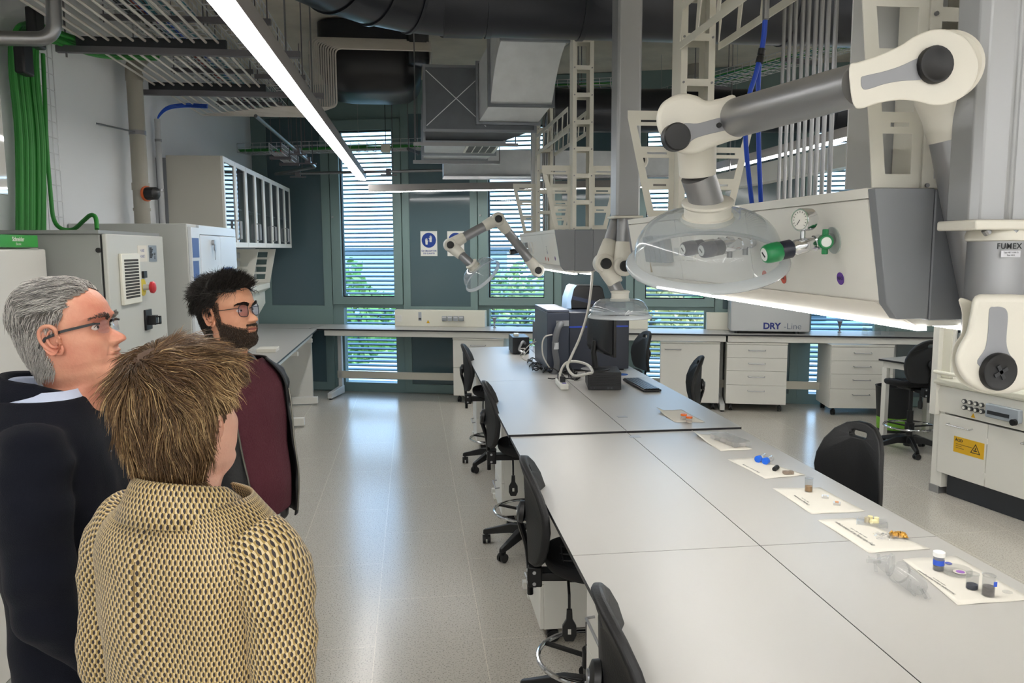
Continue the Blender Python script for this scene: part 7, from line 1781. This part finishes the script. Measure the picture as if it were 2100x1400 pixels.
strands('beard_strands', roots_from(Gb, beard, 6500, lambda p, r: r.uniform(.004, .008)*(1+.5*sst(.03, .0, abs(p.y))), lambda p, r: r.uniform(.0005, .003), 7), lambda p, n, t, rn: (V((.2, 0, -.9))+V(n)*.5+V((rn.gauss(0, .3), rn.gauss(0, .3), rn.gauss(0, .3)))).normalized(), capbd, HMb, hm_b, lambda rn, p: (lambda g: (g*1.25, g*.9, g*.65))(rn.choice([.02, .04, .07, .03, .12])), sfb, 5, .0005, 4)
strands('eyebrows', roots_from(Gb, eb, 900, lambda p, r: r.uniform(.005, .009), lambda p, r: r.uniform(.0005, .002), 9), flow_br, t2, HMb, hm_b, cb_, sfb, 4, .0005, 4)
MB(HMb).rings([[(.0985+dx, y_, z_) for y_, z_ in [(.022*math.cos(a), -.0675+.0035*math.sin(a)+.001*math.cos(2*a)) for a in [2*PI*i/20 for i in range(20)]]] for dx in (-.008, -.001)]).build('mouth', mat('lip', '8e4a42', .5), t2, world=False)
glasses(t2, HMb, mat('glasses_dark', '15161a', .35), .0013, .046, .042, glassy('tinted_lens', 'f8f4fc', .96, .02, 'ffffff', .01, 1.4), 'thin')
M_sweater = mat('burgundy_knit', '4a1624', .85, bump=.5, bscale=160); M_bj = mat('black_jacket_cloth', '0b0c0f', .6, bump=.3, bscale=60)
tb_ = MT(sb_)
tbs = [(z, f+.028*math.exp(-((z-1.05-sb_)/.12)**2), b, w_) for z, f, b, w_ in tb_]
jacket(t2, tbs, .945, 1.50+sb_, M_sweater, 'sweater', 0, .004, .006, 5)
MB().rings([torso_ring(z, tbs, 60, 0, 2*PI, -.001) for z in (.905, .91, .94, .945)]).build('belt', mat('black_leather', '0b0b0d', .35), t2, world=False)
bk = MB().box(tbs and .155, .162, -.02, .02, .903, .945).build('buckle', M_chrome, t2, world=False, bevel=.002)
j2 = jacket(t2, [(z, f+.01, b, w_+.006) for z, f, b, w_ in tbs], .90, 1.50+sb_, M_bj, 'jacket', .62, .016, .018, 8)
for sy in (1, -1):
    pth_ = [(-.01, sy*.165, 1.42+sb_), (-.025, sy*.215, 1.36+sb_), (-.05, sy*.245, 1.23+sb_), (-.08, sy*.262, 1.11+sb_), (-.13, sy*.22, 1.03+sb_), (-.165, sy*.16, .975+sb_)]
    sleeve('sleeve', pth_, [.066, .074, .07, .062, .055, .048, .044], M_bj, j2, .014, sy*3+1)
G = [[V(q) for q in r] for r in []]
collar(j2, 'jacket_collar', M_bj, 1.46+sb_, -.02, .085, .085, .088, .05, .9, .014, .7, tilt=.04, solid=.004)
for sy in (1, -1):      # zip edges
    zs_ = [.92+i*.04 for i in range(int((1.44+sb_-.92)/.04))]; pts = []
    for z in zs_:
        f, b, w_ = interp(tbs, z); a = sy*.63; pts.append(((f+.03)*abs(math.cos(a))**.85, (w_+.026)*math.copysign(abs(math.sin(a))**.85, sy), z))
    MB().tube(pts, .0035, 6).build('zip', mat('zip_metal', '6d6a62', .35, .9), j2, world=False)
trousers(t2, mat('beige_trousers', 'b9b2a5', .8, bump=.1), .86, .165, .125, .12, ((.02, .11), (.02, -.11)))
shoes(t2, M_black, ((.06, .11), (.06, -.11)))
# ================ woman in patterned jacket
def pattern_mat():
    m = bpy.data.materials.new('cube_pattern_cloth'); m.use_nodes = True; n = m.node_tree; L = n.links; b = n.nodes['Principled BSDF']
    def mt(op, a, b_=None, c=None):
        q = n.nodes.new('ShaderNodeMath'); q.operation = op
        for i, v in enumerate((a, b_, c)):
            if v is None: continue
            if isinstance(v, (int, float)): q.inputs[i].default_value = v
            else: L.new(v, q.inputs[i])
        return q.outputs[0]
    uv = n.nodes.new('ShaderNodeUVMap'); sp = n.nodes.new('ShaderNodeSeparateXYZ'); L.new(uv.outputs[0], sp.inputs[0])
    u = mt('DIVIDE', sp.outputs['X'], .0118); v = mt('DIVIDE', sp.outputs['Y'], .0088)
    row = mt('FLOOR', v); odd = mt('MULTIPLY', mt('MODULO', mt('ADD', row, 1000), 2), .5)
    a = mt('SUBTRACT', mt('FRACT', mt('ADD', mt('ADD', u, odd), 100)), .5); bb = mt('SUBTRACT', mt('FRACT', mt('ADD', v, 100)), .5)
    aa = mt('ABSOLUTE', a); ab = mt('ABSOLUTE', bb)
    hexd = mt('ADD', mt('DIVIDE', aa, .23), mt('MULTIPLY', mt('POWER', mt('DIVIDE', ab, .56), 1.6), .9)); dark = mt('LESS_THAN', hexd, 1.0)
    och = mt('GREATER_THAN', mt('SUBTRACT', a, mt('MULTIPLY', bb, .35)), 0)
    m1 = n.nodes.new('ShaderNodeMix'); m1.data_type = 'RGBA'; m1.inputs[6].default_value = hexc('c6b28a'); m1.inputs[7].default_value = hexc('957c45'); L.new(och, m1.inputs[0])
    m2 = n.nodes.new('ShaderNodeMix'); m2.data_type = 'RGBA'; m2.inputs[7].default_value = hexc('1d1216'); L.new(m1.outputs[2], m2.inputs[6]); L.new(dark, m2.inputs[0])
    L.new(m2.outputs[2], b.inputs['Base Color']); b.inputs['Roughness'].default_value = .6; b.inputs['Sheen Weight'].default_value = .1
    return m
M_pat = pattern_mat()
Yw = 1.42; wx = P(340, 880, Y=Yw).x; ezw = CH-(834-510)/1633*Yw; sw_ = ezw-1.66+.055
rzw = 1.02; t3 = person('woman seen from behind with short brown hair and a tan jacket patterned with dark diamonds', wx+.045, Yw-.01, rzw)
HMw = Matrix.Translation((.008, .016, ezw)) @ Matrix.Rotation(1.0-rzw, 4, 'Z') @ Matrix.Rotation(-.02, 4, 'Y') @ Matrix.Scale(.94, 4)
arms_w = [([(0, sy*.15, 1.40+sw_), (-.016, sy*.182, 1.25+sw_), (-.016, sy*.205, 1.12+sw_), (.04, sy*.195, 1.0+sw_), (.12, sy*.15, .92+sw_)], [.03, .03, .028, .026, .023], ((.8, -sy*.4, -.2), (0, -sy, 0), (.3, 0, .9))) for sy in (1, -1)]
tor_w = [(.88, .07, .08, .12), (1.0, .07, .07, .11), (1.15, .07, .07, .12), (1.24, .06, .07, .12)]
b3, Gw = body_mesh(t3, dict(nose=.8, brow=.4, wide=.96), HMw, tor_w, [([(0, .08, .85), (0, .08, .5), (0, .08, .06)], [.065, .05, .035]), ([(0, -.08, .85), (0, -.08, .5), (0, -.08, .06)], [.065, .05, .035])], arms_w, skin('fair', 'dcae98', 'cf9a86'))
eyes(t3, HMw, '4a4038', Gw); sfw = bvh(Gw[6:])
def hl_w(p):
    if p.z > .10: return True
    if p.x > .045: return p.z > .055
    if p.x > .008: return p.z > .012-.03*(p.x < .022)
    if p.x > -.012: return p.z > .004
    return p.z > -.15
def flow_w(p, n, t, rn):
    # whorl at the back of the crown; hair falls away from it, curling in at the nape
    c = V((-.055, .01, .10)); d = (p-c); d = d-V(n)*d.dot(V(n)); d = d.normalized() if d.length > 1e-4 else V((0, 1, 0))
    tw = V(n).cross(d)*.45*sst(.12, .03, (p-c).length)
    g = V((0, 0, -.9))*sst(.09, .0, p.z)
    s2 = V((-.35, 0, 0))*sst(.03, -.03, p.z)*(1 if p.x > -.03 else 0)+V((.55*math.copysign(1, rn.random()-.3), 0, 0))*sst(-.08, -.13, p.z)
    k = mnoise.noise_vector(p*24)*.85
    return (d*.8+tw+g+s2+k+V((rn.gauss(0, .10), rn.gauss(0, .10), rn.gauss(0, .10)))).normalized()
def stop_w(p):
    if p.x > .035: return p.z < .042
    if p.x > -.018: return p.z < .004
    return p.z < -.165
def c_w(rn, p):
    k = mnoise.noise(p*30)+rn.gauss(0, .35)
    base = (.110, .060, .028) if k < .15 else ((.25, .150, .068) if k < .5 else (.56, .39, .20))
    f = rn.uniform(.6, 1.25); return tuple(c*f for c in base)
capw = cap_obj('hair', Gw, hl_w, lambda p: .004+(.014*sst(-.12, .0, p.z)+.004*mnoise.noise(p*25))*(1-sst(.045, .06, abs(p.y))*sst(-.07, -.03, p.x)*sst(.05, .02, p.z)), t3, HMw, mat('hair_base_brown', '4a3423', .85))
strands('hair_strands', roots_from(Gw, hl_w, 15000, lambda p, r: (r.uniform(.07, .12) if p.x < -.01 else r.uniform(.025, .05)) if p.z > -.02 else r.uniform(.035, .065), lambda p, r: r.uniform(.002, .007) if (abs(p.y) > .045 and -.065 < p.x and p.z < .035) else (r.uniform(.008, .027) if p.z > -.06 else r.uniform(.006, .016)), 8), flow_w, capw, HMw, MATS.setdefault('hair_brown', hair_mat('brown', .38)), c_w, sfw, 9, .00066, 9, .8, stop_w)
strands('hair_strands', roots_from(Gw, lambda p: (p-V((-.055, .01, .10))).length < .034, 1500, lambda p, r: r.uniform(.04, .08), lambda p, r: r.uniform(.012, .026), 18), flow_w, capw, HMw, MATS['hair_brown'], c_w, sfw, 19, .00066, 9, .8)
WT = [(.70, .16, .165, .205), (.80, .15, .155, .195), (.90, .135, .13, .175), (1.0, .12, .11, .155), (1.04, .118, .105, .152), (1.14+sw_*.5, .125, .115, .16), (1.22+sw_, .13, .12, .168), (1.30+sw_, .118, .122, .172), (1.37+sw_, .098, .12, .172), (1.415+sw_, .080, .108, .155), (1.445+sw_, .068, .095, .122), (1.47+sw_, .060, .085, .09)]
j3 = jacket(t3, WT, .72, 1.468+sw_, M_pat, 'jacket', .12, .012, .010, 4, n=96, step=.01)
for sy in (1, -1): sleeve('sleeve', [(-.01, sy*.135, 1.405+sw_), (-.012, sy*.178, 1.36+sw_), (-.02, sy*.20, 1.24+sw_), (-.02, sy*.215, 1.10+sw_), (.04, sy*.20, .99+sw_), (.11, sy*.16, .93+sw_)], [.058, .064, .060, .053, .047, .042, .038], M_pat, j3, .010, sy+5, n=44)
collar(j3, 'jacket_collar', M_pat, 1.430+sw_, -.012, .074, .078, .080, .052, 1.15, .024, .45, tilt=.055, solid=.0035)
# centre back seam and shoulder seams
pts = [V((-(interp(WT, z)[1]+.0135), 0, z)) for z in [.75+.02*i for i in range(int((1.42+sw_-.75)/.02))]]
MB().tube([(p.x+.001, p.y, p.z) for p in pts], .0012, 4).build('back_seam', mat('seam_dark', '6b5838', .8), j3, world=False)
trousers(t3, mat('dark_skirt_cloth', '23222a', .85), .80, .15, .11, .115, ((.02, .09), (.02, -.09)))
shoes(t3, M_black, ((.05, .09), (.05, -.09)))
def light_strip(a, b, wd, h, label, name='ceiling_light'):
    """suspended LED profile from a to b; z of a is the luminous underside"""
    a = V(a); b = V(b); t = thing(name, label, 'light', a, 0, 'suspended LED strip lights')
    up = V((0, 0, 1))
    MB().bar(a+up*(h/2+.006), b+up*(h/2+.006), wd, h).build('housing', mat('strip_housing', '8a8684', .5), t)
    MB().bar(a+up*.003, b+up*.003, wd*.92, .006).build('diffuser', M_led, t)
    d = (b-a); L = d.length
    m = MB()
    for f in (.06, .94): m.cyl(a+d*f+up*h, V((a+d*f).to_2d().to_3d())+up*CZ, .0018, n=6)
    m.build('suspension_wires', M_alu, t)
    return t
light_strip((-.61, 1.0, 2.65), (-.56, 9.7, 2.65), .092, .075, 'long bright LED strip running away overhead on the left')
light_strip((-.61, -4, 2.65), (-.61, .9, 2.65), .092, .075, 'LED strip behind the viewer on the left')
q = P(773, 385, z=2.65)
qa = FP.px(773, 385, -1.2); 
light_strip(F(.66, -.75, 2.50), F(4.2, -.75, 2.50), .07, .08, 'short LED strip hanging across in front of the window wall')
light_strip((3.3, .5, 2.65), (3.24, 8.3, 2.65), .092, .075, 'LED strip running away on the right side of the room')
light_strip((1.0, -4, 2.65), (1.0, .0, 2.65), .092, .075, 'LED strip behind the viewer above the island')
light_strip((3.3, -4, 2.65), (3.3, .2, 2.65), .092, .075, 'LED strip behind the viewer on the right')
light_strip((4.9, 1, 2.65), (4.9, 6, 2.65), .092, .075, 'LED strip above the fume cupboard side')

for i, x_ in enumerate((.2, 2.1, 4.2)):  # unseen lengthwise strips, added to brighten upright faces turned to the viewer
    light_strip((x_, -4.2, 2.65), (x_, -.6, 2.65), .092, .075, '%s unseen LED strip added behind the viewer as fill light' % ['left', 'middle', 'right'][i])
for i, y_ in enumerate((-2.6, -1.4)):  # crosswise strips out of view, also added as fill for upright faces
    light_strip((-1.9, y_, 2.9), (5.8, y_, 2.9), .092, .075, '%s unseen crosswise LED strip added behind the viewer as fill light' % ['far', 'near'][i])
